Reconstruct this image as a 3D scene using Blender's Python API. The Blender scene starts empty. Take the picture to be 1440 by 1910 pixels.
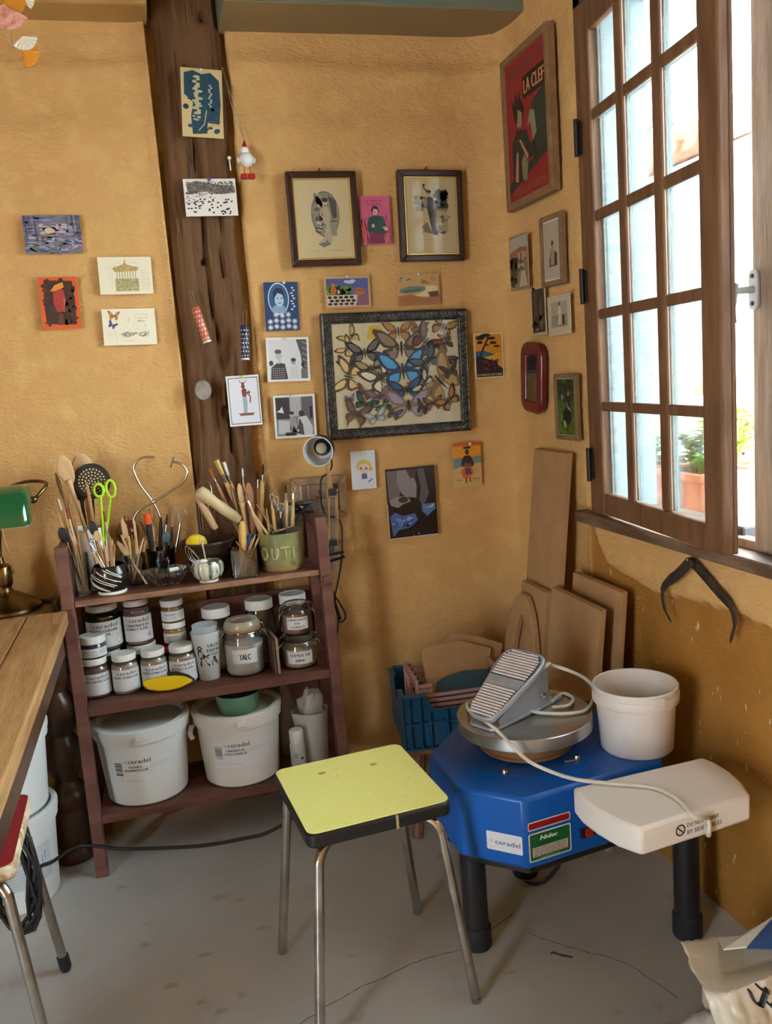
import bpy, bmesh, math, random
from mathutils import Vector, Matrix, noise
random.seed(7)
S = bpy.context.scene
C = bpy.context.collection
PI = math.pi
def rad(a): return math.radians(a)

# ---------------------------------------------------------------- camera
YAW, PITCH, ROLL, FPX = rad(14.58), rad(8.98), rad(-4.36), 1611.0
_f = Vector((math.sin(YAW)*math.cos(PITCH), math.cos(YAW)*math.cos(PITCH), -math.sin(PITCH)))
_r = Vector((math.cos(YAW), -math.sin(YAW), 0)); _u = _r.cross(_f)
_r2 = _r*math.cos(ROLL)+_u*math.sin(ROLL); _u2 = -_r*math.sin(ROLL)+_u*math.cos(ROLL)
cam = bpy.data.objects.new('camera', bpy.data.cameras.new('camera')); C.objects.link(cam)
cam.matrix_world = Matrix(((_r2.x, _u2.x, -_f.x, 0), (_r2.y, _u2.y, -_f.y, 0), (_r2.z, _u2.z, -_f.z, 1.30), (0, 0, 0, 1)))
cam.data.sensor_fit = 'VERTICAL'; cam.data.sensor_height = 24.0
cam.data.lens = 24.0*FPX/1910.0; cam.data.clip_start = 0.02; cam.data.clip_end = 300
S.camera = cam

# ---------------------------------------------------------------- world, light, exposure
W = bpy.data.worlds.new('sky'); S.world = W; W.use_nodes = True
_n = W.node_tree.nodes; _n.clear()
_o = _n.new('ShaderNodeOutputWorld'); _b = _n.new('ShaderNodeBackground')
_b.inputs['Color'].default_value = (0.86, 0.94, 1.0, 1); _b.inputs['Strength'].default_value = 15.0
W.node_tree.links.new(_b.outputs[0], _o.inputs[0])

def area(name, loc, target, sx, sy, power, col):
    l = bpy.data.lights.new(name, 'AREA'); l.shape = 'RECTANGLE'; l.size = sx; l.size_y = sy; l.energy = power; l.color = col
    o = bpy.data.objects.new(name, l); C.objects.link(o); o.location = loc
    o.rotation_euler = (Vector(target)-Vector(loc)).to_track_quat('-Z', 'Y').to_euler()
    return o
# daylight entering by the glazed door behind the camera on the left, sitting in its opening
area('daylight_at_door', (-2.16, -0.80, 1.06), (-1.0, 0.25, 0.9), 0.75, 1.95, 16, (0.70, 0.87, 1.0))
# daylight entering by the casement on the right, in the open air outside the panes
area('daylight_at_window', (1.95, 0.55, 2.3), (0.7, 1.55, 1.0), 1.3, 1.4, 40, (0.93, 0.97, 1.0))

S.view_settings.view_transform = 'Standard'; S.view_settings.look = 'None'
S.view_settings.gamma = 1.0; S.view_settings.use_curve_mapping = False
S.view_settings.exposure = 0.78
S.cycles.use_denoising = True
S.cycles.max_bounces = 9; S.cycles.diffuse_bounces = 4; S.cycles.transparent_max_bounces = 16
S.cycles.transmission_bounces = 6; S.cycles.glossy_bounces = 4; S.cycles.sample_clamp_indirect = 6.0
S.cycles.caustics_reflective = False; S.cycles.caustics_refractive = False

# ---------------------------------------------------------------- materials
MATS = {}
def lin(c):
    if isinstance(c, str):
        c = [int(c[i:i+2], 16)/255 for i in (0, 2, 4)]
        return tuple((x/12.92 if x <= .04045 else ((x+.055)/1.055)**2.4) for x in c)
    return tuple(c)
def mat(name, c1, rough=.5, metal=0, c2=None, scale=8, stretch=(1, 1, 1), bump=0, bscale=60, bstretch=None, lo=.4, hi=.6, detail=4,
        coat=0, spec=.5, c3=None, s3=40, t3=(.62, .68), trans=0, alpha=1, ior=1.45, sss=0):
    if name in MATS: return MATS[name]
    m = bpy.data.materials.new(name); m.use_nodes = True; nt = m.node_tree; N = nt.nodes; L = nt.links
    b = N['Principled BSDF']; c1 = lin(c1)
    b.inputs['Base Color'].default_value = (*c1, 1); b.inputs['Roughness'].default_value = rough
    b.inputs['Metallic'].default_value = metal; b.inputs['Coat Weight'].default_value = coat; b.inputs['Specular IOR Level'].default_value = spec
    b.inputs['Transmission Weight'].default_value = trans; b.inputs['IOR'].default_value = ior; b.inputs['Alpha'].default_value = alpha
    if sss:
        b.inputs['Subsurface Weight'].default_value = sss; b.inputs['Subsurface Radius'].default_value = (.02, .02, .02); b.inputs['Subsurface Scale'].default_value = .3
    tc = N.new('ShaderNodeTexCoord')
    def tex(sc, st, det):
        mp = N.new('ShaderNodeMapping'); mp.inputs['Scale'].default_value = st; L.new(tc.outputs['Object'], mp.inputs['Vector'])
        n = N.new('ShaderNodeTexNoise'); n.inputs['Scale'].default_value = sc; n.inputs['Detail'].default_value = det; n.inputs['Roughness'].default_value = .6
        L.new(mp.outputs[0], n.inputs['Vector']); return n.outputs['Fac']
    if c2 is not None:
        r = N.new('ShaderNodeMapRange'); r.inputs['From Min'].default_value = lo; r.inputs['From Max'].default_value = hi
        L.new(tex(scale, stretch, detail), r.inputs['Value'])
        mx = N.new('ShaderNodeMix'); mx.data_type = 'RGBA'; mx.inputs['A'].default_value = (*c1, 1); mx.inputs['B'].default_value = (*lin(c2), 1)
        L.new(r.outputs[0], mx.inputs['Factor']); out = mx.outputs['Result']
        if c3 is not None:
            r2 = N.new('ShaderNodeMapRange'); r2.inputs['From Min'].default_value = t3[0]; r2.inputs['From Max'].default_value = t3[1]
            L.new(tex(s3, stretch, 3), r2.inputs['Value'])
            m2 = N.new('ShaderNodeMix'); m2.data_type = 'RGBA'; L.new(out, m2.inputs['A']); m2.inputs['B'].default_value = (*lin(c3), 1)
            L.new(r2.outputs[0], m2.inputs['Factor']); out = m2.outputs['Result']
        L.new(out, b.inputs['Base Color'])
    if bump:
        bp = N.new('ShaderNodeBump'); bp.inputs['Strength'].default_value = bump; bp.inputs['Distance'].default_value = .004
        L.new(tex(bscale, bstretch or stretch, 6), bp.inputs['Height']); L.new(bp.outputs[0], b.inputs['Normal'])
    MATS[name] = m; return m
def glass(name, tint=(.95, .97, .97), refl=.12, rough=.03, fk=.8):
    if name in MATS: return MATS[name]
    m = bpy.data.materials.new(name); m.use_nodes = True; nt = m.node_tree; N = nt.nodes; L = nt.links; N.clear()
    o = N.new('ShaderNodeOutputMaterial'); t = N.new('ShaderNodeBsdfTransparent'); t.inputs[0].default_value = (*tint, 1)
    g = N.new('ShaderNodeBsdfGlossy'); g.inputs['Roughness'].default_value = rough
    fr = N.new('ShaderNodeFresnel'); fr.inputs['IOR'].default_value = 1.45
    mm = N.new('ShaderNodeMath'); mm.operation = 'MULTIPLY_ADD'; mm.inputs[1].default_value = fk; mm.inputs[2].default_value = refl; mm.use_clamp = True
    x = N.new('ShaderNodeMixShader'); L.new(fr.outputs[0], mm.inputs[0]); L.new(mm.outputs[0], x.inputs[0]); L.new(t.outputs[0], x.inputs[1]); L.new(g.outputs[0], x.inputs[2])
    L.new(x.outputs[0], o.inputs[0]); MATS[name] = m; return m
def cloudy(name, col, amount, rough=.35):
    """translucent plastic: part see-through, part diffuse"""
    if name in MATS: return MATS[name]
    m = bpy.data.materials.new(name); m.use_nodes = True; nt = m.node_tree; N = nt.nodes; L = nt.links
    b = N['Principled BSDF']; b.inputs['Base Color'].default_value = (*lin(col), 1); b.inputs['Roughness'].default_value = rough
    t = N.new('ShaderNodeBsdfTransparent'); x = N.new('ShaderNodeMixShader'); x.inputs[0].default_value = amount
    L.new(t.outputs[0], x.inputs[1]); L.new(b.outputs[0], x.inputs[2]); L.new(x.outputs[0], N['Material Output'].inputs[0]); MATS[name] = m; return m
def printmat(rough=.55):
    k = 'printed_ink_%d' % int(rough*100)
    if k in MATS: return MATS[k]
    m = bpy.data.materials.new(k); m.use_nodes = True; N = m.node_tree.nodes
    b = N['Principled BSDF']; b.inputs['Roughness'].default_value = rough
    a = N.new('ShaderNodeVertexColor'); a.layer_name = 'ink'; m.node_tree.links.new(a.outputs['Color'], b.inputs['Base Color']); MATS[k] = m; return m

# ---------------------------------------------------------------- mesh helpers
class MB:
    def __init__(s): s.v = []; s.f = []
    def add(s, vs, fs, M=None):
        k = len(s.v)
        for p in vs:
            p = Vector(p); s.v.append(tuple(M @ p) if M is not None else tuple(p))
        s.f += [tuple(i+k for i in f) for f in fs]; return s
    def box(s, c, d, M=None, rz=0):
        x, y, z = d[0]/2, d[1]/2, d[2]/2
        vs = [Vector((a, b, e)) for a in (-x, x) for b in (-y, y) for e in (-z, z)]
        R = Matrix.Rotation(rz, 3, 'Z'); vs = [R @ p + Vector(c) for p in vs]
        return s.add(vs, [(0, 1, 3, 2), (4, 6, 7, 5), (0, 4, 5, 1), (2, 3, 7, 6), (0, 2, 6, 4), (1, 5, 7, 3)], M)
    def b2(s, a, b, M=None):
        return s.box([(a[i]+b[i])/2 for i in range(3)], [abs(b[i]-a[i]) for i in range(3)], M)
    def lathe(s, prof, n=28, c=(0, 0, 0), M=None, flute=0, nf=12):
        k = []; vs = []; fs = []
        for r, z in prof:
            k.append(len(vs))
            if r < 1e-6: vs.append((c[0], c[1], c[2]+z))
            else:
                for i in range(n):
                    a = 2*PI*i/n; rr = r*(1+flute*math.cos(nf*a)); vs.append((c[0]+rr*math.cos(a), c[1]+rr*math.sin(a), c[2]+z))
        for j in range(len(prof)-1):
            r0, r1 = prof[j][0] < 1e-6, prof[j+1][0] < 1e-6; a, b = k[j], k[j+1]
            if r0 and r1: continue
            for i in range(n):
                i2 = (i+1) % n
                if r0: fs.append((a, b+i2, b+i))
                elif r1: fs.append((a+i, a+i2, b))
                else: fs.append((a+i, a+i2, b+i2, b+i))
        return s.add(vs, fs, M)
    def tube(s, path, r, n=8, M=None, closed=False, cap=True, flat=None):
        P = [Vector(p) for p in path]; m = len(P); vs = []; fs = []; up = None
        for i in range(m):
            if closed: t = P[(i+1) % m]-P[i-1]
            else: t = P[min(i+1, m-1)]-P[max(i-1, 0)]
            t = t.normalized() if t.length > 1e-9 else Vector((0, 0, 1))
            if up is None: up = Vector((0, 0, 1)) if abs(t.z) < .9 else Vector((1, 0, 0))
            x = up.cross(t)
            if x.length < 1e-4: x = Vector((1, 0, 0)).cross(t)
            x.normalize(); y = t.cross(x); up = y
            rr = r[i] if isinstance(r, (list, tuple)) else r
            for j in range(n):
                a = 2*PI*j/n; vs.append(P[i]+x*math.cos(a)*rr*(flat[0] if flat else 1)+y*math.sin(a)*rr*(flat[1] if flat else 1))
        for i in range(m if closed else m-1):
            a, b = i*n, ((i+1) % m)*n
            for j in range(n): fs.append((a+j, a+(j+1) % n, b+(j+1) % n, b+j))
        if cap and not closed: fs.append(tuple(range(n-1, -1, -1))); fs.append(tuple((m-1)*n+j for j in range(n)))
        return s.add(vs, fs, M)
    def prism(s, poly, h, M=None, z0=0):
        n = len(poly); vs = [(p[0], p[1], z0) for p in poly]+[(p[0], p[1], z0+h) for p in poly]
        fs = [tuple(range(n-1, -1, -1)), tuple(range(n, 2*n))]+[(i, (i+1) % n, n+(i+1) % n, n+i) for i in range(n)]
        return s.add(vs, fs, M)
    def ball(s, c, r, n=12, sc=(1, 1, 1), M=None):
        m = max(5, n//2+1); pr = [(max(0, math.sin(PI*i/m)), -math.cos(PI*i/m)) for i in range(m+1)]
        T = Matrix.Translation(c) @ Matrix.Diagonal((r*sc[0], r*sc[1], r*sc[2], 1))
        return s.lathe(pr, n, M=(M @ T if M is not None else T))
    def ringprism(s, outer, inner, h, M=None, z0=0):
        n = len(outer); vs = []
        for z in (z0, z0+h):
            vs += [(p[0], p[1], z) for p in outer]+[(p[0], p[1], z) for p in inner]
        fs = []
        for i in range(n):
            j = (i+1) % n
            fs += [(i, n+i, n+j, j), (2*n+i, 2*n+j, 3*n+j, 3*n+i), (i, j, 2*n+j, 2*n+i), (n+i, 3*n+i, 3*n+j, n+j)]
        return s.add(vs, fs, M)
def XZ(x=0, y=0, z=0, rz=0):
    """matrix turning a drawing in (x, y) into an upright one in (x, z), front face to -Y"""
    return Matrix.Translation((x, y, z)) @ Matrix.Rotation(rz, 4, 'Z') @ Matrix.Rotation(PI/2, 4, 'X')
def link(o, parent=None):
    C.objects.link(o)
    if parent is not None: o.parent = parent
    return o
def obj(name, mb, m, parent=None, smooth=None, bevel=0, sub=0, loc=None, rot=None, solid=0):
    me = bpy.data.meshes.new(name); me.from_pydata(mb.v, [], mb.f); me.validate(); me.materials.append(m)
    bm = bmesh.new(); bm.from_mesh(me); bmesh.ops.recalc_face_normals(bm, faces=bm.faces); bm.to_mesh(me); bm.free()
    if smooth is not None:
        for p in me.polygons: p.use_smooth = True
        me.set_sharp_from_angle(angle=rad(smooth))
    o = bpy.data.objects.new(name, me); link(o, parent)
    if loc: o.location = loc
    if rot: o.rotation_euler = rot
    if solid: q = o.modifiers.new('s', 'SOLIDIFY'); q.thickness = solid
    if bevel:
        q = o.modifiers.new('b', 'BEVEL'); q.width = bevel; q.segments = 2; q.limit_method = 'ANGLE'; q.angle_limit = rad(40)
        q.harden_normals = False
    if sub: q = o.modifiers.new('u', 'SUBSURF'); q.levels = sub; q.render_levels = sub
    return o
def tag(o, label, cat, group=None):
    o['label'] = label; o['category'] = cat
    if group: o['group'] = group
    return o
def struct(o): o['kind'] = 'structure'; return o
def thing(name, label, cat, loc=(0, 0, 0), rz=0, group=None, M=None):
    o = bpy.data.objects.new(name, None); o.empty_display_size = .02; C.objects.link(o)
    if M is not None: o.matrix_world = M
    else: o.location = loc; o.rotation_euler = (0, 0, rz)
    return tag(o, label, cat, group)
def copytree(o, parent=None):
    c = o.copy(); C.objects.link(c); c.parent = parent
    for ch in list(o.children): copytree(ch, c)
    return c
def smoothpath(pts, k=6):
    P = [Vector(p) for p in pts]; P = [P[0]*2-P[1]]+P+[P[-1]*2-P[-2]]; out = []
    for i in range(1, len(P)-2):
        for j in range(k):
            t = j/k; a, b, c, d = P[i-1:i+3]
            out.append(.5*((2*b)+(c-a)*t+(2*a-5*b+4*c-d)*t*t+(3*b-a-3*c+d)*t**3))
    out.append(P[-2]); return out
def rrect(w, h, r, n=4, cx=0, cy=0):
    out = []
    for sx, sy, a0 in ((1, 1, 0), (-1, 1, PI/2), (-1, -1, PI), (1, -1, 1.5*PI)):
        for i in range(n+1):
            a = a0+PI/2*i/n; out.append((cx+sx*(w/2-r)+r*math.cos(a), cy+sy*(h/2-r)+r*math.sin(a)))
    return out
def aim(base, tip):
    """matrix with local +Z from base to tip"""
    d = Vector(tip)-Vector(base)
    return Matrix.Translation(base) @ d.to_track_quat('Z', 'Y').to_matrix().to_4x4()

# ---------------------------------------------------------------- printed drawings
_tx = {}
def textpoly(s):
    if s in _tx: return _tx[s]
    cu = bpy.data.curves.new('t', 'FONT'); cu.body = s; cu.resolution_u = 2; cu.size = 1; cu.align_x = 'LEFT'
    o = bpy.data.objects.new('t', cu); C.objects.link(o)
    dg = bpy.context.evaluated_depsgraph_get(); me = o.evaluated_get(dg).to_mesh()
    vs = [v.co.to_2d() for v in me.vertices]; fs = [tuple(p.vertices) for p in me.polygons]
    o.evaluated_get(dg).to_mesh_clear(); bpy.data.objects.remove(o); bpy.data.curves.remove(cu)
    xs = [v.x for v in vs] or [0]
    _tx[s] = (vs, fs, min(xs), max(xs)); return _tx[s]
class Print:
    """flat printed picture in unit coordinates (0..1, 0..1) of a w x h sheet"""
    def __init__(s, w, h, curved=False): s.w = w; s.h = h; s.sh = []; s.k = 0; s.curved = curved
    def raw(s, vs, fs, col): s.k += 1; s.sh.append((vs, fs, lin(col), s.k)); return s
    def poly(s, pts, col): return s.raw(pts, [tuple(range(len(pts)))], col)
    def rect(s, x0, y0, x1, y1, col):
        n = max(1, math.ceil((x1-x0)*s.w/.006)) if s.curved else 1; vs = []
        for k in range(n+1): x = x0+(x1-x0)*k/n; vs += [(x, y0), (x, y1)]
        return s.raw(vs, [(2*k, 2*k+2, 2*k+3, 2*k+1) for k in range(n)], col)
    def ell(s, x, y, rx, ry, col, n=16, rot=0):
        c, q = math.cos(rot), math.sin(rot); a = s.w/s.h
        pts = []
        for i in range(n):
            t = 2*PI*i/n; dx, dy = rx*math.cos(t)*s.w, ry*math.sin(t)*s.h
            pts.append((x+(dx*c-dy*q)/s.w, y+(dx*q+dy*c)/s.h))
        return s.poly(pts, col)
    def dots(s, L, col, n=7):
        vs = []; fs = []
        for x, y, rx, ry in L:
            k = len(vs); vs += [(x+rx*math.cos(2*PI*i/n), y+ry*math.sin(2*PI*i/n)) for i in range(n)]; fs.append(tuple(range(k, k+n)))
        return s.raw(vs, fs, col)
    def line(s, pts, th, col):
        vs = []; fs = []
        if s.curved and len(pts) == 2: pts = [(pts[0][0]+(pts[1][0]-pts[0][0])*k/8, pts[0][1]+(pts[1][1]-pts[0][1])*k/8) for k in range(9)]
        for (x0, y0), (x1, y1) in zip(pts, pts[1:]):
            dx, dy = (x1-x0)*s.w, (y1-y0)*s.h; l = math.hypot(dx, dy) or 1; nx, ny = -dy/l*th/2, dx/l*th/2; k = len(vs)
            vs += [(x0+nx/s.w, y0+ny/s.h), (x0-nx/s.w, y0-ny/s.h), (x1-nx/s.w, y1-ny/s.h), (x1+nx/s.w, y1+ny/s.h)]; fs.append((k, k+1, k+2, k+3))
        return s.raw(vs, fs, col)
    def lines(s, L, th, col):
        for p in L: s.line(p, th, col); s.k -= 1
        s.k += 1; return s
    def text(s, t, x, y, hgt, col, width=None, align='C', bold=0, slant=0):
        """hgt = cap height as a share of sheet height; width squeezes the line to that share of sheet width"""
        vs, fs, a, b = textpoly(t); sc = hgt*s.h/.7; w = (b-a)*sc; sx = sc if width is None else sc*(width*s.w)/max(w, 1e-9)
        w = (b-a)*sx; x0 = x*s.w-{'C': w/2, 'L': 0, 'R': w}[align]
        for d in ([0] if not bold else [-bold, 0, bold]):
            s.raw([((x0+(v.x-a)*sx+d*sc+slant*v.y*sc)/s.w, y+v.y*sc/s.h) for v in vs], fs, col)
        return s
    def build(s, name, parent, mp=None, rough=.55, d=3e-5, off=2e-4, M=None):
        """mp(x_metres, y_metres, lift) -> point; default: upright sheet centred on the origin, facing -Y"""
        mp = mp or (lambda x, y, l: (x, -l, y)); V = []; F = []; col = []
        for vs, fs, c, k in s.sh:
            n = len(V)
            for p in vs: V.append(tuple(mp((min(1, max(0, p[0]))-.5)*s.w, (min(1, max(0, p[1]))-.5)*s.h, off+d*k)))
            for f in fs: F.append(tuple(i+n for i in f)); col.append((c, len(f)))
        me = bpy.data.meshes.new(name); me.from_pydata(V, [], F)
        at = me.color_attributes.new('ink', 'FLOAT_COLOR', 'CORNER'); buf = []
        for c, n in col: buf += [c[0], c[1], c[2], 1]*n
        at.data.foreach_set('color', buf); me.materials.append(printmat(rough))
        o = bpy.data.objects.new(name, me); link(o, parent)
        if M is not None: o.matrix_local = M
        return o
def wrap(r, z=0, a0=-PI/2, taper=0):
    """wrap a sheet round a standing cylinder of radius r, centred on angle a0"""
    return lambda x, y, l: ((r+taper*y+l)*math.cos(a0+x/r), (r+taper*y+l)*math.sin(a0+x/r), z+y)

# ================================================================ the setting
def lower_mat():
    m = bpy.data.materials.new('ochre_plaster'); m.use_nodes = True; nt = m.node_tree; N = nt.nodes; L = nt.links
    b = N['Principled BSDF']; b.inputs['Roughness'].default_value = .85; b.inputs['Specular IOR Level'].default_value = .25
    tc = N.new('ShaderNodeTexCoord')
    def nz(sc, det=5, st=(1, 1, 1)):
        mp = N.new('ShaderNodeMapping'); mp.inputs['Scale'].default_value = st; L.new(tc.outputs['Object'], mp.inputs[0])
        n = N.new('ShaderNodeTexNoise'); n.inputs['Scale'].default_value = sc; n.inputs['Detail'].default_value = det; L.new(mp.outputs[0], n.inputs['Vector']); return n.outputs['Fac']
    def rng(src, a, bb):
        r = N.new('ShaderNodeMapRange'); r.inputs['From Min'].default_value = a; r.inputs['From Max'].default_value = bb; L.new(src, r.inputs['Value']); return r.outputs[0]
    def mix(fac, A, B):
        x = N.new('ShaderNodeMix'); x.data_type = 'RGBA'
        for k, v in (('A', A), ('B', B)):
            if isinstance(v, tuple): x.inputs[k].default_value = (*v, 1)
            else: L.new(v, x.inputs[k])
        L.new(fac, x.inputs['Factor']); return x.outputs['Result']
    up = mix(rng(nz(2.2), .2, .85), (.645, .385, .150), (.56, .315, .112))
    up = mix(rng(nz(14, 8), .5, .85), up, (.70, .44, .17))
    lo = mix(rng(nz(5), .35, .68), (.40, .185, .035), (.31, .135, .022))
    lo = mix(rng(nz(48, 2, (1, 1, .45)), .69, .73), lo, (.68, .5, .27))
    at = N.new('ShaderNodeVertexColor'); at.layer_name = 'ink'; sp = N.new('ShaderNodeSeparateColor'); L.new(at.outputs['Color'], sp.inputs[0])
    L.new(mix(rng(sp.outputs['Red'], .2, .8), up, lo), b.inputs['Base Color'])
    b1 = N.new('ShaderNodeBump'); b1.inputs['Strength'].default_value = 1.0; b1.inputs['Distance'].default_value = .006; L.new(nz(20, 7), b1.inputs['Height'])
    b2 = N.new('ShaderNodeBump'); b2.inputs['Strength'].default_value = .85; b2.inputs['Distance'].default_value = .005; L.new(nz(75, 6, (1, 1, 1.9)), b2.inputs['Height'])
    L.new(b1.outputs[0], b2.inputs['Normal']); L.new(b2.outputs[0], b.inputs['Normal'])
    return m
PLASTER = lower_mat()
def frange(a, b, st):
    n = max(1, round((b-a)/st)); return [a+(b-a)*i/n for i in range(n+1)]
def gridwall(name, us, vs, pt, hole=None, low=None, extra=None):
    V = []; F = []; idx = {}; red = []
    for i, u in enumerate(us):
        for j, v in enumerate(vs): V.append(pt(u, v)); red.append(low(u, v) if low else 0)
    n = len(vs)
    for i in range(len(us)-1):
        for j in range(n-1):
            if hole and hole((us[i]+us[i+1])/2, (vs[j]+vs[j+1])/2): continue
            F.append((i*n+j, (i+1)*n+j, (i+1)*n+j+1, i*n+j+1))
    k = len(V)
    if extra: V += extra.v; F += [tuple(q+k for q in f) for f in extra.f]; red += [0]*len(extra.v)
    me = bpy.data.meshes.new(name); me.from_pydata(V, [], F); me.materials.append(PLASTER)
    at = me.color_attributes.new('ink', 'FLOAT_COLOR', 'POINT'); at.data.foreach_set('color', [c for r in red for c in (r, r, r, 1)])
    for p in me.polygons[:len(F)-(len(extra.f) if extra else 0)]: p.use_smooth = True
    o = bpy.data.objects.new(name, me); C.objects.link(o); return struct(o)
def bumpy(x, z, s=0):
    n = noise.noise(Vector((x*1.6+s, z*2.4, 3.1+s)))*.007+noise.noise(Vector((x*6+s, z*9, 1.7)))*.0032+noise.noise(Vector((x*22, z*30+s, 9.2)))*.0011
    return n
def back_pt(x, z):
    y = 2.652+bumpy(x, z)*.9
    y -= .016*math.exp(-((z-2.19-.012*math.sin(x*5))/.035)**2)+.012*math.exp(-((z-2.02+.01*math.sin(x*3+1))/.05)**2)
    if x > 1.0: y -= .05*((x-1.0)/.155)**2.2
    d = abs(x-(.112 if x < .2 else .305)+.012*(z-1.1))            # plaster laps round the post
    if .10 < x < .325: y += .05
    elif d < .05: y -= .010*math.exp(-(d/.022)**2)
    if z < .75 and x > .4: y -= .014*noise.noise(Vector((x*5, z*5, 4.4)))
    return (x, y, z)
wb = MB().b2((-2.3, 2.72, 0), (1.35, 2.95, 2.6))
gridwall('wall_back', sorted(set(frange(-2.3, -.6, .08)+frange(-.6, 1.16, .011)+[.10, .325])), frange(0, 2.6, .0125), back_pt, extra=wb)
LED = [(1.2, .74), (1.42, .738), (1.54, .742), (1.69, .735), (1.87, .714), (1.946, .725), (2.083, .745), (2.123, .79), (2.15, .86), (2.17, .93)]
def ledge(y):
    if y < 1.2: return .74
    if y > 2.17: return 0 if y > 2.19 else .9
    for (a, b), (c, d) in zip(LED, LED[1:]):
        if a <= y <= c: return b+(d-b)*(y-a)/(c-a)
    return .74
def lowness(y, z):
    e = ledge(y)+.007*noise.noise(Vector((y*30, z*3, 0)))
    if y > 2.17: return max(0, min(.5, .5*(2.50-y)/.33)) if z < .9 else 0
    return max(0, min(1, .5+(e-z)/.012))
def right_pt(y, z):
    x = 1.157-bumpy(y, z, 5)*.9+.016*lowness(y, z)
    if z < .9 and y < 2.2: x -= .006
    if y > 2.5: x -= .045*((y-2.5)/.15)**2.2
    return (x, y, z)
WY0, WY1, WZ0, WZ1 = .80, 2.135, .875, 2.205
wr = MB().b2((1.20, -2.3, 0), (1.34, WY0, 2.6)).b2((1.20, WY1, 0), (1.34, 2.9, 2.6)).b2((1.20, WY0, 0), (1.34, WY1, WZ0)).b2((1.20, WY0, WZ1), (1.34, WY1, 2.6))
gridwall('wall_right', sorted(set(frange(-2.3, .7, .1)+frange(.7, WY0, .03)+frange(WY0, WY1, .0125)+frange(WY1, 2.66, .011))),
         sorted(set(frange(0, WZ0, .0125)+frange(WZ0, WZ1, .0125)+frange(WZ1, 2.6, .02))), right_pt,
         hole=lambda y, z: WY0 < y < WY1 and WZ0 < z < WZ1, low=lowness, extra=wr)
inner = mat('wall_paint_ochre', (.62, .36, .115), .85, bump=.5, bscale=30)
# left wall with the door opening, rear wall, ceiling: out of frame, they close the room
m = MB().b2((-2.3, -.40, 0), (-2.2, 2.8, 2.6)).b2((-2.3, -2.3, 0), (-2.2, -1.20, 2.6)).b2((-2.3, -1.20, 2.10), (-2.2, -.40, 2.6))
struct(obj('wall_left', m, inner))
struct(obj('wall_rear', MB().b2((-2.3, -2.4, 0), (1.34, -2.3, 2.6)), inner))
CEIL = mat('ceiling_plaster', (.42, .33, .2), .9, c2=(.34, .26, .15), scale=5)
struct(obj('ceiling', MB().b2((-2.3, -2.4, 2.52), (1.34, 2.95, 2.6)), CEIL))
FLOOR = mat('concrete_floor', (.47, .465, .445), .40, c2=(.55, .55, .535), scale=2.6, bump=.12, bscale=35, lo=.35, hi=.65, c3=(.36, .33, .28), s3=9, t3=(.66, .74), spec=.45)
fl = struct(obj('floor', MB().b2((-2.4, -2.4, -.1), (1.4, 2.9, 0)), FLOOR))
CR = mat('crack_dirt', (.13, .09, .055), .9)
def crack(pts, w):
    m = MB(); P = smoothpath([(x, y, 0) for x, y in pts], 5); P = [p+Vector((random.uniform(-1, 1)*.003, random.uniform(-1, 1)*.003, 0)) for p in P]
    for i, (a, b) in enumerate(zip(P, P[1:])):
        t = (b-a).normalized(); nn = Vector((-t.y, t.x, 0))*w*(.6+.5*abs(math.sin(i*1.7))); m.add([a-nn+Vector((0, 0, .0006)), b-nn+Vector((0, 0, .0006)), b+nn+Vector((0, 0, .0006)), a+nn+Vector((0, 0, .0006))], [(0, 1, 2, 3)])
    obj('floor_crack', m, CR, fl)
crack([(.09, 1.60), (.153, 1.605), (.25, 1.65), (.33, 1.672), (.44, 1.70), (.54, 1.705), (.64, 1.75), (.705, 1.777)], .0011)
crack([(.705, 1.70), (.74, 1.66), (.79, 1.60), (.86, 1.53), (.90, 1.40)], .0009)
crack([(.72, 1.62), (.745, 1.605), (.765, 1.588)], .004)
STN = mat('floor_stain_brown', (.37, .345, .30), .6, c2=(.45, .43, .40), scale=40, lo=.35, hi=.65)
for x, y, a, b in ((.03, 2.12, .022, .012), (.075, 2.09, .014, .008), (-.155, 1.99, .016, .01), (-.10, 1.82, .02, .009), (-.22, 2.27, .012, .008), (.30, 1.77, .007, .005), (.0, 1.70, .014, .009), (.12, 1.95, .018, .007), (-.02, 1.90, .02, .008)):
    p = [(x+a*math.cos(t*PI/6)*(1+.3*math.sin(t*2.1+x*9)), y+b*math.sin(t*PI/6)*(1+.3*math.cos(t*1.7))) for t in range(12)]
    obj('floor_stain', MB().prism(p, .0004, z0=.0002), STN, fl)

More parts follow.
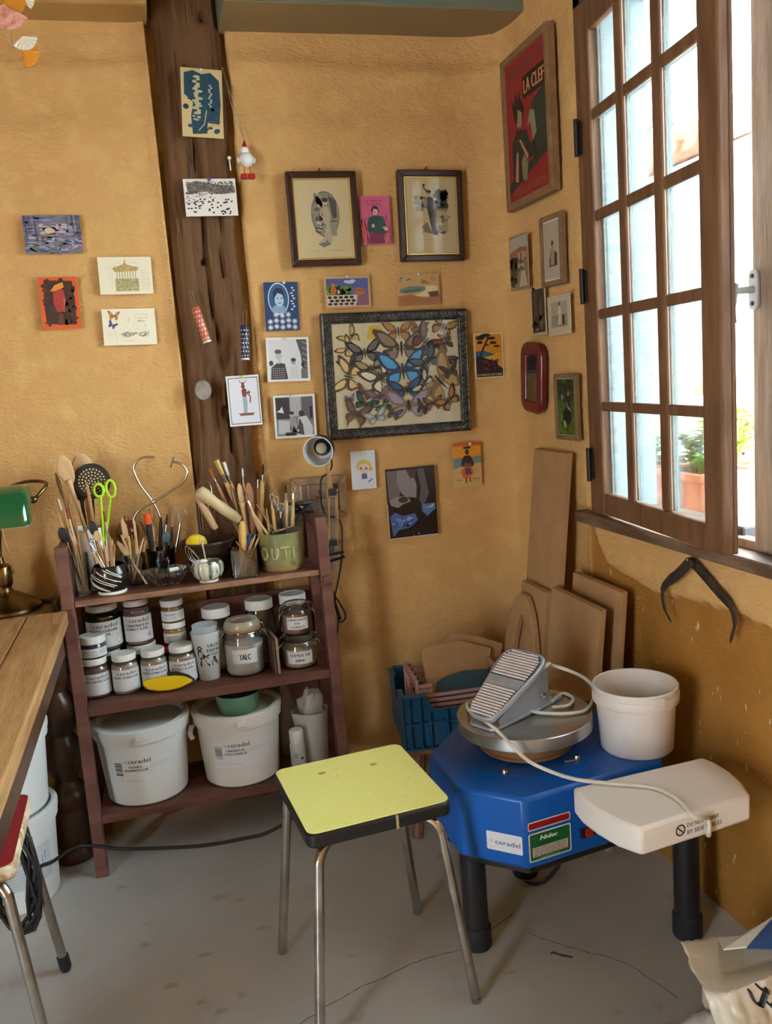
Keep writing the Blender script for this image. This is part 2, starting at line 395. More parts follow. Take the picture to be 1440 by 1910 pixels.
# old oak post let into the back wall
OAK = mat('old_oak', (.085, .036, .0115), .8, c2=(.165, .078, .027), scale=9, stretch=(5, 5, .35), bump=1.0, bscale=16, bstretch=(6, 6, .5), lo=.3, hi=.68, c3=(.045, .022, .01), s3=14, t3=(.62, .7))
def postx(z, side):
    w = .5*(.187+.006*math.sin(z*9+side)+.010*noise.noise(Vector((z*6, side*5, 0)))+.006*noise.noise(Vector((z*25, side*5, 2))))
    return .207+.0135*(z-1.7)+side*w
V = MB(); zs = frange(0, 2.52, .014); us = frange(-1, 1, .09); n = len(us)
vs = []; fs = []
for z in zs:
    for u in us:
        y = 2.634+.011*noise.noise(Vector((u*3.1, z*1.3, 8)))+.008*noise.noise(Vector((u*11, z*2.0, 3)))+.004*noise.noise(Vector((u*30, z*8, 1)))+.03*abs(u)**9
        g = .022*math.exp(-((u-.12-.25*math.sin(z*2.2)-.06*math.sin(z*11))/.05)**2)*(1 if 1.1 < z < 2.2 else .25)       # long drying crack
        g += .018*math.exp(-((u-.55-.1*math.sin(z*7))/.04)**2)*(1 if 1.62 < z < 1.80 else 0)
        if z < 1.42: y += .012*noise.noise(Vector((u*5, z*14, 6)))+.006
        for hx, hz in ((.20-.207, 1.668), (.205-.19, 1.225), (.255-.207, 2.33)):
            g += .035*math.exp(-(((u*.093-hx)/.009)**2+((z-hz)/.009)**2)**2)
        vs.append((postx(z, -1)+(postx(z, 1)-postx(z, -1))*(u+1)/2, y+g, z))
for i in range(len(zs)-1):
    for j in range(n-1): fs.append((i*n+j, i*n+j+1, (i+1)*n+j+1, (i+1)*n+j))
V.add(vs, fs)
post = struct(obj('trim_1', V, OAK, smooth=60)); post['label'] = 'old cracked oak post let into the ochre wall'
GRN = mat('beam_paint_grey_green', (.125, .155, .105), .6, c2=(.16, .185, .13), scale=12, stretch=(.3, 3, 3), bump=.2)
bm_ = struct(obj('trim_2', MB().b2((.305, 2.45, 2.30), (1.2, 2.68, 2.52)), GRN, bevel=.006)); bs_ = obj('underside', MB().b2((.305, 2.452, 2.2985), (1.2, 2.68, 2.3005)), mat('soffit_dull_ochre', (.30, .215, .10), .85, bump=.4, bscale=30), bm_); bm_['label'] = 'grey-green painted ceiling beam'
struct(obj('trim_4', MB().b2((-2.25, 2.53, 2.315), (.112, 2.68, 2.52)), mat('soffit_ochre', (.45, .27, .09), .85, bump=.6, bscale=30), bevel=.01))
for yb in (1.55, .6, -.4):
    struct(obj('trim_3', MB().b2((-2.3, yb, 2.36), (1.2, yb+.15, 2.53)), GRN, bevel=.006))

# ---------------------------------------------------------------- casement window
WWOOD = mat('window_brown_wood', (.115, .05, .022), .5, c2=(.20, .098, .045), scale=7, stretch=(4, 4, .6), bump=.35, bscale=30, bstretch=(5, 5, .5), lo=.35, hi=.65, spec=.4)
WGREY = mat('window_weathered_wood', (.20, .135, .08), .65, c2=(.30, .22, .15), scale=9, stretch=(5, 5, .5), bump=.5, bscale=30, bstretch=(6, 6, .5))
PBLUE = mat('pale_blue_paint', (.42, .62, .66), .5)
PANE = glass('window_pane_glass', (.93, .97, .97), .05)
STUC = mat('white_stucco', (.50, .60, .64), .9, c2=(.42, .52, .56), scale=30, bump=1.0, bscale=55)
STEEL = mat('black_iron', (.035, .03, .027), .55, metal=.6)
ALU = mat('aluminium', (.45, .44, .42), .42, metal=1); HGR = mat('grey_handle_paint', (.36, .36, .35), .45)
SPECK = mat('glass_dirt_speck', (.25, .25, .22), .9)
win = bpy.data.objects.new('window_1', None); C.objects.link(win); win['kind'] = 'structure'
obj('reveal', MB().b2((1.19, WY1-.002, WZ0), (1.345, WY1+.03, WZ1)).b2((1.19, WY0-.03, WZ0), (1.345, WY0+.002, WZ1)).b2((1.19, WY0, WZ1-.002), (1.345, WY1, WZ1+.02)), STUC, win)
obj('frame', MB().b2((1.142, 2.098, .875), (1.20, 2.137, 2.21)).b2((1.142, .80, 2.172), (1.20, 2.137, 2.21)).b2((1.142, .80, .875), (1.20, .84, 2.21)), WWOOD, win, bevel=.004)
obj('sill', MB().b2((1.118, .70, .852), (1.36, 2.195, .884)), mat('sill_dark_wood', (.10, .052, .028), .6, c2=(.19, .12, .075), scale=10, stretch=(4, .6, 4), bump=.5), win, bevel=.006)
obj('frame_rebate', MB().b2((1.17, .84, .884), (1.20, 2.10, .905)), WGREY, win, bevel=.003)
def sash(M, W, cols, rows, zb, zt, wood, sgn, stile=(.055, .073), name='sash'):
    e = bpy.data.objects.new(name, None); link(e, win); e.matrix_world = M
    yo = lambda a, b: (a*sgn, b*sgn)
    def bar(nm, x0, x1, z0, z1, y0=0, y1=.026, mm=wood, bv=.005):
        a, b = yo(y0, y1); return obj(nm, MB().b2((x0, a, z0), (x1, b, z1)), mm, e, bevel=bv)
    bar('stile', 0, stile[0], zb, zt, 0, .024); bar('stile', W-stile[1], W, zb, zt, 0, .024)
    bar('bottom_rail', stile[0], W-stile[1], zb, rows[0][0], .002, .022); bar('top_rail', stile[0], W-stile[1], rows[-1][1], zt, .002, .022)
    for (a0, a1), (b0, b1) in zip(cols, cols[1:]): bar('muntin', a1, b0, rows[0][0], rows[-1][1], .003, .014, bv=.005)
    for (a0, a1), (b0, b1) in zip(rows, rows[1:]):
        for c0, c1 in cols: bar('muntin', c0, c1, a1, b0, .004, .014, bv=.005)
    o = MB()
    for (a0, a1), (b0, b1) in zip(cols, cols[1:]): o.b2((a1+.008, .0185*sgn, rows[0][0]), (b0-.004, .030*sgn, rows[-1][1]))
    for (a0, a1), (b0, b1) in zip(rows, rows[1:]): o.b2((cols[0][0], .0190*sgn, a1+.004), (cols[-1][1], .029*sgn, b0-.004))
    o.b2((stile[0]-.01, .0245*sgn, zb), (stile[0]+.006, .03*sgn, zt))
    obj('outer_putty', o, PBLUE, e)
    for c0, c1 in cols:
        for r0, r1 in rows: obj('pane', MB().b2((c0-.002, .0145*sgn, r0-.002), (c1+.002, .0175*sgn, r1+.002)), PANE, e)
    return e
a = rad(5.8)
ML = Matrix(((-math.sin(a), math.cos(a), 0, 1.135), (-math.cos(a), -math.sin(a), 0, 2.10), (0, 0, 1, 0), (0, 0, 0, 1)))
rows = [(.948, 1.165), (1.19, 1.40), (1.426, 1.642), (1.67, 1.885), (1.912, 2.095)]
sl = sash(ML, .64, [(.056, .195), (.233, .374), (.414, .567)], rows, .890, 2.168, WWOOD, 1)
for z in (1.02, 1.49, 1.86): obj('hinge', MB().tube([(-.006, -.012, z-.045), (-.006, -.012, z+.045)], .0065, 8).b2((-.02, -.006, z-.04), (.004, -.003, z+.04)), STEEL, sl, smooth=40)
obj('meeting_strip', MB().b2((.630, .024, .892), (.638, .034, 2.16)), WWOOD, sl, bevel=.003)
MR = Matrix(((0, -1, 0, 1.162), (1, 0, 0, .842), (0, 0, 1, 0), (0, 0, 0, 1)))
sr = sash(MR, .648, [(.08, .22), (.25, .39), (.42, .565)], rows, .890, 2.168, WGREY, -1, stile=(.08, .083))
hd = obj('handle', MB().prism(rrect(.026, .078, .012), .007, XZ()).tube([(0, -.005, 0), (0, -.052, 0)], .0075, 10), HGR, sr, smooth=40, bevel=.0015)
hd.matrix_local = Matrix.Translation((.632, .004, 1.41)) @ Matrix.Rotation(PI, 4, 'Z')
obj('lever', MB().tube(smoothpath([(0, -.05, .014), (0, -.055, 0), (0, -.058, -.03), (0, -.056, -.062)], 4), [.010]*4+[.0115]*4+[.010]*5, 10, flat=(1.2, .8)), HGR, hd, smooth=50)
for dz in (-.026, .026): obj('screw', MB().lathe([(0, 0), (.0045, 0), (.0045, .002), (0, .003)], 10, M=XZ(0, -.0075, dz)), STEEL, hd)
obj('latch_block', MB().b2((1.185, 1.555, .884), (1.24, 1.60, .925)), mat('latch_dark', (.02, .018, .017), .6), win, bevel=.006)

# ---------------------------------------------------------------- outside the window
TERR = mat('terrace_boards', (.42, .36, .30), .8, c2=(.32, .27, .22), scale=6, stretch=(1, 4, 1))
WHT = mat('white_render_wall', (.80, .79, .76), .9)
TC = mat('terracotta', (.40, .15, .085), .8, c2=(.5, .23, .15), scale=14, c3=(.65, .55, .48), s3=30, t3=(.66, .74))
GRAV = mat('pale_ground', (.5, .46, .4), .9)
tb = thing('garden_bench', 'weathered plank bench under the window pots', 'bench', (0, 0, 0))
for k in range(4): obj('plank', MB().b2((1.62+k*.19, 2.2, .655), (1.80+k*.19, 3.6, .69)), TERR, tb, bevel=.004)
for x, y in ((1.68, 2.25), (2.3, 2.25), (1.68, 3.55), (2.3, 3.55)): obj('leg', MB().b2((x-.04, y-.04, 0), (x+.04, y+.04, .655)), TERR, tb)
struct(obj('terrace_ground', MB().b2((1.34, -3, -.12), (30, 30, -.001)), GRAV))
GL = [mat('leaf_green', (.12, .30, .05), .5), mat('leaf_yellow_green', (.30, .42, .06), .5), mat('leaf_grey_green', (.24, .31, .18), .5)]
def plant(label, x, y, z, h, spread, nst, nl, lm, ls=.03, round_=False, seed=1, group=None):
    R = random.Random(seed); t = thing('potted_plant', label, 'plant', (x, y, z), 0, group); st = MB(); lf = MB()
    for i in range(nst):
        a = R.uniform(0, 2*PI); d = R.uniform(.2, 1)*spread; top = Vector((math.cos(a)*d, math.sin(a)*d, h*R.uniform(.6, 1)))
        b = Vector((math.cos(a)*.02, math.sin(a)*.02, 0)); path = [b+(top-b)*k/4+Vector((0, 0, .02*math.sin(PI*k/4))) for k in range(5)]; st.tube(path, .004, 5)
        for k in range(nl):
            p = b+(top-b)*R.uniform(.35, 1.02); aa = R.uniform(0, 2*PI); l = ls*R.uniform(.7, 1.3); w = l*(.42 if round_ else .22)
            d1 = Vector((math.cos(aa), math.sin(aa), R.uniform(-.2, .6))).normalized(); s1 = d1.cross(Vector((0, 0, 1))).normalized()*w; up = s1.cross(d1).normalized()*l*.12
            lf.add([p, p+d1*l*.45+s1+up, p+d1*l, p+d1*l*.45-s1+up], [(0, 1, 2), (0, 2, 3)])
    obj('stem', st, mat('plant_stem', (.2, .22, .1), .7), t); obj('foliage', lf, lm, t, solid=.001); return t
pl = thing('planter_box', 'terracotta planter box seen through the lowest pane beside the open gap', 'planter', (1.92, 2.75, .69))
obj('body', MB().add([(-.11, -.15, 0), (.11, -.15, 0), (.11, .13, 0), (-.11, .13, 0), (-.125, -.17, .165), (.125, -.17, .165), (.125, .15, .165), (-.125, .15, .165)], [(0, 3, 2, 1), (0, 1, 5, 4), (1, 2, 6, 5), (2, 3, 7, 6), (3, 0, 4, 7), (4, 5, 6, 7)]), TC, pl, bevel=.006)
obj('rim', MB().ringprism([(-.135, -.18), (.135, -.18), (.135, .16), (-.135, .16)], [(-.115, -.16), (.115, -.16), (.115, .14), (-.115, .14)], .03, z0=.16), TC, pl, bevel=.004)
obj('soil', MB().b2((-.114, -.159, .15), (.114, .139, .178)), mat('potting_soil', (.06, .04, .025), .95), pl)
pw = thing('wicker_planter', 'round wicker pot seen through the lowest middle pane', 'planter', (1.95, 3.10, .69))
WK = mat('wicker', (.30, .22, .13), .8, c2=(.16, .11, .06), scale=30)
for k in range(11): obj('weave_ring', MB().tube([((.098+.002*k)*math.cos(t*PI/14), (.098+.002*k)*math.sin(t*PI/14), .012+k*.0165) for t in range(28)], .0085, 6, closed=True), WK, pw, smooth=60)
obj('body', MB().lathe([(0, 0), (.092, 0), (.112, .188), (.118, .195), (.105, .195), (.10, .175), (0, .175)], 28), WK, pw, smooth=40)
plant('leafy succulent growing in the terracotta planter box', 1.90, 2.74, .865, .16, .10, 9, 9, GL[2], .05, True, 3)
plant('bright green bushy herb in the terracotta planter box', 1.86, 2.66, .865, .08, .06, 14, 10, GL[0], .024, True, 5)
plant('grey-green round-leaved plant in the wicker pot', 1.94, 3.08, .86, .16, .09, 7, 7, GL[2], .05, True, 8)
tp = thing('plant_pot', 'terracotta pot holding the tall yellow-green plant in the window gap', 'pot', (2.25, 3.02, .69))
obj('body', MB().lathe([(0, 0), (.06, 0), (.085, .12), (.095, .12), (.095, .15), (.082, .15), (.078, .13), (0, .13)], 24), TC, tp, smooth=40)
plant('tall yellow-green spindly plant in the open window gap', 2.25, 3.02, .815, .26, .15, 12, 12, GL[1], .07, False, 11)
plant('low light-green plant trailing in the open window gap', 2.17, 2.62, .69, .15, .06, 12, 9, GL[1], .04, True, 14)
tub = thing('plastic_tub', 'shallow blue plastic tub in the open window gap', 'tub', (1.90, 2.46, .69))
obj('body', MB().lathe([(0, .004), (.07, .004), (.095, .055), (.102, .058), (.102, .062), (.09, .062), (.066, .01), (0, .01)], 28), mat('tub_blue', (.16, .40, .58), .4), tub, smooth=40)
bg = thing('folded_tarp', 'crumpled dark tarp heap behind the blue tub', 'tarp', (2.20, 2.80, .69))
mm_ = MB().ball((0, 0, .05), .12, 18, (1, .8, .55)); mm_.v = [tuple(Vector(p)*(1+.18*noise.noise(Vector(p)*14))) for p in mm_.v]; mm_.v = [(p[0], p[1], max(p[2], 0)) for p in mm_.v]
obj('heap', mm_, mat('tarp_dark', (.06, .06, .07), .3), bg, smooth=70)
ST = [mat('garden_stone_%d' % k, c, .9, c2=[q*.75 for q in c], scale=12) for k, c in enumerate(((.42, .32, .24), (.5, .44, .36), (.40, .28, .24)))]
sp_ = thing('stone_wall', 'dry-stone garden wall of round stones in the window gap', 'wall', (0, 0, 0)); R = random.Random(4)
obj('core', MB().b2((2.68, 3.02, 0), (2.88, 3.7, 1.07)), ST[1], sp_)
for zz in range(8):
    for yy in range(5):
        b_ = MB().ball((0, 0, 0), .068, 8, (.7, R.uniform(.85, 1.1), R.uniform(.7, .95)))
        obj('stone', b_, R.choice(ST), sp_, smooth=80, loc=(2.66+R.uniform(-.01, .01), 3.18+yy*.115+(zz % 2)*.05, .42+zz*.09))
obj('cap_slab', MB().b2((2.60, 3.06, 1.08), (2.90, 3.3, 1.10)), mat('slab_grey', (.5, .55, .55), .8), sp_, bevel=.005)
RT = mat('roof_tile', (.42, .20, .13), .85, c2=(.55, .32, .22), scale=20)
def house(label, x0, y0, x1, y1, zt, n):
    h = thing('neighbour_house', label, 'house', (0, 0, 0)); obj('wall', MB().b2((x0, y0, 0), (x1, y1, zt)), WHT, h)
    obj('roof_slab', MB().add([(x0-.3, y0-.3, zt), (x1, y0-.3, zt+.25), (x1, y1, zt+.25), (x0-.3, y1, zt), (x0-.3, y0-.3, zt+.08), (x1, y0-.3, zt+.33), (x1, y1, zt+.33), (x0-.3, y1, zt+.08)], [(0, 3, 2, 1), (4, 5, 6, 7), (0, 1, 5, 4), (1, 2, 6, 5), (2, 3, 7, 6), (3, 0, 4, 7)]), RT, h)
    for k in range(n):
        y = y0-.3+(k+.5)*(y1-y0+.3)/n; obj('roof_tile', MB().tube([(x0-.36, y, zt+.09), ((x0+x1)/2, y, zt+.09+.25*((x1-x0)/2+.36)/(x1-x0+.3))], .11, 8), RT, h)
house('white rendered house with tiled roof beyond the window', 5.2, 5.2, 8, 12, 3.10, 22)
shd = thing('garden_shed', 'small shed with a red tiled roof in the window gap', 'shed', (0, 0, 0))
obj('wall', MB().b2((4.2, 5.0, 0), (5.0, 5.9, .96)), mat('shed_wall_yellow', (.55, .42, .2), .9), shd)
obj('roof', MB().b2((4.1, 4.9, .96), (5.1, 6.0, 1.06)), RT, shd, bevel=.02)
def tree(label, x, y, z0, h, r, seed):
    R = random.Random(seed); t = thing('garden_tree', label, 'tree', (x, y, z0)); lf = MB()
    for i in range(900):
        p = Vector((R.gauss(0, .42), R.gauss(0, .42), R.gauss(0, .30)))*r+Vector((0, 0, h)); d = Vector((R.gauss(0, 1), R.gauss(0, 1), R.gauss(0, 1))).normalized()*.16; s1 = d.orthogonal().normalized()*.07
        lf.add([p-d, p+s1, p+d, p-s1], [(0, 1, 2, 3)])
    obj('crown', lf, GL[0], t, solid=.004); obj('trunk', MB().tube([(0, 0, 0), (.1, 0, h*.5), (0, .1, h)], [.14, .1, .05], 8), mat('bark', (.12, .08, .05), .9), t)
tree('green tree above the neighbouring roof in the gap', 11.0, 14.0, 0, 5.0, 1.0, 3)
tree('green tree seen through the upper right pane', 8.8, 16.5, 0, 5.6, 1.1, 9)

# ================================================================ furniture
def wobj(name, mb, m, parent, **k):
    o = obj(name, mb, m, parent, **k); o.matrix_parent_inverse = parent.matrix_basis.inverted(); return o
def hexa(b0, b1, t0, t1):
    """box whose bottom rectangle b0-b1 and top rectangle t0-t1 may be shifted"""
    v = [(b0[0], b0[1], b0[2]), (b1[0], b0[1], b0[2]), (b1[0], b1[1], b0[2]), (b0[0], b1[1], b0[2]), (t0[0], t0[1], t0[2]), (t1[0], t0[1], t0[2]), (t1[0], t1[1], t0[2]), (t0[0], t1[1], t0[2])]
    return MB().add(v, [(0, 3, 2, 1), (4, 5, 6, 7), (0, 1, 5, 4), (1, 2, 6, 5), (2, 3, 7, 6), (3, 0, 4, 7)])
MAHO = mat('mahogany_paint', (.110, .040, .028), .55, c2=(.165, .066, .046), scale=6, stretch=(1, 4, 4), bump=.25, bscale=30, bstretch=(1, 6, 6), c3=(.25, .14, .10), s3=22, t3=(.70, .8))
WORN = mat('worn_shelf_edge', (.30, .16, .085), .6, c2=(.18, .08, .055), scale=18, stretch=(.6, 3, 3))
bc = thing('bookcase', 'dark red wooden bookcase with three shelves of pottery supplies', 'bookcase', (.08, 2.48, 0))
for x0, x1 in ((-.288, -.256), (.414, .446)):
    wobj('front_post', hexa((x0, 2.338, 0), (x1, 2.378, 0), (x0, 2.398, .915), (x1, 2.432, .915)), MAHO, bc, bevel=.003)
    wobj('rear_post', MB().b2((x0, 2.578, 0), (x1, 2.612, .915)), MAHO, bc, bevel=.003)
    wobj('top_rail', MB().b2((x0+.003, 2.432, .878), (x1-.003, 2.578, .912)), MAHO, bc, bevel=.003)
    for z in (.725, .425, .123): wobj('side_cleat', MB().b2((x0+.004, 2.372, z), (x1-.004, 2.578, z+.022)), MAHO, bc, bevel=.002)
SHZ = (.766, .474, .170)
for z, th, y0 in ((.766, .018, 2.396), (.474, .026, 2.372), (.170, .023, 2.350)):
    s_ = wobj('shelf', MB().b2((-.256, y0, z-th), (.414, 2.603, z)), MAHO, bc, bevel=.002)
    if z > .7: wobj('worn_edge', MB().b2((-.254, y0-.0012, z-th+.002), (.412, y0+.004, z-.001)), WORN, bc)
wobj('back_board', MB().b2((-.256, 2.604, .474), (.414, 2.612, .672)), MAHO, bc, bevel=.002)
wobj('back_board', MB().b2((.24, 2.604, .170), (.414, 2.612, .44)), mat('back_board_pale', (.24, .13, .115), .6), bc, bevel=.002)

# ---- desk on the left
PLK = mat('desk_plank_wood', (.46, .27, .11), .55, c2=(.25, .115, .04), scale=6, stretch=(7, .8, 7), bump=.7, bscale=14, bstretch=(10, 1.2, 10), lo=.3, hi=.72, c3=(.13, .06, .025), s3=3.2, t3=(.60, .74))
PLD = mat('desk_back_plank_wood', (.22, .10, .035), .55, c2=(.14, .06, .02), scale=5, stretch=(6, .7, 6))
DKW = mat('desk_dark_turned_wood', (.045, .02, .009), .35, c2=(.085, .037, .014), scale=10, spec=.5)
dk = thing('workbench', 'heavy plank workbench with dark turned legs at the left edge', 'table', (-.7, 1.5, 0))
xs = [-.272, -.372, -.535, -.70, -.87, -1.04, -1.2]
for k, (a_, b_) in enumerate(zip(xs, xs[1:])): wobj('plank', MB().b2((b_+.0012, .45, .712+.001*(k % 2)), (a_-.0012, 2.372-.004*(k % 3), .75+.0006*(k % 2))), PLK, dk, bevel=.004)
wobj('back_plank', MB().b2((-1.2, 2.376, .705), (-.315, 2.60, .742)), PLD, dk, bevel=.003)
wobj('apron', MB().b2((-.312, .52, .64), (-.288, 2.34, .711)).b2((-1.18, .52, .64), (-1.156, 2.34, .711)), DKW, dk, bevel=.002)
legp = [(0, 0), (.05, 0), (.062, .006), (.064, .03), (.05, .045), (.052, .05), (.056, .055), (.056, .155), (.05, .16), (.054, .17), (.061, .185), (.062, .2), (.05, .215), (.036, .228), (.034, .245), (.05, .275), (.0595, .31), (.052, .345), (.037, .372), (.05, .40), (.0585, .435), (.05, .475), (.036, .50), (.046, .525), (.053, .555), (.046, .59), (.033, .612), (.044, .622), (.045, .64), (.038, .65), (.05, .655), (.05, .711), (0, .711)]
for x, y in ((-.352, 2.49), (-1.12, 2.49), (-.352, .6), (-1.12, .6)): wobj('turned_leg', MB().lathe(legp, 28, (x, y, 0)), DKW, dk, smooth=50)

# ---- formica stools
CHR = mat('worn_chrome', (.55, .53, .50), .24, metal=1, c2=(.42, .39, .35), scale=14, bump=.05)
BLKP = mat('black_edge_band', (.012, .012, .013), .4)
RUB = mat('black_rubber', (.015, .015, .017), .6)
def stool(label, x, y, rz, top, edge, feet, worn=None):
    t = thing('stool', label, 'stool', (x, y, 0), rz, 'square metal-legged stools')
    s_ = obj('seat', MB().prism(rrect(.302, .312, .022, 5), .030, z0=.418), edge, t, bevel=.006, smooth=40)
    obj('laminate_top', MB().prism(rrect(.296, .306, .02, 5), .0016, z0=.4484), top, t, bevel=.0006)
    if worn:
        for wx, wy, ra, rb, cc in worn: obj('wear_mark', MB().prism([(wx+ra*math.cos(k*PI/7), wy+rb*math.sin(k*PI/7)) for k in range(14)], .0002, z0=.45), cc, s_)
    for sx in (-1, 1):
        for sy in (-1, 1):
            p = smoothpath([(sx*.03, sy*.05, .408), (sx*.085, sy*.102, .408), (sx*.112, sy*.122, .402), (sx*.128, sy*.133, .380), (sx*.133, sy*.137, .34), (sx*.168, sy*.166, .012)], 5)
            l = obj('leg', MB().tube(p, .0105, 12), CHR, t, smooth=50)
            obj('foot_cap', MB().tube([p[-1]+(p[-3]-p[-1]).normalized()*.028*feet, p[-1], Vector(p[-1])-Vector((0, 0, .0115))], [.0135*feet+.0108*(1-feet), .0138*feet+.0108*(1-feet), .010], 12), RUB if feet else CHR, l, smooth=50)
    obj('under_frame', MB().tube([(-.08, -.10, .413), (.08, .10, .413)], .005, 6).tube([(.08, -.10, .413), (-.08, .10, .413)], .005, 6), STEEL, t)
    return t
YEL = mat('yellow_formica', (.86, .84, .25), .40, c2=(.88, .86, .31), scale=30, c3=(.80, .77, .22), s3=60, t3=(.58, .7), spec=.45)
mk = [mat('stool_burn_mark', (.45, .36, .05), .5), mat('stool_white_fleck', (.85, .82, .55), .5), mat('stool_bare_band', (.48, .33, .18), .7)]
ys = stool('stool with a yellow laminate seat and black rim, in front of the wheel', .333, 1.690, rad(4.3), YEL, BLKP, 0,
      worn=[(-.055, .088, .009, .006, mk[0]), (.06, .075, .008, .006, mk[0]), (.125, .11, .003, .003, mk[1])])
obj('band_gap', MB().b2((.028, -.1568, .419), (.033, -.150, .447)), mk[2], ys)
RED = mat('red_formica', (.30, .018, .022), .4, c2=(.36, .025, .03), scale=60)
CRM = mat('cream_worn_edge', (.62, .50, .30), .6, c2=(.40, .24, .10), scale=16, c3=(.75, .66, .48), s3=30, t3=(.5, .6))
stool('stool with a red laminate seat and chipped cream rim, by the workbench', -.498, 1.793, rad(1.5), RED, CRM, 1)

# ---- stacked white tubs under the bench
WPL = mat('white_plastic_tub', (.73, .78, .80), .38, c2=(.78, .81, .81), scale=3)
WPW = mat('white_plastic_warm', (.79, .775, .745), .38)
FROST = cloudy('frosted_plastic', (.72, .78, .80), .55)
def icon(p, x, y, s):
    p.dots([(x+(i-1)*s*.9, y+(j-1)*s*.9*p.w/p.h, s*.34, s*.34*p.w/p.h) for i in range(3) for j in range(3) if (i, j) != (1, 1)], '8a8a8a', 5)
def bigtub(label, x, y, z, r0, r1, h, mt, group=None, lines=None, lid=True, rz=0, a0=None, mtl=None):
    t = thing('plastic_bucket', label, 'bucket', (x, y, z), rz, group)
    obj('body', MB().lathe([(0, 0), (r0-.006, 0), (r0, .005), (r1, h-.022), (r1-.003, h-.022), (r0-.004, .008), (0, .008)], 48), mt, t, smooth=40)
    obj('rim', MB().lathe([(r1-.001, h-.034), (r1+.006, h-.034), (r1+.007, h-.004), (r1+.003, h), (r1-.004, h), (r1-.004, h-.02), (r1-.001, h-.02)], 48), mt, t, smooth=40)
    if lid:
        obj('lid', MB().lathe([(r1+.009, h-.014), (r1+.0095, h+.002), (r1+.004, h+.005), (r1-.006, h+.005), (r1-.009, h-.012), (0, h-.012), (0, h-.016), (r1-.012, h-.016), (r1-.005, h-.002), (r1+.007, h-.002), (r1+.0085, h-.014)], 48), mtl or mt, t, smooth=40)
        obj('tear_tab', MB().b2((-.013, -r1-.018, h-.02), (.013, -r1-.006, h-.003)), mt, t, bevel=.002)
    if lines:
        p = Print(.165, .086, True); p.rect(0, 0, 1, 1, 'e4e8eb')
        for k in range(9): p.rect(.03, .32+k*.052, .17, .32+k*.052+random.choice((.018, .03, .04)), '3a3d42')
        icon(p, .235, .80, .018); p.text('ceradel', .28, .74, .15, '3f4347', .37, 'L', .008)
        p.text(lines[0], .40, .585, .078, '1c1e21', len(lines[0])*.0265, 'C', .025); p.text(lines[1], .40, .465, .078, '1c1e21', len(lines[1])*.0245, 'C', .025)
        p.lines([[(.62, .56+.08*k), (.96, .56+.08*k)] for k in (0, 1)], .0006, '6a6d72'); p.lines([[(.20, .14), (.52, .14)], [(.04, .2), (.16, .2)], [(.04, .13), (.16, .13)]], .0006, '8a8d92')
        a_ = a0 if a0 is not None else -PI/2; rm = r0+(r1-r0)*.5
        p.build('label', t, wrap(rm+.0006, h*.5, a_, (r1-r0)/h), .5)
    return t
bl = bigtub('lowest white bucket of the stack under the workbench, with black hazard squares', -.505, 2.345, 0, .122, .136, .245, WPL, 'white buckets under the workbench')
hz = Print(.16, .10, True); hz.rect(0, 0, 1, 1, 'c8d3da'); hz.poly([(.80, .45), (.87, .55), (.87, .8), (.80, .7)], '101214'); hz.poly([(.68, .12), (.77, .22), (.77, .47), (.68, .37)], '101214')
hz.text('ceradel', .42, .70, .14, '80888e', .34); hz.lines([[(.05, .55-.09*k), (.6, .55-.09*k)] for k in range(5)], .0008, '98a1a8'); hz.build('label', bl, wrap(.1305, .12, -1.05, .05), .5)
bigtub('upper white bucket of the stack under the workbench', -.50, 2.345, .250, .120, .134, .22, WPL, 'white buckets under the workbench')
t = thing('frosted_canister', 'frosted plastic canister standing on the stacked white buckets', 'canister', (-.53, 2.34, .459))
obj('body', MB().lathe([(0, 0), (.088, 0), (.092, .006), (.096, .16), (.092, .16), (.088, .006), (0, .004)], 36), FROST, t, smooth=40)
obj('lid', MB().lathe([(0, .175), (.094, .175), (.099, .172), (.099, .158), (.097, .158)], 36), FROST, t, smooth=40)

# ---- coiled black extension lead hanging below the red stool, its cable crossing the floor
CAB = mat('black_cable', (.014, .014, .016), .45)
cl = thing('extension_lead', 'black extension lead coiled under the red stool and strung across to the wheel', 'cable', (-.45, 1.86, 0))
cp = []
for k in range(96):
    a_ = k*2*PI/16; cp.append((-.40+.013*math.sin(k*.9)+.045*math.cos(a_)*(1+.1*math.sin(k*.37)), 1.90+.012*k/96-.03*math.cos(a_), .285+.125*math.sin(a_)*(1+.08*math.sin(k*.5))))
wobj('coil', MB().tube(cp, .0048, 7), CAB, cl, smooth=70)
wobj('run', MB().tube(smoothpath([cp[-1], (-.37, 2.0, .24), (-.355, 2.12, .19), (-0.304, 2.240, 0.154), (-0.199, 2.225, 0.131), (-0.105, 2.210, 0.120), (0.005, 2.200, 0.108), (0.103, 2.190, 0.110), (0.189, 2.180, 0.122), (.33, 2.17, .19), (.47, 2.16, .21), (.55, 2.13, .20), (.60, 2.10, .10), (.70, 2.05, .006), (.80, 1.86, .006), (.86, 1.78, .15), (.875, 1.76, .255)], 6), .0048, 8), CAB, cl, smooth=70)

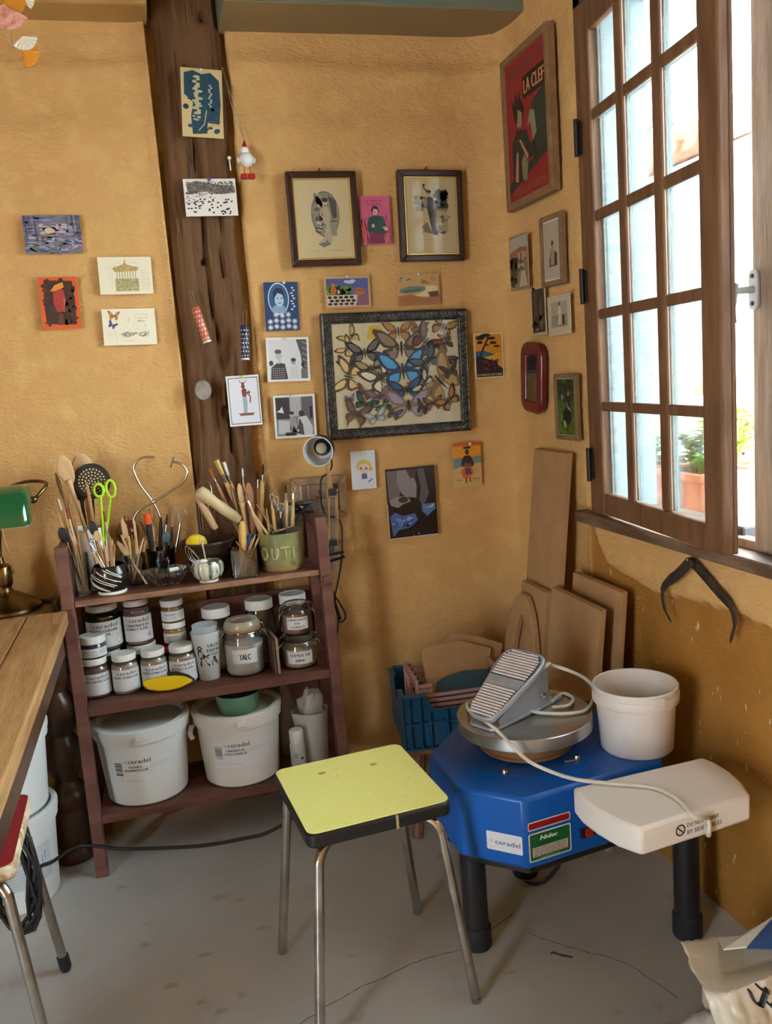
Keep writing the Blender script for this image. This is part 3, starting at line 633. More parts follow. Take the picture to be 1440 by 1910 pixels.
# ================================================================ potter's wheel and what stands round it
BLUE = mat('wheel_blue_plastic', (.0015, .088, .40), .36, spec=.5, c2=(.002, .098, .44), scale=5)
BLKM = mat('black_metal_leg', (.012, .012, .014), .4, c3=(.3, .28, .25), c2=(.016, .016, .018), s3=70, t3=(.74, .78))
HEAD = mat('turned_aluminium', (.56, .55, .52), .30, metal=1, c2=(.50, .50, .48), scale=8, bump=.06, bscale=4, bstretch=(1, 1, 40))
BATW = mat('brown_clay_stained_block', (.16, .075, .03), .4, c2=(.24, .12, .05), scale=8, c3=(.5, .4, .3), s3=22, t3=(.7, .76))
wc = (.76, 1.785)
pw_ = thing('pottery_wheel', "blue electric potter's wheel with metal wheel head and white side table", 'pottery wheel', (wc[0], wc[1], 0))
BODY = [(.537, 1.655), (.649, 1.547), (1.00, 1.592), (1.062, 1.69), (1.005, 1.90), (.92, 1.965), (.64, 1.955), (.532, 1.829)]
wobj('body', MB().prism(BODY, .160, z0=.258), BLUE, pw_, bevel=.009, smooth=30)
def inset(P, d):
    cx = sum(p[0] for p in P)/len(P); cy = sum(p[1] for p in P)/len(P); return [(cx+(p[0]-cx)*(1-d), cy+(p[1]-cy)*(1-d)) for p in P]
wobj('base_tray', MB().prism(inset(BODY, .06), .02, z0=.240), BLKM, pw_, bevel=.003)
wobj('splash_ring', MB().lathe([(.150, .4175), (.170, .4200), (.180, .4178), (.150, .4175)], 48, (wc[0], wc[1], 0)), BLUE, pw_, smooth=60)
wobj('bat_block', MB().lathe([(0, .4182), (.098, .4182), (.108, .424), (.108, .429), (.104, .431), (.107, .435), (.107, .468), (0, .468)], 48, (wc[0], wc[1], 0)), BATW, pw_, smooth=40)
wobj('wheel_head', MB().lathe([(0, .468), (.150, .468), (.157, .471), (.157, .4985), (.1555, .50), (.02, .50), (.018, .499), (0, .499)], 72, (wc[0], wc[1], 0)), HEAD, pw_, smooth=30)
for x, y in ((.658, 1.668), (.832, 1.668)): wobj('bolt', MB().lathe([(0, .4182), (.008, .4182), (.0085, .424), (.006, .429), (0, .430)], 12, (x, y, 0)), CHR, pw_, smooth=50)
wobj('bolt_lug', MB().prism(rrect(.04, .018, .008, 3, .822, 1.672), .003, z0=.4182), ALU, pw_, bevel=.001)
for x, y, z in ((.582, 1.705, .245), (1.038, 1.568, .30), (.80, 1.925, .245)):
    l = wobj('leg', MB().tube([(x, y, .012), (x, y, z)], .0285, 20), BLKM, pw_, smooth=40)
    wobj('leg_foot', MB().lathe([(0, 0), (.031, 0), (.033, .004), (.033, .05), (.029, .054), (0, .054)], 20, (x, y, 0)), RUB, l, smooth=40)
wobj('leg_bracket', MB().b2((.993, 1.535, .275), (1.083, 1.60, .372)), BLUE, pw_, bevel=.006)
# stickers on two faces
def facemat(p, q, t, z, lift=.0006):
    d = (Vector(q)-Vector(p)); a_ = math.atan2(d.y, d.x); c = Vector(p)+d*t; n_ = Vector((math.sin(a_), -math.cos(a_)))
    c = c+n_*lift; return Matrix.Translation((c.x, c.y, z)) @ Matrix.Rotation(a_, 4, 'Z')
def sticker(name, p, M, par=None):
    o = p.build(name, par or pw_, rough=.45); o.matrix_parent_inverse = (par or pw_).matrix_basis.inverted(); o.matrix_basis = M; return o
p = Print(.080, .042); p.poly([(x/.080+.5, y/.042+.5) for x, y in rrect(.080, .042, .003)], 'd3d6de'); icon(p, .12, .5, .034); p.text('ceradel', .24, .36, .25, '24272b', .70, 'L', .004)
sticker('maker_sticker', p, facemat(BODY[0], BODY[1], .685, .312))
p = Print(.104, .064); p.poly([(x/.104+.5, y/.064+.5) for x, y in rrect(.104, .064, .004)], 'c9cfc9'); p.poly([(x/.104+.5, y/.064+.5) for x, y in rrect(.098, .058, .003)], '0a5a2c')
p.text('Nidec', .47, .70, .15, 'dfe6de', .40, 'C', .03, .25); p.text('WHISPER', .48, .55, .10, '053a1b', .48, 'C', .02)
p.rect(.08, .16, .92, .49, 'b5a99b'); R = random.Random(2)
for k in range(4):
    x = .12
    while x < .85: w_ = R.uniform(.05, .14); p.line([(x, .43-.075*k), (min(x+w_, .88), .43-.075*k)], .0014, '5a5048'); x += w_+.03
p.lines([[(.25, .10), (.72, .10)]], .0012, '7fb08e')
sticker('rating_plate', p, facemat(BODY[1], BODY[2], .160, .306))
p = Print(.104, .019); p.poly([(x/.104+.5, y/.019+.5) for x, y in rrect(.104, .019, .004)], 'd8c8cf'); p.poly([(x/.104+.5, y/.019+.5) for x, y in rrect(.100, .014, .003)], '8c0a12')
sticker('red_warning_strip', p, facemat(BODY[1], BODY[2], .160, .354))
sw = wobj('power_switch', MB().box((0, -.002, 0), (.036, .006, .024)), mat('switch_housing', (.01, .01, .012), .4), pw_, bevel=.002); sw.matrix_basis = facemat(BODY[1], BODY[2], .42, .305)
rk = obj('rocker', MB().box((.003, -.006, 0), (.020, .006, .018)), mat('switch_red', (.35, .015, .01), .35), sw, bevel=.002)
# white side table
TRAY = mat('side_table_white', (.80, .765, .72), .42, spec=.5)
TP = [(.743, 1.515), (.738, 1.468), (.744, 1.415), (.758, 1.365), (.782, 1.322), (1.042, 1.352), (1.060, 1.40), (1.068, 1.45), (1.066, 1.495), (1.057, 1.528)]
tr = wobj('side_table', MB().prism(TP, .056, z0=.385), TRAY, pw_, bevel=.007, smooth=30)
p = Print(.112, .034)
p.ell(.10, .5, .105, .105*.112/.034, '2b211c', 20); p.ell(.10, .5, .078, .078*.112/.034, 'dccfbf', 20); p.line([(.045, .68), (.155, .32)], .0028, '2b211c')
p.text('DO NOT CARRY', .24, .55, .25, '2b211c', .68, 'L', .01); p.text('BY SIDE TABLES', .24, .13, .25, '2b211c', .74, 'L', .01)
o = p.build('warning_print', tr, rough=.5, off=1e-4); o.matrix_basis = facemat(TP[4], TP[5], .515, .413, .0004)

# foot pedal lying on the wheel head
PA = mat('pedal_cast_alloy', (.42, .47, .52), .42, metal=.55, c2=(.36, .40, .45), scale=25, bump=.15, bscale=80, c3=(.62, .52, .45), s3=50, t3=(.66, .72))
PD = mat('pedal_dark_groove', (.05, .05, .055), .7)
PR = mat('pedal_rib_clay_dusted', (.60, .55, .53), .6, c2=(.72, .62, .56), scale=40, c3=(.85, .78, .72), s3=70, t3=(.66, .7))
pd = thing('foot_pedal', 'grey ribbed foot pedal lying on the metal wheel head', 'pedal', (.640, 1.742, .5), rad(27.2))
obj('base_plate', MB().prism(rrect(.262, .082, .018, 4, .122, .0), .007, z0=.0004), PA, pd, bevel=.002)
obj('side_bracket', MB().add([(.02, -.034, .007), (.20, -.034, .007), (.20, -.034, .085), (.15, -.034, .088), (.02, -.034, .02), (.02, -.030, .007), (.20, -.030, .007), (.20, -.030, .085), (.15, -.030, .088), (.02, -.030, .02)], [(0, 1, 2, 3, 4), (9, 8, 7, 6, 5), (0, 5, 6, 1), (1, 6, 7, 2), (2, 7, 8, 3), (3, 8, 9, 4), (4, 9, 5, 0)]), PA, pd)
obj('housing', MB().b2((.085, -.028, .007), (.195, .028, .075)), PA, pd, bevel=.006)
obj('screw', MB().lathe([(0, 0), (.007, 0), (.007, .004), (0, .006)], 10, M=Matrix.Translation((.175, -.036, .03)) @ Matrix.Rotation(PI/2, 4, 'X')), CHR, pd)
obj('screw', MB().lathe([(0, .007), (.006, .007), (.006, .011), (0, .012)], 10, (.235, -.02, 0)), CHR, pd)
TM = Matrix.Translation((0, 0, .020)) @ Matrix.Rotation(-rad(29.5), 4, 'Y')
def pw(l): return .040+(.0635-.040)*min(1, l/.15)
out = []
for k in range(9): a_ = PI/2+PI*k/8; out.append((.014+.016*math.cos(a_)*1, pw(0)*math.sin(a_)*.98))
out = [(-.002, .034), (-.006, .02), (-.007, 0), (-.006, -.02), (-.002, -.034), (.03, -.044), (.09, -.0535), (.15, -.0625), (.18, -.0625), (.196, -.055), (.204, -.04), (.207, 0), (.204, .04), (.196, .055), (.18, .0625), (.15, .0625), (.09, .0535), (.03, .044)]
tpl = obj('tread_plate', MB().prism(out, .014, TM), PA, pd, bevel=.003, smooth=30)
obj('tread_inset', MB().prism([(.1+(x-.1)*.94, y*.90) for x, y in out], .0006, TM, z0=.0142), PD, pd)
obj('tread_band', MB().prism([(.088, -.0475), (.116, -.051), (.116, .051), (.088, .0475)], .0022, TM, z0=.0142), PA, pd)
for k in range(25):
    l = .004+k*.0079
    if .084 < l < .118: continue
    w_ = (.034+.058*l/.15 if l < .03 else .0395+.0165*min(1, l/.15)) if l < .185 else .05-(l-.185)*1.0
    w_ = min(w_, .056)
    obj('grip_rib', MB().box((l, 0, .0162), (.0044, 2*w_*.93, .004), TM), PR, pd, bevel=.001)
cordm = mat('cream_cord', (.62, .58, .49), .5)
obj('strain_relief', MB().tube([(.20, -.015, .085), (.228, -.02, .088)], [.009, .006], 10), cordm, pd, smooth=50)
cd = thing('pedal_cord', 'cream pedal cord looping over the wheel head and across the white side table', 'cord', (.76, 1.7, .5))
wobj('cable', MB().tube(smoothpath([(.846, 1.836, .588), (0.873, 1.780, 0.585), (0.926, 1.795, 0.550), (0.952, 1.798, 0.512), (0.892, 1.726, 0.506), (0.841, 1.719, 0.506), (0.793, 1.745, 0.506), (.742, 1.80, .5035), (.700, 1.815, .5035), (.668, 1.85, .5035), (0.656, 1.877, 0.506), (.632, 1.802, .520), (0.644, 1.734, 0.518), (0.659, 1.679, 0.505), (0.663, 1.617, 0.498), (0.695, 1.610, 0.463), (0.737, 1.570, 0.446), (0.765, 1.529, 0.446), (0.808, 1.495, 0.446), (0.852, 1.466, 0.446), (0.890, 1.429, 0.446), (0.899, 1.371, 0.446), (0.892, 1.317, 0.443), (.930, 1.331, .425), (.932, 1.331, .392), (.945, 1.36, .378), (.96, 1.42, .375), (.97, 1.50, .36), (.985, 1.545, .33)], 7), .0042, 8), cordm, cd, smooth=70)
wobj('cable_loop', MB().tube(smoothpath([(.838, 1.80, .5045), (0.887, 1.838, 0.505), (0.892, 1.797, 0.506), (0.863, 1.763, 0.506), (0.824, 1.767, 0.506)], 7), .0042, 8), cordm, cd, smooth=70)

# open bucket on the wheel
ob = thing('open_bucket', 'open off-white plastic bucket standing on the blue wheel', 'bucket', (.988, 1.676, .4185))
OBM = mat('offwhite_bucket', (.74, .69, .65), .4, c2=(.68, .62, .56), scale=9, c3=(.5, .42, .35), s3=30, t3=(.74, .8))
obj('body', MB().lathe([(0, 0), (.078, 0), (.081, .004), (.089, .128), (.093, .130), (.095, .150), (.0935, .152), (.090, .151), (.087, .126), (.078, .006), (0, .006)], 48), OBM, ob, smooth=40)
obj('rim_band', MB().lathe([(.089, .112), (.0945, .113), (.0965, .118), (.0965, .134), (.095, .136), (.093, .136)], 48), OBM, ob, smooth=40)
obj('tear_tab', MB().b2((-.0145, -.101, .126), (.0145, -.094, .146)), OBM, ob, bevel=.002)

# crate with a pink basket and cut boards, on a low wooden stand
WOODB = mat('raw_brown_wood', (.22, .11, .045), .6, c2=(.15, .07, .028), scale=8, stretch=(3, 3, .7))
crM = Matrix.Translation((.762, 2.357, 0)) @ Matrix.Rotation(rad(-8), 4, 'Z')
st_ = thing('low_stand', 'low brown wooden stand carrying the blue crate', 'stand', M=crM)
obj('top', MB().b2((-.14, -.11, .212), (.14, .11, .233)), WOODB, st_, bevel=.003)
for sx in (-1, 1):
    for sy in (-1, 1): obj('leg', MB().tube([(sx*.11, sy*.085, .212), (sx*.145, sy*(.115 if sy > 0 else .18), 0)], [.016, .013], 8, flat=(1, 1.2)), WOODB, st_)
obj('stretcher', MB().b2((-.14, -.10, .12), (.14, -.085, .14)), WOODB, st_)
CRB = mat('crate_blue_plastic', (.006, .055, .125), .45, c2=(.008, .07, .15), scale=9)
cr = thing('plastic_crate', 'dark blue plastic crate beside the wheel holding a pink basket', 'crate', M=crM @ Matrix.Translation((0, 0, .2334)))
L_, Wd, H_ = .150, .125, .166
obj('bottom', MB().b2((-L_, -Wd, 0), (L_, Wd, .008)), CRB, cr)
def wallprof(l): return [(-l, 0), (l, 0), (l, H_), (l-.06, H_), (l-.085, H_-.05), (-l+.085, H_-.05), (-l+.06, H_), (-l, H_)]
for s_ in (-1, 1):
    obj('long_wall', MB().prism(wallprof(L_), .005, Matrix.Translation((0, s_*Wd+.0025, .002)) @ Matrix.Rotation(PI/2, 4, 'X')), CRB, cr)
    obj('end_wall', MB().prism(wallprof(Wd), .005, Matrix.Translation((s_*L_-.0025, 0, .002)) @ Matrix.Rotation(PI/2, 4, 'Z') @ Matrix.Rotation(PI/2, 4, 'X') @ Matrix.Translation((0, 0, -.005))), CRB, cr)
    for x in (-L_+.012, -L_+.043, -L_+.07, -.03, .03, L_-.07, L_-.043, L_-.012):
        hh = H_ if abs(x) > L_-.065 else H_-.05; obj('rib', MB().b2((x-.002, s_*(Wd+.002), .004), (x+.002, s_*(Wd+.016), hh)), CRB, cr)
    for z in (.01, .085): obj('flange', MB().b2((-L_, s_*(Wd+.002), z-.002), (L_, s_*(Wd+.016), z+.002)), CRB, cr)
    for e in (-1, 1):
        obj('rim', MB().b2((e*L_, s_*(Wd-.004), H_-.004), (e*(L_-.062), s_*(Wd+.018), H_+.003)), CRB, cr, bevel=.002)
        obj('rim', MB().b2((e*(L_-.004), s_*Wd, H_-.004), (e*(L_+.014), s_*(Wd-.06), H_+.003)), CRB, cr, bevel=.002)
PNK = mat('dusty_pink_plastic', (.42, .215, .18), .5)
bk = thing('plastic_basket', 'dusty pink slatted plastic basket inside the blue crate', 'basket', M=crM @ Matrix.Translation((.015, .0, .2425)) @ Matrix.Rotation(rad(3), 4, 'Z'))
bl_, bw_, bh_ = .125, .085, .185
obj('bottom', MB().b2((-bl_, -bw_, .0), (bl_, bw_, .006)), PNK, bk)
for sx in (-1, 1):
    for sy in (-1, 1): obj('corner', MB().b2((sx*bl_-.005, sy*bw_-.005, .006), (sx*bl_+.005, sy*bw_+.005, bh_)), PNK, bk, bevel=.002)
for k in range(11):
    z = .014+k*.0155
    for s_ in (-1, 1):
        if not (s_ < 0 and k > 8): obj('slat', MB().b2((-bl_, s_*bw_-.002, z-.0045), (bl_, s_*bw_+.002, z+.0045)), PNK, bk)
        else: obj('slat', MB().b2((-bl_, s_*bw_-.002, z-.0045), (-bl_+.045, s_*bw_+.002, z+.0045)), PNK, bk)
        if not 7 < k < 10: obj('slat', MB().b2((s_*bl_-.002, -bw_, z-.0045), (s_*bl_+.002, bw_, z+.0045)), PNK, bk)
for s_ in (-1, 1):
    obj('rim', MB().b2((s_*bl_-.006, -bw_, bh_-.006), (s_*bl_+.006, bw_, bh_+.002)), PNK, bk, bevel=.002)
    obj('handle_bar', MB().tube(smoothpath([(s_*bl_, -.035, .165), (s_*bl_+s_*.004, -.02, .14), (s_*bl_+s_*.004, .02, .14), (s_*bl_, .035, .165)], 4), .004, 6), PNK, bk)
MDF = mat('mdf_board', (.36, .20, .088), .75, c2=(.40, .225, .10), scale=14, bump=.06, bscale=120)
def sheet(name, label, cat, pts, th, m_, group=None):
    P = [Vector(q) for q in pts]; nrm = Vector((0, 0, 0))
    for a_, b_ in zip(P, P[1:]+P[:1]): nrm += a_.cross(b_)
    nrm.normalize(); c = sum(P, Vector())/len(P); pl_ = [q-nrm*((q-c).dot(nrm)) for q in P]
    if nrm.y < 0: nrm = -nrm
    n_ = len(P); z0 = min(q.z for q in pl_); base = Vector((c.x, c.y, z0))
    o = obj(name, MB().add([q-base for q in pl_]+[q+nrm*th-base for q in pl_], [tuple(range(n_)), tuple(range(2*n_-1, n_-1, -1))]+[(k, (k+1) % n_, n_+(k+1) % n_, n_+k) for k in range(n_)]), m_, bevel=.0008, loc=base)
    return tag(o, label, cat, group)
sheet('board_offcut', 'front cut-corner fibreboard sheet sticking out of the pink basket', 'board', [(0.696, 2.385, 0.477), (0.710, 2.395, 0.485), (0.827, 2.405, 0.488), (0.923, 2.400, 0.447), (0.898, 2.365, 0.398), (0.819, 2.360, 0.406), (0.762, 2.350, 0.404), (0.728, 2.340, 0.395), (.715, 2.30, .36), (.69, 2.31, .36)], .006, MDF, 'fibreboard sheets in the basket')
sheet('board_offcut', 'rear fibreboard sheet sticking out of the pink basket, topmost', 'board', [(0.763, 2.415, 0.459), (0.804, 2.430, 0.506), (0.887, 2.430, 0.485), (0.972, 2.420, 0.451), (0.941, 2.400, 0.375), (.88, 2.385, .36), (.78, 2.385, .36)], .006, MDF, 'fibreboard sheets in the basket')
TEAL = mat('dark_teal_board', (.022, .052, .065), .6)
tl = sheet('round_bat', 'dark teal round-edged bat standing in the pink basket', 'bat', [(0.719, 2.318, 0.402), (0.738, 2.322, 0.410), (0.772, 2.327, 0.416), (0.807, 2.330, 0.418), (0.881, 2.332, 0.410), (0.866, 2.305, 0.351), (.76, 2.285, .33), (.70, 2.29, .33)], .005, TEAL)
sheet('board_offcut', 'small triangular fibreboard piece in the corner of the pink basket', 'board', [(0.682, 2.375, 0.374), (0.710, 2.385, 0.405), (0.725, 2.360, 0.372), (.69, 2.345, .33), (.67, 2.35, .33)], .006, MDF, 'fibreboard sheets in the basket')
sheet('board_offcut', 'thin tan fibreboard sheet lying behind the wheel head', 'board', [(0.977, 2.115, 0.426), (1.036, 2.142, 0.426), (1.069, 2.019, 0.426), (1.030, 1.940, 0.426), (0.931, 1.964, 0.426)], .006, MDF)

# boards leaning on the right wall in the corner
def leaner(label, y0, y1, zt, xt, slope, th=.018, group='fibreboard panels leaning in the corner'):
    o = MB().add([(xt-slope*zt, y0, 0), (xt-slope*zt, y1, 0), (xt, y1, zt), (xt, y0, zt), (xt-slope*zt+th, y0, .002), (xt-slope*zt+th, y1, .002), (xt+th, y1, zt+.002), (xt+th, y0, zt+.002)], [(0, 1, 2, 3), (7, 6, 5, 4), (0, 3, 7, 4), (1, 5, 6, 2), (3, 2, 6, 7), (0, 4, 5, 1)])
    b_ = Vector((xt-slope*zt, (y0+y1)/2, 0)); o.v = [tuple(Vector(q)-b_) for q in o.v]
    return tag(obj('leaning_board', o, MDF, bevel=.0015, loc=b_), label, 'board', group)
leaner('tall narrow brown fibreboard plank leaning in the corner below the red frame', 2.214, 2.430, 1.044, 1.113, .117, .020)
leaner('fibreboard panel leaning behind the oval wooden ring', 2.225, 2.397, .648, 1.036, .117)
leaner('fibreboard panel leaning in front of the tall plank, the widest', 1.925, 2.205, .668, 1.043, .117)
leaner('hindmost short fibreboard panel leaning against the right wall', 1.93, 2.196, .705, 1.108, .10)
N_ = 36
ro = [(.122*math.cos(2*PI*k/N_), .315*math.sin(2*PI*k/N_)) for k in range(N_)]
ri = [(.072*math.cos(2*PI*k/N_)*(1-.35*max(0, math.sin(2*PI*k/N_))), .250*math.sin(2*PI*k/N_)) for k in range(N_)]
rg = tag(obj('oval_ring', MB().ringprism(ro, ri, .022, Matrix.Translation((0, 0, .315)) @ Matrix.Rotation(PI/2, 4, 'Z') @ Matrix.Rotation(PI/2, 4, 'X')), MDF, bevel=.004, smooth=40), 'oval wooden ring with a hollow centre leaning in the corner', 'ring')
rg.matrix_world = Matrix.Translation((.938, 2.335, 0)) @ Matrix.Rotation(rad(6.3), 4, 'Y')

# iron calliper hanging on the right wall
ca = thing('calliper', 'old black iron outside calliper hanging on the right wall under the window', 'calliper', (1.135, 1.673, 0.836))
IRON = mat('old_iron', (.035, .028, .022), .6, metal=.5, c2=(.06, .045, .033), scale=20)
wobj('arm', MB().tube(smoothpath([(1.128, 1.656, 0.842), (1.128, 1.709, 0.798), (1.128, 1.758, 0.765), (1.128, 1.775, 0.739), (1.128, 1.768, 0.701), (1.128, 1.742, 0.673)], 5), [.004]+[.0125]*8+[.010]*6+[.007]*6+[.0045]*4+[.002], 8, flat=(.35, 1)), IRON, ca, smooth=60)
wobj('arm', MB().tube(smoothpath([(1.136, 1.680, 0.838), (1.136, 1.629, 0.814), (1.136, 1.573, 0.783), (1.136, 1.534, 0.763), (1.136, 1.519, 0.732), (1.136, 1.536, 0.681)], 5), [.004]+[.0125]*8+[.0115]*6+[.009]*6+[.005]*4+[.002], 8, flat=(.35, 1)), IRON, ca, smooth=60)
wobj('pivot', MB().lathe([(0, -.004), (.011, -.004), (.012, .002), (.009, .007), (0, .008)], 16, M=Matrix.Translation((1.124, 1.657, 0.835)) @ Matrix.Rotation(-PI/2, 4, 'Y')), IRON, ca, smooth=50)
wobj('nail', MB().tube([(1.110, 1.646, 0.845), (1.160, 1.716, 0.826)], .0018, 6), CHR, ca)

# bags on the floor in the right foreground
def blob(c, d, seed, amp=.2, n=26, fl=True):
    m_ = MB().ball((0, 0, 0), 1, n); out_ = []
    for q in m_.v:
        v_ = Vector(q); k = 1+amp*noise.noise(v_*2.1+Vector((seed, 0, 0)))+amp*.45*noise.noise(v_*5.3+Vector((0, seed, 0)))+amp*.3*abs(noise.noise(v_*9+Vector((0, 0, seed))))
        v_ = v_*k; out_.append((c[0]+v_.x*d[0], c[1]+v_.y*d[1], max(0, c[2]+v_.z*d[2])))
    m_.v = out_; return m_
CLB = mat('cream_clay_bag_plastic', (.50, .44, .33), .32, c2=(.58, .53, .43), scale=7, bump=.8, bscale=9, lo=.3, hi=.7)
bg1 = thing('clay_bag', 'open cream plastic clay bag with blue corner and black lettering, bottom right', 'bag', (.985, 1.165, 0))
obj('body', blob((.0, 0, .10), (.155, .15, .13), 3, .22), CLB, bg1, smooth=80)
pts = [(0.781, 1.200, 0.293), (0.833, 1.215, 0.274), (0.875, 1.220, 0.263), (0.913, 1.215, 0.259), (0.943, 1.210, 0.275), (0.966, 1.200, 0.292), (0.981, 1.170, 0.297)]
low = [(0.765, 1.150, 0.288), (0.788, 1.135, 0.281), (0.816, 1.125, 0.277), (0.849, 1.120, 0.277), (0.880, 1.120, 0.278), (0.912, 1.120, 0.279), (0.946, 1.110, 0.277)]
lo2 = [(0.748, 1.090, 0.287), (0.760, 1.075, 0.290), (0.779, 1.065, 0.297), (0.808, 1.060, 0.302), (0.843, 1.060, 0.305), (0.873, 1.060, 0.308), (0.914, 1.060, 0.297)]
lo3 = [(0.753, 1.060, 0.237), (0.753, 1.040, 0.253), (0.770, 1.030, 0.256), (0.799, 1.030, 0.247), (0.828, 1.030, 0.239), (0.863, 1.030, 0.228), (0.917, 1.040, 0.204)]
ly = [[Vector(q) for q in r_] for r_ in (pts, low, lo2, lo3)]; mb_ = MB(); NU, NV = 48, 36; vv = []
for i in range(NV+1):
    f = i/NV*3; i0 = min(2, int(f)); f -= i0
    for j in range(NU+1):
        g = j/NU*6; j0 = min(5, int(g)); g -= j0
        q = (ly[i0][j0]*(1-g)+ly[i0][j0+1]*g)*(1-f)+(ly[i0+1][j0]*(1-g)+ly[i0+1][j0+1]*g)*f
        w_ = .010*noise.noise(q*16)+.006*abs(noise.noise(q*38))+.003*noise.noise(q*80); w_ *= min(1, i/4+.25)
        if i == 0: q = q+Vector((0, 0, .005*noise.noise(q*60)))
        if j == 0: q = q+Vector((.006*noise.noise(q*50), 0, 0))
        vv.append(q+Vector((-.3, -1, .35)).normalized()*w_)
mb_.add(vv, [(i*(NU+1)+j, i*(NU+1)+j+1, (i+1)*(NU+1)+j+1, (i+1)*(NU+1)+j) for i in range(NV) for j in range(NU)])
wobj('flap', mb_, CLB, bg1, smooth=80, solid=.002)
WTE = mat('bag_white_film', (.72, .70, .66), .4)
wobj('blue_corner', MB().add([(0.836, 1.100, 0.333), (0.946, 1.175, 0.309), (0.963, 1.145, 0.314), (0.923, 1.095, 0.311)], [(0, 1, 2, 3)]), mat('bag_blue_film', (.01, .09, .33), .35), bg1, solid=.002)
wobj('white_fold', MB().add([(0.855, 1.200, 0.279), (0.901, 1.195, 0.276), (0.949, 1.178, 0.309), (0.842, 1.105, 0.330), (0.801, 1.110, 0.333)], [(0, 1, 2, 3, 4)]), WTE, bg1, solid=.002)
INK = mat('bag_black_ink', (.02, .02, .02), .5)
for s_ in ([(0.774, 1.012, 0.339), (0.783, 1.012, 0.318), (0.795, 1.012, 0.308)], [(0.795, 1.012, 0.308), (0.803, 1.012, 0.327), (0.807, 1.012, 0.333)], [(0.788, 1.012, 0.344), (0.795, 1.012, 0.336), (0.807, 1.012, 0.328)], [(0.806, 1.012, 0.310), (0.816, 1.012, 0.300), (0.824, 1.012, 0.314)]):
    wobj('lettering', MB().tube(smoothpath(s_, 3), .0065, 6, flat=(1, .3)), INK, bg1)
bg2 = thing('cloth_bag', 'crumpled pinkish-white bag on the floor beside the clay bag', 'bag', (.815, 1.17, 0))
obj('body', blob((0, 0, .05), (.105, .085, .085), 8, .3), mat('pinkish_white_cloth', (.62, .56, .54), .8, bump=.6, bscale=14), bg2, smooth=80)

# ================================================================ what stands on the bookcase
Z1, Z2, Z3 = .7662, .4742, .1702
PALE = mat('pale_beech', (.62, .42, .22), .6, c2=(.54, .34, .16), scale=14, stretch=(4, 4, .5))
TAN = mat('tan_wood', (.42, .22, .085), .6, c2=(.33, .16, .06), scale=12, stretch=(4, 4, .5))
DARKW = mat('dark_tool_wood', (.10, .045, .02), .55, c2=(.15, .07, .03), scale=12, stretch=(4, 4, .5))
REDW = mat('red_lacquer', (.20, .022, .018), .35)
SILV = mat('bright_steel', (.60, .59, .57), .22, metal=1)
GREYST = mat('dull_steel', (.30, .29, .28), .4, metal=.9)
BLK = mat('black_plastic', (.014, .014, .015), .38)
WHI = mat('white_glaze', (.78, .78, .76), .28)
CREAM = mat('cream_plastic', (.72, .64, .45), .5)
LIME = mat('lime_plastic', (.42, .66, .015), .38)
ORNG = mat('orange_plastic', (.80, .10, .012), .4)
BRIS = mat('dark_bristle', (.05, .025, .014), .8, bump=.6, bscale=60, bstretch=(6, 6, .4))
CLEAR = glass('clear_glass', (.90, .92, .91), .06)
SMOKE = glass('smoky_glass', (.42, .40, .40), .08)
def frame(base, tip):
    b_ = Vector(base); d = Vector(tip)-b_; z = d.normalized(); y = Vector((0, -1, 0)); y = (y-z*y.dot(z)).normalized(); x = y.cross(z)
    return Matrix(((x.x, y.x, z.x, b_.x), (x.y, y.y, z.y, b_.y), (x.z, y.z, z.z, b_.z), (0, 0, 0, 1))), d.length
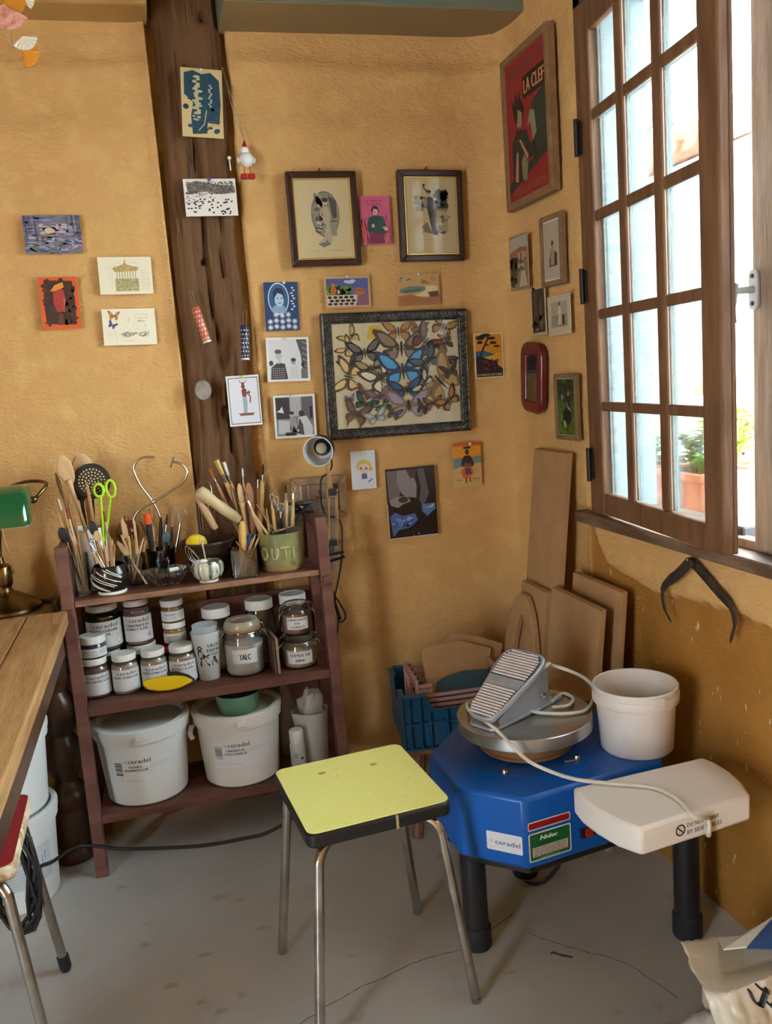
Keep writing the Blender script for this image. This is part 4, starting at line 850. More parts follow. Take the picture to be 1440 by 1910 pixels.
def tool(kind, label, base, tip, m_=None, r=.004, group=None, name=None, head=None, hm=None, cat=None):
    M, L = frame(base, tip); m_ = m_ or PALE
    if kind == 'stick':
        o = obj(name or 'modelling_stick', MB().tube([(0, 0, 0), (0, 0, L*.5), (0, 0, L*.9), (0, 0, L)], [r*.8, r, r*.9, r*.45], 7), m_, smooth=50); o.matrix_world = M; return tag(o, label, cat or 'tool', group)
    t = thing(name or {'spoon': 'spoon', 'brush': 'paint_brush', 'loop': 'loop_tool', 'knife': 'modelling_knife', 'tip': 'dipped_stick'}[kind], label, cat or {'spoon': 'spoon', 'brush': 'brush'}.get(kind, 'tool'), group=group, M=M)
    if kind == 'spoon':
        hl, hw = head or (.06, .02); obj('handle', MB().tube([(0, 0, 0), (0, 0, L-hl*1.15), (0, 0, L-hl*.8)], [r*.9, r, r*1.5], 8), m_, t, smooth=60)
        mb = MB().ball((0, 0, L-hl/2), 1, 16, (hw, .0045, hl/2)); mb.v = [(x, y-.004*(1-min(1, (x/hw)**2)) if y > 0 else y-.003, z) for x, y, z in mb.v]; obj('bowl', mb, hm or m_, t, smooth=60)
    elif kind == 'brush':
        hl, hw = head or (.03, .008); e = L-hl
        obj('handle', MB().tube([(0, 0, 0), (0, 0, e*.55), (0, 0, e*.8), (0, 0, e-.02)], [r*.5, r*.9, r*1.25, r*.9], 8), m_, t, smooth=60)
        obj('ferrule', MB().tube([(0, 0, e-.028), (0, 0, e)], [r, hw], 10, flat=(1, .6)), SILV, t, smooth=60)
        obj('bristles', MB().tube([(0, 0, e), (0, 0, e+hl*.6), (0, 0, L)], [hw*.95, hw*1.1, hw*.5 if hw < .01 else hw*1.15], 10, flat=(1, .5)), hm or BRIS, t, smooth=60)
    elif kind == 'loop':
        hl, hw = head or (.035, .006); e = L-hl
        obj('handle', MB().tube([(0, 0, 0), (0, 0, e*.3), (0, 0, e*.7), (0, 0, e-.012)], [r*.8, r*1.1, r, r*.8], 8), m_, t, smooth=60)
        obj('ferrule', MB().tube([(0, 0, e-.016), (0, 0, e+.004)], r*.75, 8), SILV, t)
        obj('wire_loop', MB().tube(smoothpath([(-.001, 0, e), (-hw*.6, 0, e+hl*.4), (-hw, 0, e+hl*.75), (0, 0, L), (hw, 0, e+hl*.75), (hw*.6, 0, e+hl*.4), (.001, 0, e)], 4), .0011, 6), hm or GREYST, t)
    elif kind == 'knife':
        hl, hw = head or (.06, .006); e = L-hl
        obj('handle', MB().tube([(0, 0, 0), (0, 0, e*.6), (0, 0, e)], [r, r*1.15, r*.8], 8), m_, t, smooth=60)
        obj('blade', MB().add([(-hw, -.0006, e), (hw, -.0006, e), (hw*.8, -.0006, L-hl*.25), (0, -.0006, L), (-hw, -.0006, L-hl*.4), (-hw, .0006, e), (hw, .0006, e), (hw*.8, .0006, L-hl*.25), (0, .0006, L), (-hw, .0006, L-hl*.4)], [(0, 1, 2, 3, 4), (9, 8, 7, 6, 5), (0, 5, 6, 1), (1, 6, 7, 2), (2, 7, 8, 3), (3, 8, 9, 4), (4, 9, 5, 0)]), hm or GREYST, t)
    elif kind == 'tip':
        hl = (head or (.03, 0))[0]; obj('shaft', MB().tube([(0, 0, 0), (0, 0, L-hl)], r, 8), m_, t, smooth=60); obj('coloured_end', MB().tube([(0, 0, L-hl), (0, 0, L)], r*1.1, 8), hm or REDW, t, smooth=60)
    return t

ORD = ['first', 'second', 'third', 'fourth', 'fifth', 'sixth', 'seventh', 'eighth', 'ninth']
def nth(tips, k): return ORD[sorted(range(len(tips)), key=lambda i: tips[i][0]).index(k)]
# ---- containers on the top shelf
mug = thing('utensil_mug', 'white utensil pot holding wooden spoons and green scissors', 'pot', (-.212, 2.545, Z1))
obj('body', MB().lathe([(0, 0), (.048, 0), (.051, .004), (.0525, .172), (.051, .174), (.049, .172), (.047, .008), (0, .006)], 36), WHI, mug, smooth=40)
p = Print(.05, .05, True)
for k in range(4): p.ell(.5+.12*math.cos(k*1.6), .45+.16*math.sin(k*1.6), .16, .05, '5f86a8', 12, k*.8)
p.line([(.3, .7), (.3, .95)], .003, '30343a'); p.line([(.42, .7), (.42, .95)], .003, '30343a'); p.build('blue_motif', mug, wrap(.0528, .125, -1.05), .4)
MB_, MT = (-.206, 2.53, .80), 2.53
tool('spoon', 'long oval wooden spoon leaning left in the white utensil pot', (-.186, 2.525, .79), (-0.250, 2.500, 1.150), PALE, .0055, head=(.085, .021))
tool('spoon', 'broad round wooden spoon behind the black skimmer', (-.20, 2.55, .79), (-0.203, 2.550, 1.148), PALE, .0055, head=(.085, .029))
sk = thing('skimmer', 'black perforated kitchen skimmer in the white utensil pot', 'skimmer', M=frame((-.20, 2.535, .80), (-0.177, 2.530, 1.119))[0])
Lk = frame((-.20, 2.535, .80), (-0.177, 2.530, 1.119))[1]
mb = MB(); Rk = .049; holes = [(r_*.0085*math.cos(k*2*PI/max(1, 6*r_)+r_*.3), r_*.0085*math.sin(k*2*PI/max(1, 6*r_)+r_*.3)) for r_ in range(0, 5) for k in range(max(1, 6*r_))]
mb.lathe([(0, -.0015), (Rk, -.0015), (Rk+.001, 0), (Rk, .0015), (0, .0015)], 32, M=Matrix.Translation((0, 0, Lk-Rk)) @ Matrix.Rotation(PI/2, 4, 'X')); obj('disc', mb, BLK, sk, smooth=40)
mb = MB()
for hx, hy in holes: mb.lathe([(0, 0), (.0026, 0), (.0026, .0006), (0, .0006)], 8, M=Matrix.Translation((hx, .0022, Lk-Rk+hy)) @ Matrix.Rotation(PI/2, 4, 'X'))
obj('holes', mb, mat('hole_show_through', (.62, .46, .24), .8), sk)
obj('handle', MB().tube([(0, 0, 0), (0, 0, Lk-2*Rk+.004)], .007, 8, flat=(1.2, .5)), BLK, sk)
sc_ = thing('scissors', 'lime green scissors standing handles-up in the white utensil pot', 'scissors', (-.175, 2.515, .80))
for q, (c_, rx, rz_) in enumerate((((-0.165, 2.515, 1.044), .013, .018), ((-0.133, 2.515, 1.045), .012, .024))):
    wobj('handle_loop', MB().tube([(c_[0]+rx*math.cos(k*PI/10), c_[1]+.003*q, c_[2]+rz_*math.sin(k*PI/10)) for k in range(20)], .0042, 8, closed=True), LIME, sc_, smooth=60)
    wobj('shank', MB().tube([(c_[0]+(.003 if q == 0 else -.003), c_[1]+.003*q, c_[2]-rz_), (-.168 if q == 0 else -.158, 2.517+.003*q, .93), (-.170+.006*q, 2.518+.003*q, .90)], [.006, .008, .006], 8, flat=(1, .6)), LIME, sc_, smooth=60)
    wobj('blade', MB().tube([(-.170+.006*q, 2.518+.003*q, .905), (-.180+.008*q, 2.52+.003*q, .80)], [.006, .002], 6, flat=(1, .2)), SILV, sc_)
tool('stick', 'brown split wooden stick in front of the green scissors', (-.18, 2.50, .80), (-0.192, 2.490, 1.073), TAN, .005)
tool('stick', 'tan wooden stick beside the large oval spoon', (-.19, 2.50, .80), (-0.226, 2.490, 1.043), TAN, .0035)
tool('brush', 'bristly bottle brush at the left of the white utensil pot', (-.225, 2.52, .80), (-0.271, 2.520, 1.104), TAN, .0025, name='bottle_brush', head=(.055, .009), hm=mat('wire_bristle', (.22, .15, .09), .7, bump=1, bscale=80))
tool('knife', 'brown wooden modelling knife at the left of the white utensil pot', (-.22, 2.505, .80), (-0.255, 2.500, 1.077), TAN, .0045, hm=TAN)
tool('spoon', 'black nylon spatula behind the long wooden spoon', (-.21, 2.545, .80), (-0.216, 2.545, 1.066), BLK, .005, name='spatula', head=(.05, .02))

# glass of thin sticks by the left post
g = thing('stick_glass', 'narrow clear glass of thin wooden sticks at the left shelf end', 'glass', (-.233, 2.452, Z1))
obj('wall', MB().lathe([(0, 0), (.021, 0), (.0225, .004), (.0235, .118), (.0225, .118), (.0205, .006), (0, .005)], 24), CLEAR, g, smooth=40)
TP_ = ((-.240, (-0.271, 2.450, 1.001)), (-.236, (-0.257, 2.452, 1.009)), (-.232, (-0.245, 2.455, 0.996)), (-.228, (-0.230, 2.458, 0.983)), (-.240, (-0.242, 2.446, 0.935)), (-.230, (-0.228, 2.446, 0.926)))
for k, (a_, b_) in enumerate(TP_):
    tool('stick', nth([q[1] for q in TP_], k)+' thin plain stick from the left in the narrow glass', (a_+.004, 2.449+.002*(k % 3), Z1+.008), b_, (PALE, TAN)[k % 2], .0022, 'thin sticks in the narrow glass')
tool('tip', 'pale chopstick with a white end in the narrow glass', (-.226, 2.456, Z1+.008), (-0.268, 2.460, 1.037), PALE, .003, hm=CREAM)
tool('tip', 'chopstick with a dark red end leaning from the narrow glass', (-.224, 2.450, Z1+.008), (-0.248, 2.452, 1.011), PALE, .003)
tool('spoon', 'black metal spoon leaning out left over the shelf end', (-.235, 2.442, .80), (-0.268, 2.435, 0.963), BLK, .0025, head=(.045, .014))

# striped pot
sp2 = thing('striped_pot', 'black tilted pot with white diagonal stripes, full of tools', 'pot', (-.157, 2.448, Z1))
SPB = mat('black_glaze', (.014, .011, .010), .22, coat=.4); WST = mat('white_slip', (.80, .76, .70), .5)
prf = [(0, .006), (.035, .006), (.047, .022), (.0525, .042), (.050, .062), (.044, .078), (.0425, .080), (.041, .078), (.047, .060), (.049, .042), (.043, .024), (0, .012)]
obj('body', MB().lathe(prf, 40), SPB, sp2, smooth=40); obj('foot_ring', MB().lathe([(0, 0), (.037, 0), (.039, .003), (.037, .008), (0, .008)], 36), WST, sp2, smooth=40)
def potr(z):
    for (r0, z0), (r1, z1) in zip(prf[1:6], prf[2:7]):
        if z0 <= z <= z1: return r0+(r1-r0)*(z-z0)/(z1-z0)
    return .04
for a0, z0, dz, l in ((-2.9, .058, -.034, 1.5), (-2.75, .062, -.036, 1.5), (-2.35, .068, -.030, 1.1), (-1.95, .073, -.026, .95), (-1.75, .074, -.025, .8), (-2.95, .038, -.026, 1.3), (-2.9, .032, -.020, 1.1), (-1.5, .045, -.010, .5), (-3.1, .048, -.03, 1.2)):
    P_ = []
    for k in range(9): f = k/8; z = max(.012, z0+dz*f); rr = potr(z)+.0004; P_.append((rr*math.cos(a0+l*f), rr*math.sin(a0+l*f), z))
    obj('slip_stripe', MB().tube(P_, .0011, 5), WST, sp2)
tool('spoon', 'small wooden spoon in the striped black pot', (-.165, 2.45, .79), (-0.181, 2.450, 0.942), PALE, .003, head=(.035, .010))
tool('loop', 'silver fork-ended tool in the striped black pot', (-.155, 2.445, .79), (-0.198, 2.445, 0.922), SILV, .003, head=(.04, .006), hm=SILV)
TP_ = ((-0.197, 2.440, 0.886), (-0.190, 2.450, 0.880), (-0.175, 2.440, 0.895), (-0.165, 2.455, 0.909), (-0.162, 2.445, 0.898), (-0.147, 2.450, 0.923), (-0.143, 2.460, 0.912), (-0.182, 2.460, 0.903), (-0.138, 2.455, 0.898))
for k, q in enumerate(TP_):
    tool('stick', nth(TP_, k)+' pale modelling tool from the left in the striped black pot', (-.157+.008*math.cos(k), 2.45+.008*math.sin(k), .785), q, (PALE, PALE, TAN)[k % 3], .0038, 'pale tools in the striped pot')
tool('tip', 'stick with a dark red end rising behind the striped pot', (-.150, 2.46, .79), (-0.155, 2.470, 0.991), PALE, .0032)
tool('spoon', 'black spatula head rising behind the striped pot', (-.150, 2.455, .79), (-0.194, 2.470, 0.967), BLK, .003, head=(.045, .012), name='spatula')
tool('knife', 'thin steel modelling blade in the striped black pot', (-.150, 2.45, .79), (-0.151, 2.455, 0.945), BLK, .003, head=(.05, .003))

# clear glass of pale tools
g = thing('tool_glass', 'clear tumbler of pale wooden tools behind the striped pot', 'glass', (-.096, 2.522, Z1))
obj('wall', MB().lathe([(0, 0), (.027, 0), (.029, .004), (.034, .092), (.033, .092), (.0275, .006), (0, .005)], 28), CLEAR, g, smooth=40)
tool('knife', 'broad white wooden knife in the clear tumbler', (-.10, 2.52, .78), (-0.112, 2.520, 0.961), PALE, .0045, head=(.06, .008), hm=PALE)
TP_ = ((-0.081, 2.520, 0.950), (-0.083, 2.515, 0.904), (-0.100, 2.510, 0.907), (-0.061, 2.525, 0.895), (-0.056, 2.520, 0.888), (-0.120, 2.510, 0.913), (-0.092, 2.530, 0.906))
for k, q in enumerate(TP_):
    tool('stick', nth(TP_, k)+' pale wooden tool from the left in the clear tumbler', (-.096+.012*math.cos(k*1.3), 2.522+.010*math.sin(k*1.3), .775), q, (PALE, TAN, PALE)[k % 3], .0042, 'pale tools in the clear tumbler')
tool('knife', 'flat pale wooden spatula leaning outside the clear tumbler', (-.066, 2.482, .770), (-0.133, 2.505, 0.900), PALE, .003, head=(.05, .007), hm=PALE)

# red enamel ball-like pepper mill, dark glass with mixed tools
rb = thing('lacquer_box', 'round dark red lacquered box with brass top behind the tools', 'box', (-.105, 2.605, Z1))
obj('stand', MB().lathe([(0, 0), (.02, 0), (.016, .11), (0, .11)], 16), DARKW, rb, smooth=40)
obj('ball', MB().ball((0, 0, .140), .034, 24), mat('dark_red_lacquer', (.14, .018, .010), .25, coat=.5), rb, smooth=60); obj('knob', MB().lathe([(0, .170), (.007, .170), (.007, .186), (0, .187)], 12), mat('brass', (.5, .32, .1), .35, metal=1), rb)
g = thing('dark_tumbler', 'dark smoked tumbler of mixed tools behind the crystal dish', 'glass', (-.018, 2.552, Z1))
obj('wall', MB().lathe([(0, 0), (.034, 0), (.036, .004), (.041, .088), (.040, .088), (.034, .006), (0, .005)], 28), SMOKE, g, smooth=40)
dg = lambda k: (-.018+.022*math.cos(k*1.1), 2.552+.014*math.sin(k*1.1), .776)
t = tool('tip', 'fat orange-capped marker in the dark tumbler', dg(2.6), (-0.044, 2.550, 0.960), BLK, .009, head=(.03, 0), hm=ORNG, name='marker')
tool('knife', 'long thin pointed steel blade in the dark tumbler', dg(0), (0.030, 2.560, 0.982), BLK, .004, head=(.07, .0035))
tool('spoon', 'blue-grey rubber spatula in the dark tumbler', dg(1), (0.003, 2.535, 0.903), BLK, .003, name='spatula', head=(.04, .010), hm=mat('slate_rubber', (.05, .12, .16), .5))
tool('loop', 'trimming tool with an angled wire head in the dark tumbler', dg(5.6), (0.057, 2.550, 0.961), SILV, .0032, head=(.045, .012))
tool('brush', 'brown flat brush in the dark tumbler', dg(4), (0.012, 2.560, 0.949), DARKW, .005, head=(.03, .007))
tool('brush', 'tan pointed brush in the dark tumbler', dg(3), (-0.032, 2.560, 0.973), TAN, .006, head=(.03, .007), hm=TAN)
tool('stick', 'amber wooden stick in the dark tumbler', dg(.5), (0.026, 2.560, 0.939), TAN, .004)
tool('stick', 'black pen standing in the dark tumbler', dg(2), (-0.007, 2.565, 0.943), BLK, .005)
tool('stick', 'dark pencil in the dark tumbler', dg(4.6), (-0.065, 2.560, 0.939), DARKW, .004)

# steel tongs hooked above
tg = thing('steel_tongs', 'shiny steel crossed tongs standing up against the ochre wall', 'tongs', (-.02, 2.60, Z1))
wobj('arm', MB().tube(smoothpath([(-0.005, 2.600, 1.115), (-0.035, 2.600, 1.118), (-0.058, 2.600, 1.106), (-0.067, 2.600, 1.082), (-0.054, 2.600, 1.038), (-0.026, 2.600, 0.988), (-0.012, 2.600, 0.949), (-0.006, 2.600, 0.905), (-0.014, 2.600, 0.882)], 5), .0036, 8), SILV, tg, smooth=60)
wobj('arm', MB().tube(smoothpath([(0.044, 2.592, 1.098), (0.068, 2.592, 1.088), (0.082, 2.592, 1.064), (0.068, 2.592, 1.037), (0.029, 2.592, 1.013), (-0.020, 2.592, 0.988), (-0.062, 2.592, 0.969), (-0.083, 2.592, 0.943), (-0.095, 2.592, 0.886)], 5), .0036, 8), SILV, tg, smooth=60)
wobj('pivot', MB().ball((-0.023, 2.592, 0.987), .0065, 10), SILV, tg, smooth=60)
wobj('end_plate', MB().tube([(0.036, 2.592, 1.082), (0.049, 2.592, 1.112)], .003, 6), SILV, tg)

# crystal dish
cd_ = thing('crystal_dish', 'cut crystal dish with a scalloped rim on the top shelf', 'dish', (-.008, 2.462, Z1))
CRY = glass('crystal', (.94, .94, .93), .16, .04)
obj('bowl', MB().lathe([(0, 0), (.034, 0), (.040, .004), (.055, .026), (.062, .042), (.060, .044), (.057, .042), (.049, .026), (.036, .010), (0, .008)], 48, flute=.045, nf=16), CRY, cd_, smooth=15)
for k in range(12): a_ = 2*PI*k/12; obj('facet', MB().tube([(.040*math.cos(a_), .040*math.sin(a_), .004), (.0585*math.cos(a_), .0585*math.sin(a_), .036)], [.002, .005], 4), CRY, cd_)
obj('lug', MB().ball((.062, 0, .040), .009, 8), CRY, cd_); obj('lug', MB().ball((-.062, 0, .040), .009, 8), CRY, cd_)
wt = tag(obj('paint_tube', MB().tube([(-.012, 0, 0), (.008, 0, .002), (.014, 0, .002)], [.0065, .006, .004], 10), mat('pale_blue_white', (.66, .74, .80), .35), smooth=50, loc=(.012, 2.445, .808)), 'small pale blue-white tube lying in the crystal dish', 'tube')
wt2 = tag(obj('stone_piece', MB().ball((0, 0, 0), .014, 10, (1.2, .8, .6)), mat('red_brown_stone', (.22, .06, .035), .5), smooth=60, loc=(-.006, 2.455, .787)), 'red-brown pebble inside the crystal dish', 'pebble')

# dark wooden bowl with sponge and pestle
wb_ = thing('wooden_bowl', 'dark carved wooden bowl holding a yellow sponge and wooden pestle', 'bowl', (.116, 2.548, Z1))
DKB = mat('dark_carved_bowl', (.028, .017, .011), .5, c2=(.05, .03, .018), scale=12, stretch=(1, 1, 4), bump=.5, bscale=20, bstretch=(1, 1, 6))
obj('body', MB().lathe([(0, 0), (.046, 0), (.050, .004), (.058, .03), (.0655, .06), (.075, .085), (.080, .094), (.078, .099), (.074, .096), (.066, .082), (.055, .03), (0, .02)], 40), DKB, wb_, smooth=40)
spg = tag(obj('sponge', blob((0, 0, .02), (.030, .017, .024), 4, .12, 18), mat('yellow_sponge', (.72, .56, .02), .8, bump=.5, bscale=120), smooth=80), 'round yellow sponge in the dark wooden bowl', 'sponge'); spg.location = (.083, 2.515, .845)
pe = thing('wooden_pestle', 'thick pale wooden pestle leaning across the dark bowl', 'pestle', M=frame((0.214, 2.545, 0.912), (0.104, 2.520, 1.014))[0]); Lp = frame((0.214, 2.545, 0.912), (0.104, 2.520, 1.014))[1]
obj('body', MB().tube([(0, 0, 0), (0, 0, Lp*.15), (0, 0, Lp*.4), (0, 0, Lp*.6), (0, 0, Lp*.85), (0, 0, Lp*.97), (0, 0, Lp)], [.012, .0155, .0165, .015, .020, .018, .010], 16), mat('pale_turned_wood', (.60, .46, .24), .6, c2=(.66, .53, .31), scale=12), pe, smooth=70)
tool('stick', 'thick tan dowel under the pale pestle', (0.143, 2.535, 0.896), (0.099, 2.530, 0.998), mat('tan_dowel', (.50, .32, .17), .6), .011, name='dowel', cat='dowel')
wk = thing('wire_whisk', 'wire whisk loops rising behind the pale pestle', 'whisk', (.105, 2.57, .80))
W0 = [Vector(q) for q in ((.095, 2.575, .82), (0.096, 2.575, 0.985), (0.109, 2.575, 1.024), (0.129, 2.575, 1.034), (0.145, 2.575, 1.009), (.145, 2.57, .86))]; W1 = sum(W0, Vector())/6
for k in range(3): wobj('wire', MB().tube(smoothpath([W1+(q-W1)*(1-.28*k)-Vector((0, 0, .010*k)) for q in W0], 5), .0011, 6), SILV, wk)

# small fluted bowl
fb = thing('fluted_bowl', 'small fluted cream and dark green bowl at the shelf edge', 'bowl', (.104, 2.434, Z1))
FGL = mat('cream_green_glaze', (.60, .60, .47), .25, c2=(.03, .045, .035), scale=26, stretch=(2.0, 2.0, .22), lo=.47, hi=.60, coat=.3)
obj('body', MB().lathe([(0, .004), (.024, .004), (.037, .014), (.044, .030), (.0425, .048), (.037, .058), (.034, .057), (.039, .046), (.040, .030), (0, .012)], 48, flute=.04, nf=14), FGL, fb, smooth=50)
obj('foot_ring', MB().lathe([(0, 0), (.026, 0), (.027, .005), (0, .005)], 28), WST, fb)
tool('spoon', 'tiny wooden spoon standing in the fluted bowl', (.105, 2.435, .785), (0.094, 2.435, 0.893), PALE, .0024, head=(.024, .0065))
wh2 = thing('mini_whisk', 'tiny wire whisk in the fluted bowl', 'whisk', (.095, 2.435, .78))
W0 = [Vector(q) for q in ((.100, 2.435, .80), (0.060, 2.430, 0.832), (0.049, 2.430, 0.859), (0.052, 2.430, 0.874), (0.061, 2.430, 0.864), (.104, 2.435, .80))]; W1 = (W0[0]+W0[3])/2
for k in range(3): wobj('wire', MB().tube(smoothpath([W0[0]]+[W1+(q-W1)*(1-.2*k)+Vector((.002*k, 0, 0)) for q in W0[1:5]]+[W0[5]], 4), .0009, 5), SILV, wh2)
wc_ = tag(obj('shell_scoop', MB().ball((0, 0, 0), .010, 10, (1.2, .6, .6)), WHI, smooth=60, loc=(.093, 2.412, .828)), 'white shell scoop lying on the fluted bowl rim', 'scoop')

# clear square tub with sticks
pb = thing('square_tub', 'clear square plastic tub of sticks and a blue pen', 'tub', (.206, 2.445, Z1))
TUBC = glass('clear_tub_plastic', (.84, .86, .88), .10, .06)
sq = rrect(.076, .070, .012, 3)
obj('wall', MB().ringprism(sq, [(x*.965, y*.965) for x, y in sq], .080), TUBC, pb, smooth=40); obj('base', MB().prism(sq, .002), TUBC, pb)
for z in (.066, .074): obj('thread_ring', MB().ringprism([(x*1.02, y*1.02) for x, y in sq], [(x*.99, y*.99) for x, y in sq], .0025, z0=z), TUBC, pb)
tool('stick', 'thick yellow wooden dowel standing in the clear square tub', (.205, 2.45, .785), (0.213, 2.450, 0.922), mat('yellow_wood', (.60, .36, .085), .55), .0115, name='dowel', cat='dowel')
TP_ = (((.186, 2.44), (0.216, 2.445, 0.848)), ((.196, 2.435), (0.236, 2.440, 0.870)), ((.190, 2.45), (0.247, 2.450, 0.878)), ((.205, 2.43), (0.220, 2.440, 0.836)), ((.200, 2.46), (0.259, 2.455, 0.872)))
for k, (a_, q) in enumerate(TP_):
    tool('stick', nth([q_[1] for q_ in TP_], k)+' thin dowel from the left in the clear square tub', (a_[0], a_[1], .770), q, (PALE, TAN)[k % 2], .0035, 'thin dowels in the square tub')
tool('stick', 'blue pen leaning in the clear square tub', (.180, 2.45, .770), (0.237, 2.452, 0.885), mat('pen_blue', (.01, .07, .4), .35), .0035, name='pen', cat='pen')
tool('stick', 'red-brown pencil slanting in the clear square tub', (.232, 2.43, .80), (0.189, 2.435, 0.869), mat('red_brown_pencil', (.26, .08, .035), .5), .003, name='pencil', cat='pencil')

# OUTILS pot
op = thing('lettered_pot', 'olive green stoneware pot with raised letters O U T', 'pot', (.322, 2.482, Z1))
OLV = mat('olive_glaze', (.20, .20, .075), .25, c2=(.30, .29, .12), scale=7, coat=.4, bump=.3, bscale=14, c3=(.12, .085, .03), s3=9, t3=(.62, .72))
obj('body', MB().lathe([(0, .012), (.060, .012), (.063, .018), (.0635, .05), (.0655, .090), (.0665, .106), (.0635, .110), (.0605, .106), (.0595, .03), (0, .02)], 48), OLV, op, smooth=40)
obj('bare_foot', MB().lathe([(0, 0), (.057, 0), (.060, .004), (.061, .016), (0, .016)], 48), mat('bare_tan_clay', (.36, .22, .085), .7), op, smooth=40)
def onpot(a_, z, lift): r_ = .0650+lift; return (r_*math.cos(a_), r_*math.sin(a_), z)
LTR = mat('raised_letter_glaze', (.46, .42, .20), .3, coat=.3)
for nm, strokes in (('letter_o', [[(-2.52+.17*math.cos(k*PI/8), .055+.016*math.sin(k*PI/8)) for k in range(17)]]), ('letter_u', [[(-2.12, .071), (-2.12, .050), (-2.08, .042), (-2.0, .039), (-1.92, .042), (-1.88, .050), (-1.88, .071)]]), ('letter_t', [[(-1.72, .070), (-1.36, .070)], [(-1.54, .070), (-1.54, .038)]]), ('letter_i', [[(-1.18, .070), (-1.18, .038)]])):
    o_ = MB()
    for s_ in strokes: o_.tube([onpot(a_, z, .0012) for a_, z in s_], .0048, 6, flat=(1, .8))
    obj(nm, o_, LTR, op, smooth=60)
ow = lambda k: (.322+.030*math.cos(k*.9), 2.482+.026*math.sin(k*.9), .79)
tool('loop', 'double-pronged black trimming tool in the lettered pot', ow(3), (0.232, 2.485, 0.999), PALE, .0045, head=(.03, .006), hm=BLK)
tool('loop', 'second slanting trimming tool with dark wires in the lettered pot', ow(3.6), (0.239, 2.490, 0.967), PALE, .005, head=(.032, .006), hm=BLK)
tool('loop', 'trimming tool with a tall narrow wire loop in the lettered pot', ow(2.2), (0.307, 2.475, 0.988), mat('honey_handle', (.55, .34, .12), .5), .0052, head=(.032, .006))
tool('brush', 'pale-handled brush with dark tip in the lettered pot', ow(1), (0.353, 2.490, 1.006), PALE, .005, head=(.022, .006))
tool('loop', 'pale-handled tool with a round wire eye in the lettered pot', ow(.3), (0.374, 2.485, 0.998), mat('honey_handle', (.55, .34, .12), .5), .0052, head=(.022, .005))
TP_ = ((0.263, 2.490, 0.961), (0.281, 2.495, 0.951), (0.291, 2.490, 0.945), (0.245, 2.480, 0.946))
for k, q in enumerate(TP_): tool('stick', nth(TP_, k)+' slim slanting tool from the left in the lettered pot', ow(k*1.7+.4), q, (SILV, PALE, SILV, PALE)[k], .0036, 'slim tools in the lettered pot')
TP_ = ((0.320, 2.490, 0.977), (0.330, 2.480, 0.958), (0.337, 2.475, 0.955))
for k, q in enumerate(TP_): tool('loop', nth(TP_, k)+' black loop tool from the left in the lettered pot', ow(k+.6), q, BLK, .004, 'black loop tools in the lettered pot', head=(.03, .007), hm=GREYST)
tool('knife', 'grey triangular metal scraper lying on the lettered pot rim', (.300, 2.452, .872), (0.387, 2.450, 0.881), BLK, .003, name='scraper', head=(.05, .012), hm=mat('grey_steel_sheet', (.12, .115, .11), .4, metal=.8))
tool('stick', 'short silver rib resting across the lettered pot', (.298, 2.45, .879), (0.354, 2.445, 0.891), SILV, .004, name='metal_rib')

# tall brush jar behind
bj = thing('brush_jar', 'tall dark jar crowded with big brushes behind the lettered pot', 'jar', (.248, 2.562, Z1))
obj('body', MB().lathe([(0, 0), (.034, 0), (.036, .005), (.038, .10), (.036, .10), (.033, .006), (0, .005)], 28), DKB, bj, smooth=40)
bjb = lambda k: (.248+.016*math.cos(k), 2.562+.012*math.sin(k), .785)
YBR = mat('straw_bristle', (.62, .42, .12), .8, bump=.6, bscale=50, bstretch=(6, 6, .4))
tool('brush', 'broad straw-yellow brush leaning left above the brush jar', bjb(0), (0.167, 2.560, 1.093), mat('honey_handle', (.55, .34, .12), .5), .006, head=(.045, .014), hm=YBR)
tool('brush', 'white-headed flat brush beside the straw-yellow brush', bjb(1), (0.188, 2.570, 1.084), PALE, .005, head=(.04, .010), hm=mat('white_bristle', (.72, .74, .72), .7))
tool('brush', 'orange-handled brush at the far left of the brush jar', bjb(2), (0.146, 2.570, 1.068), TAN, .006, head=(.03, .010), hm=mat('orange_bristle', (.42, .15, .03), .8))
tool('brush', 'thin white-tipped pointed brush in the brush jar', bjb(3), (0.240, 2.560, 1.062), PALE, .004, head=(.025, .005), hm=mat('white_bristle', (.72, .74, .72), .7))
tool('spoon', 'pale wooden spatula with rounded end in the brush jar', bjb(4), (0.225, 2.550, 1.019), PALE, .007, name='wooden_spatula', head=(.07, .009))
tool('spoon', 'red-brown leather paddle with rounded end in the brush jar', bjb(5), (0.251, 2.540, 1.020), mat('leather_brown', (.36, .15, .07), .6), .008, name='wooden_paddle', head=(.08, .012))
tool('brush', 'black-tipped wide brush at the right of the brush jar', bjb(5.6), (0.301, 2.550, 1.068), mat('honey_handle', (.55, .34, .12), .5), .006, head=(.03, .008))
tool('brush', 'second black-tipped brush at the right of the brush jar', bjb(6), (0.284, 2.565, 1.049), TAN, .006, head=(.025, .006))
tool('stick', 'steel tube standing in the brush jar', bjb(2.6), (0.200, 2.550, 1.016), SILV, .005, name='steel_tube')
# black cable bundle hung on the right end
vb = thing('cable_bundle', 'tangle of black cable with a black cap hung on the bookcase end', 'cable', (.405, 2.55, .90))
cpt = []
for k in range(40): a_ = k*2*PI/11; cpt.append((.400+.022*math.cos(a_)+.004*math.sin(k), 2.52+.035*math.sin(a_*.9), .930+.012*math.sin(a_*1.3)))
wobj('coil', MB().tube(smoothpath(cpt, 2), .0035, 6), CAB, vb, smooth=70)
wobj('cap', MB().prism([(.352, 2.50), (.40, 2.49), (.440, 2.505), (.435, 2.53), (.36, 2.54)], .006, z0=.944), BLK, vb, bevel=.002)

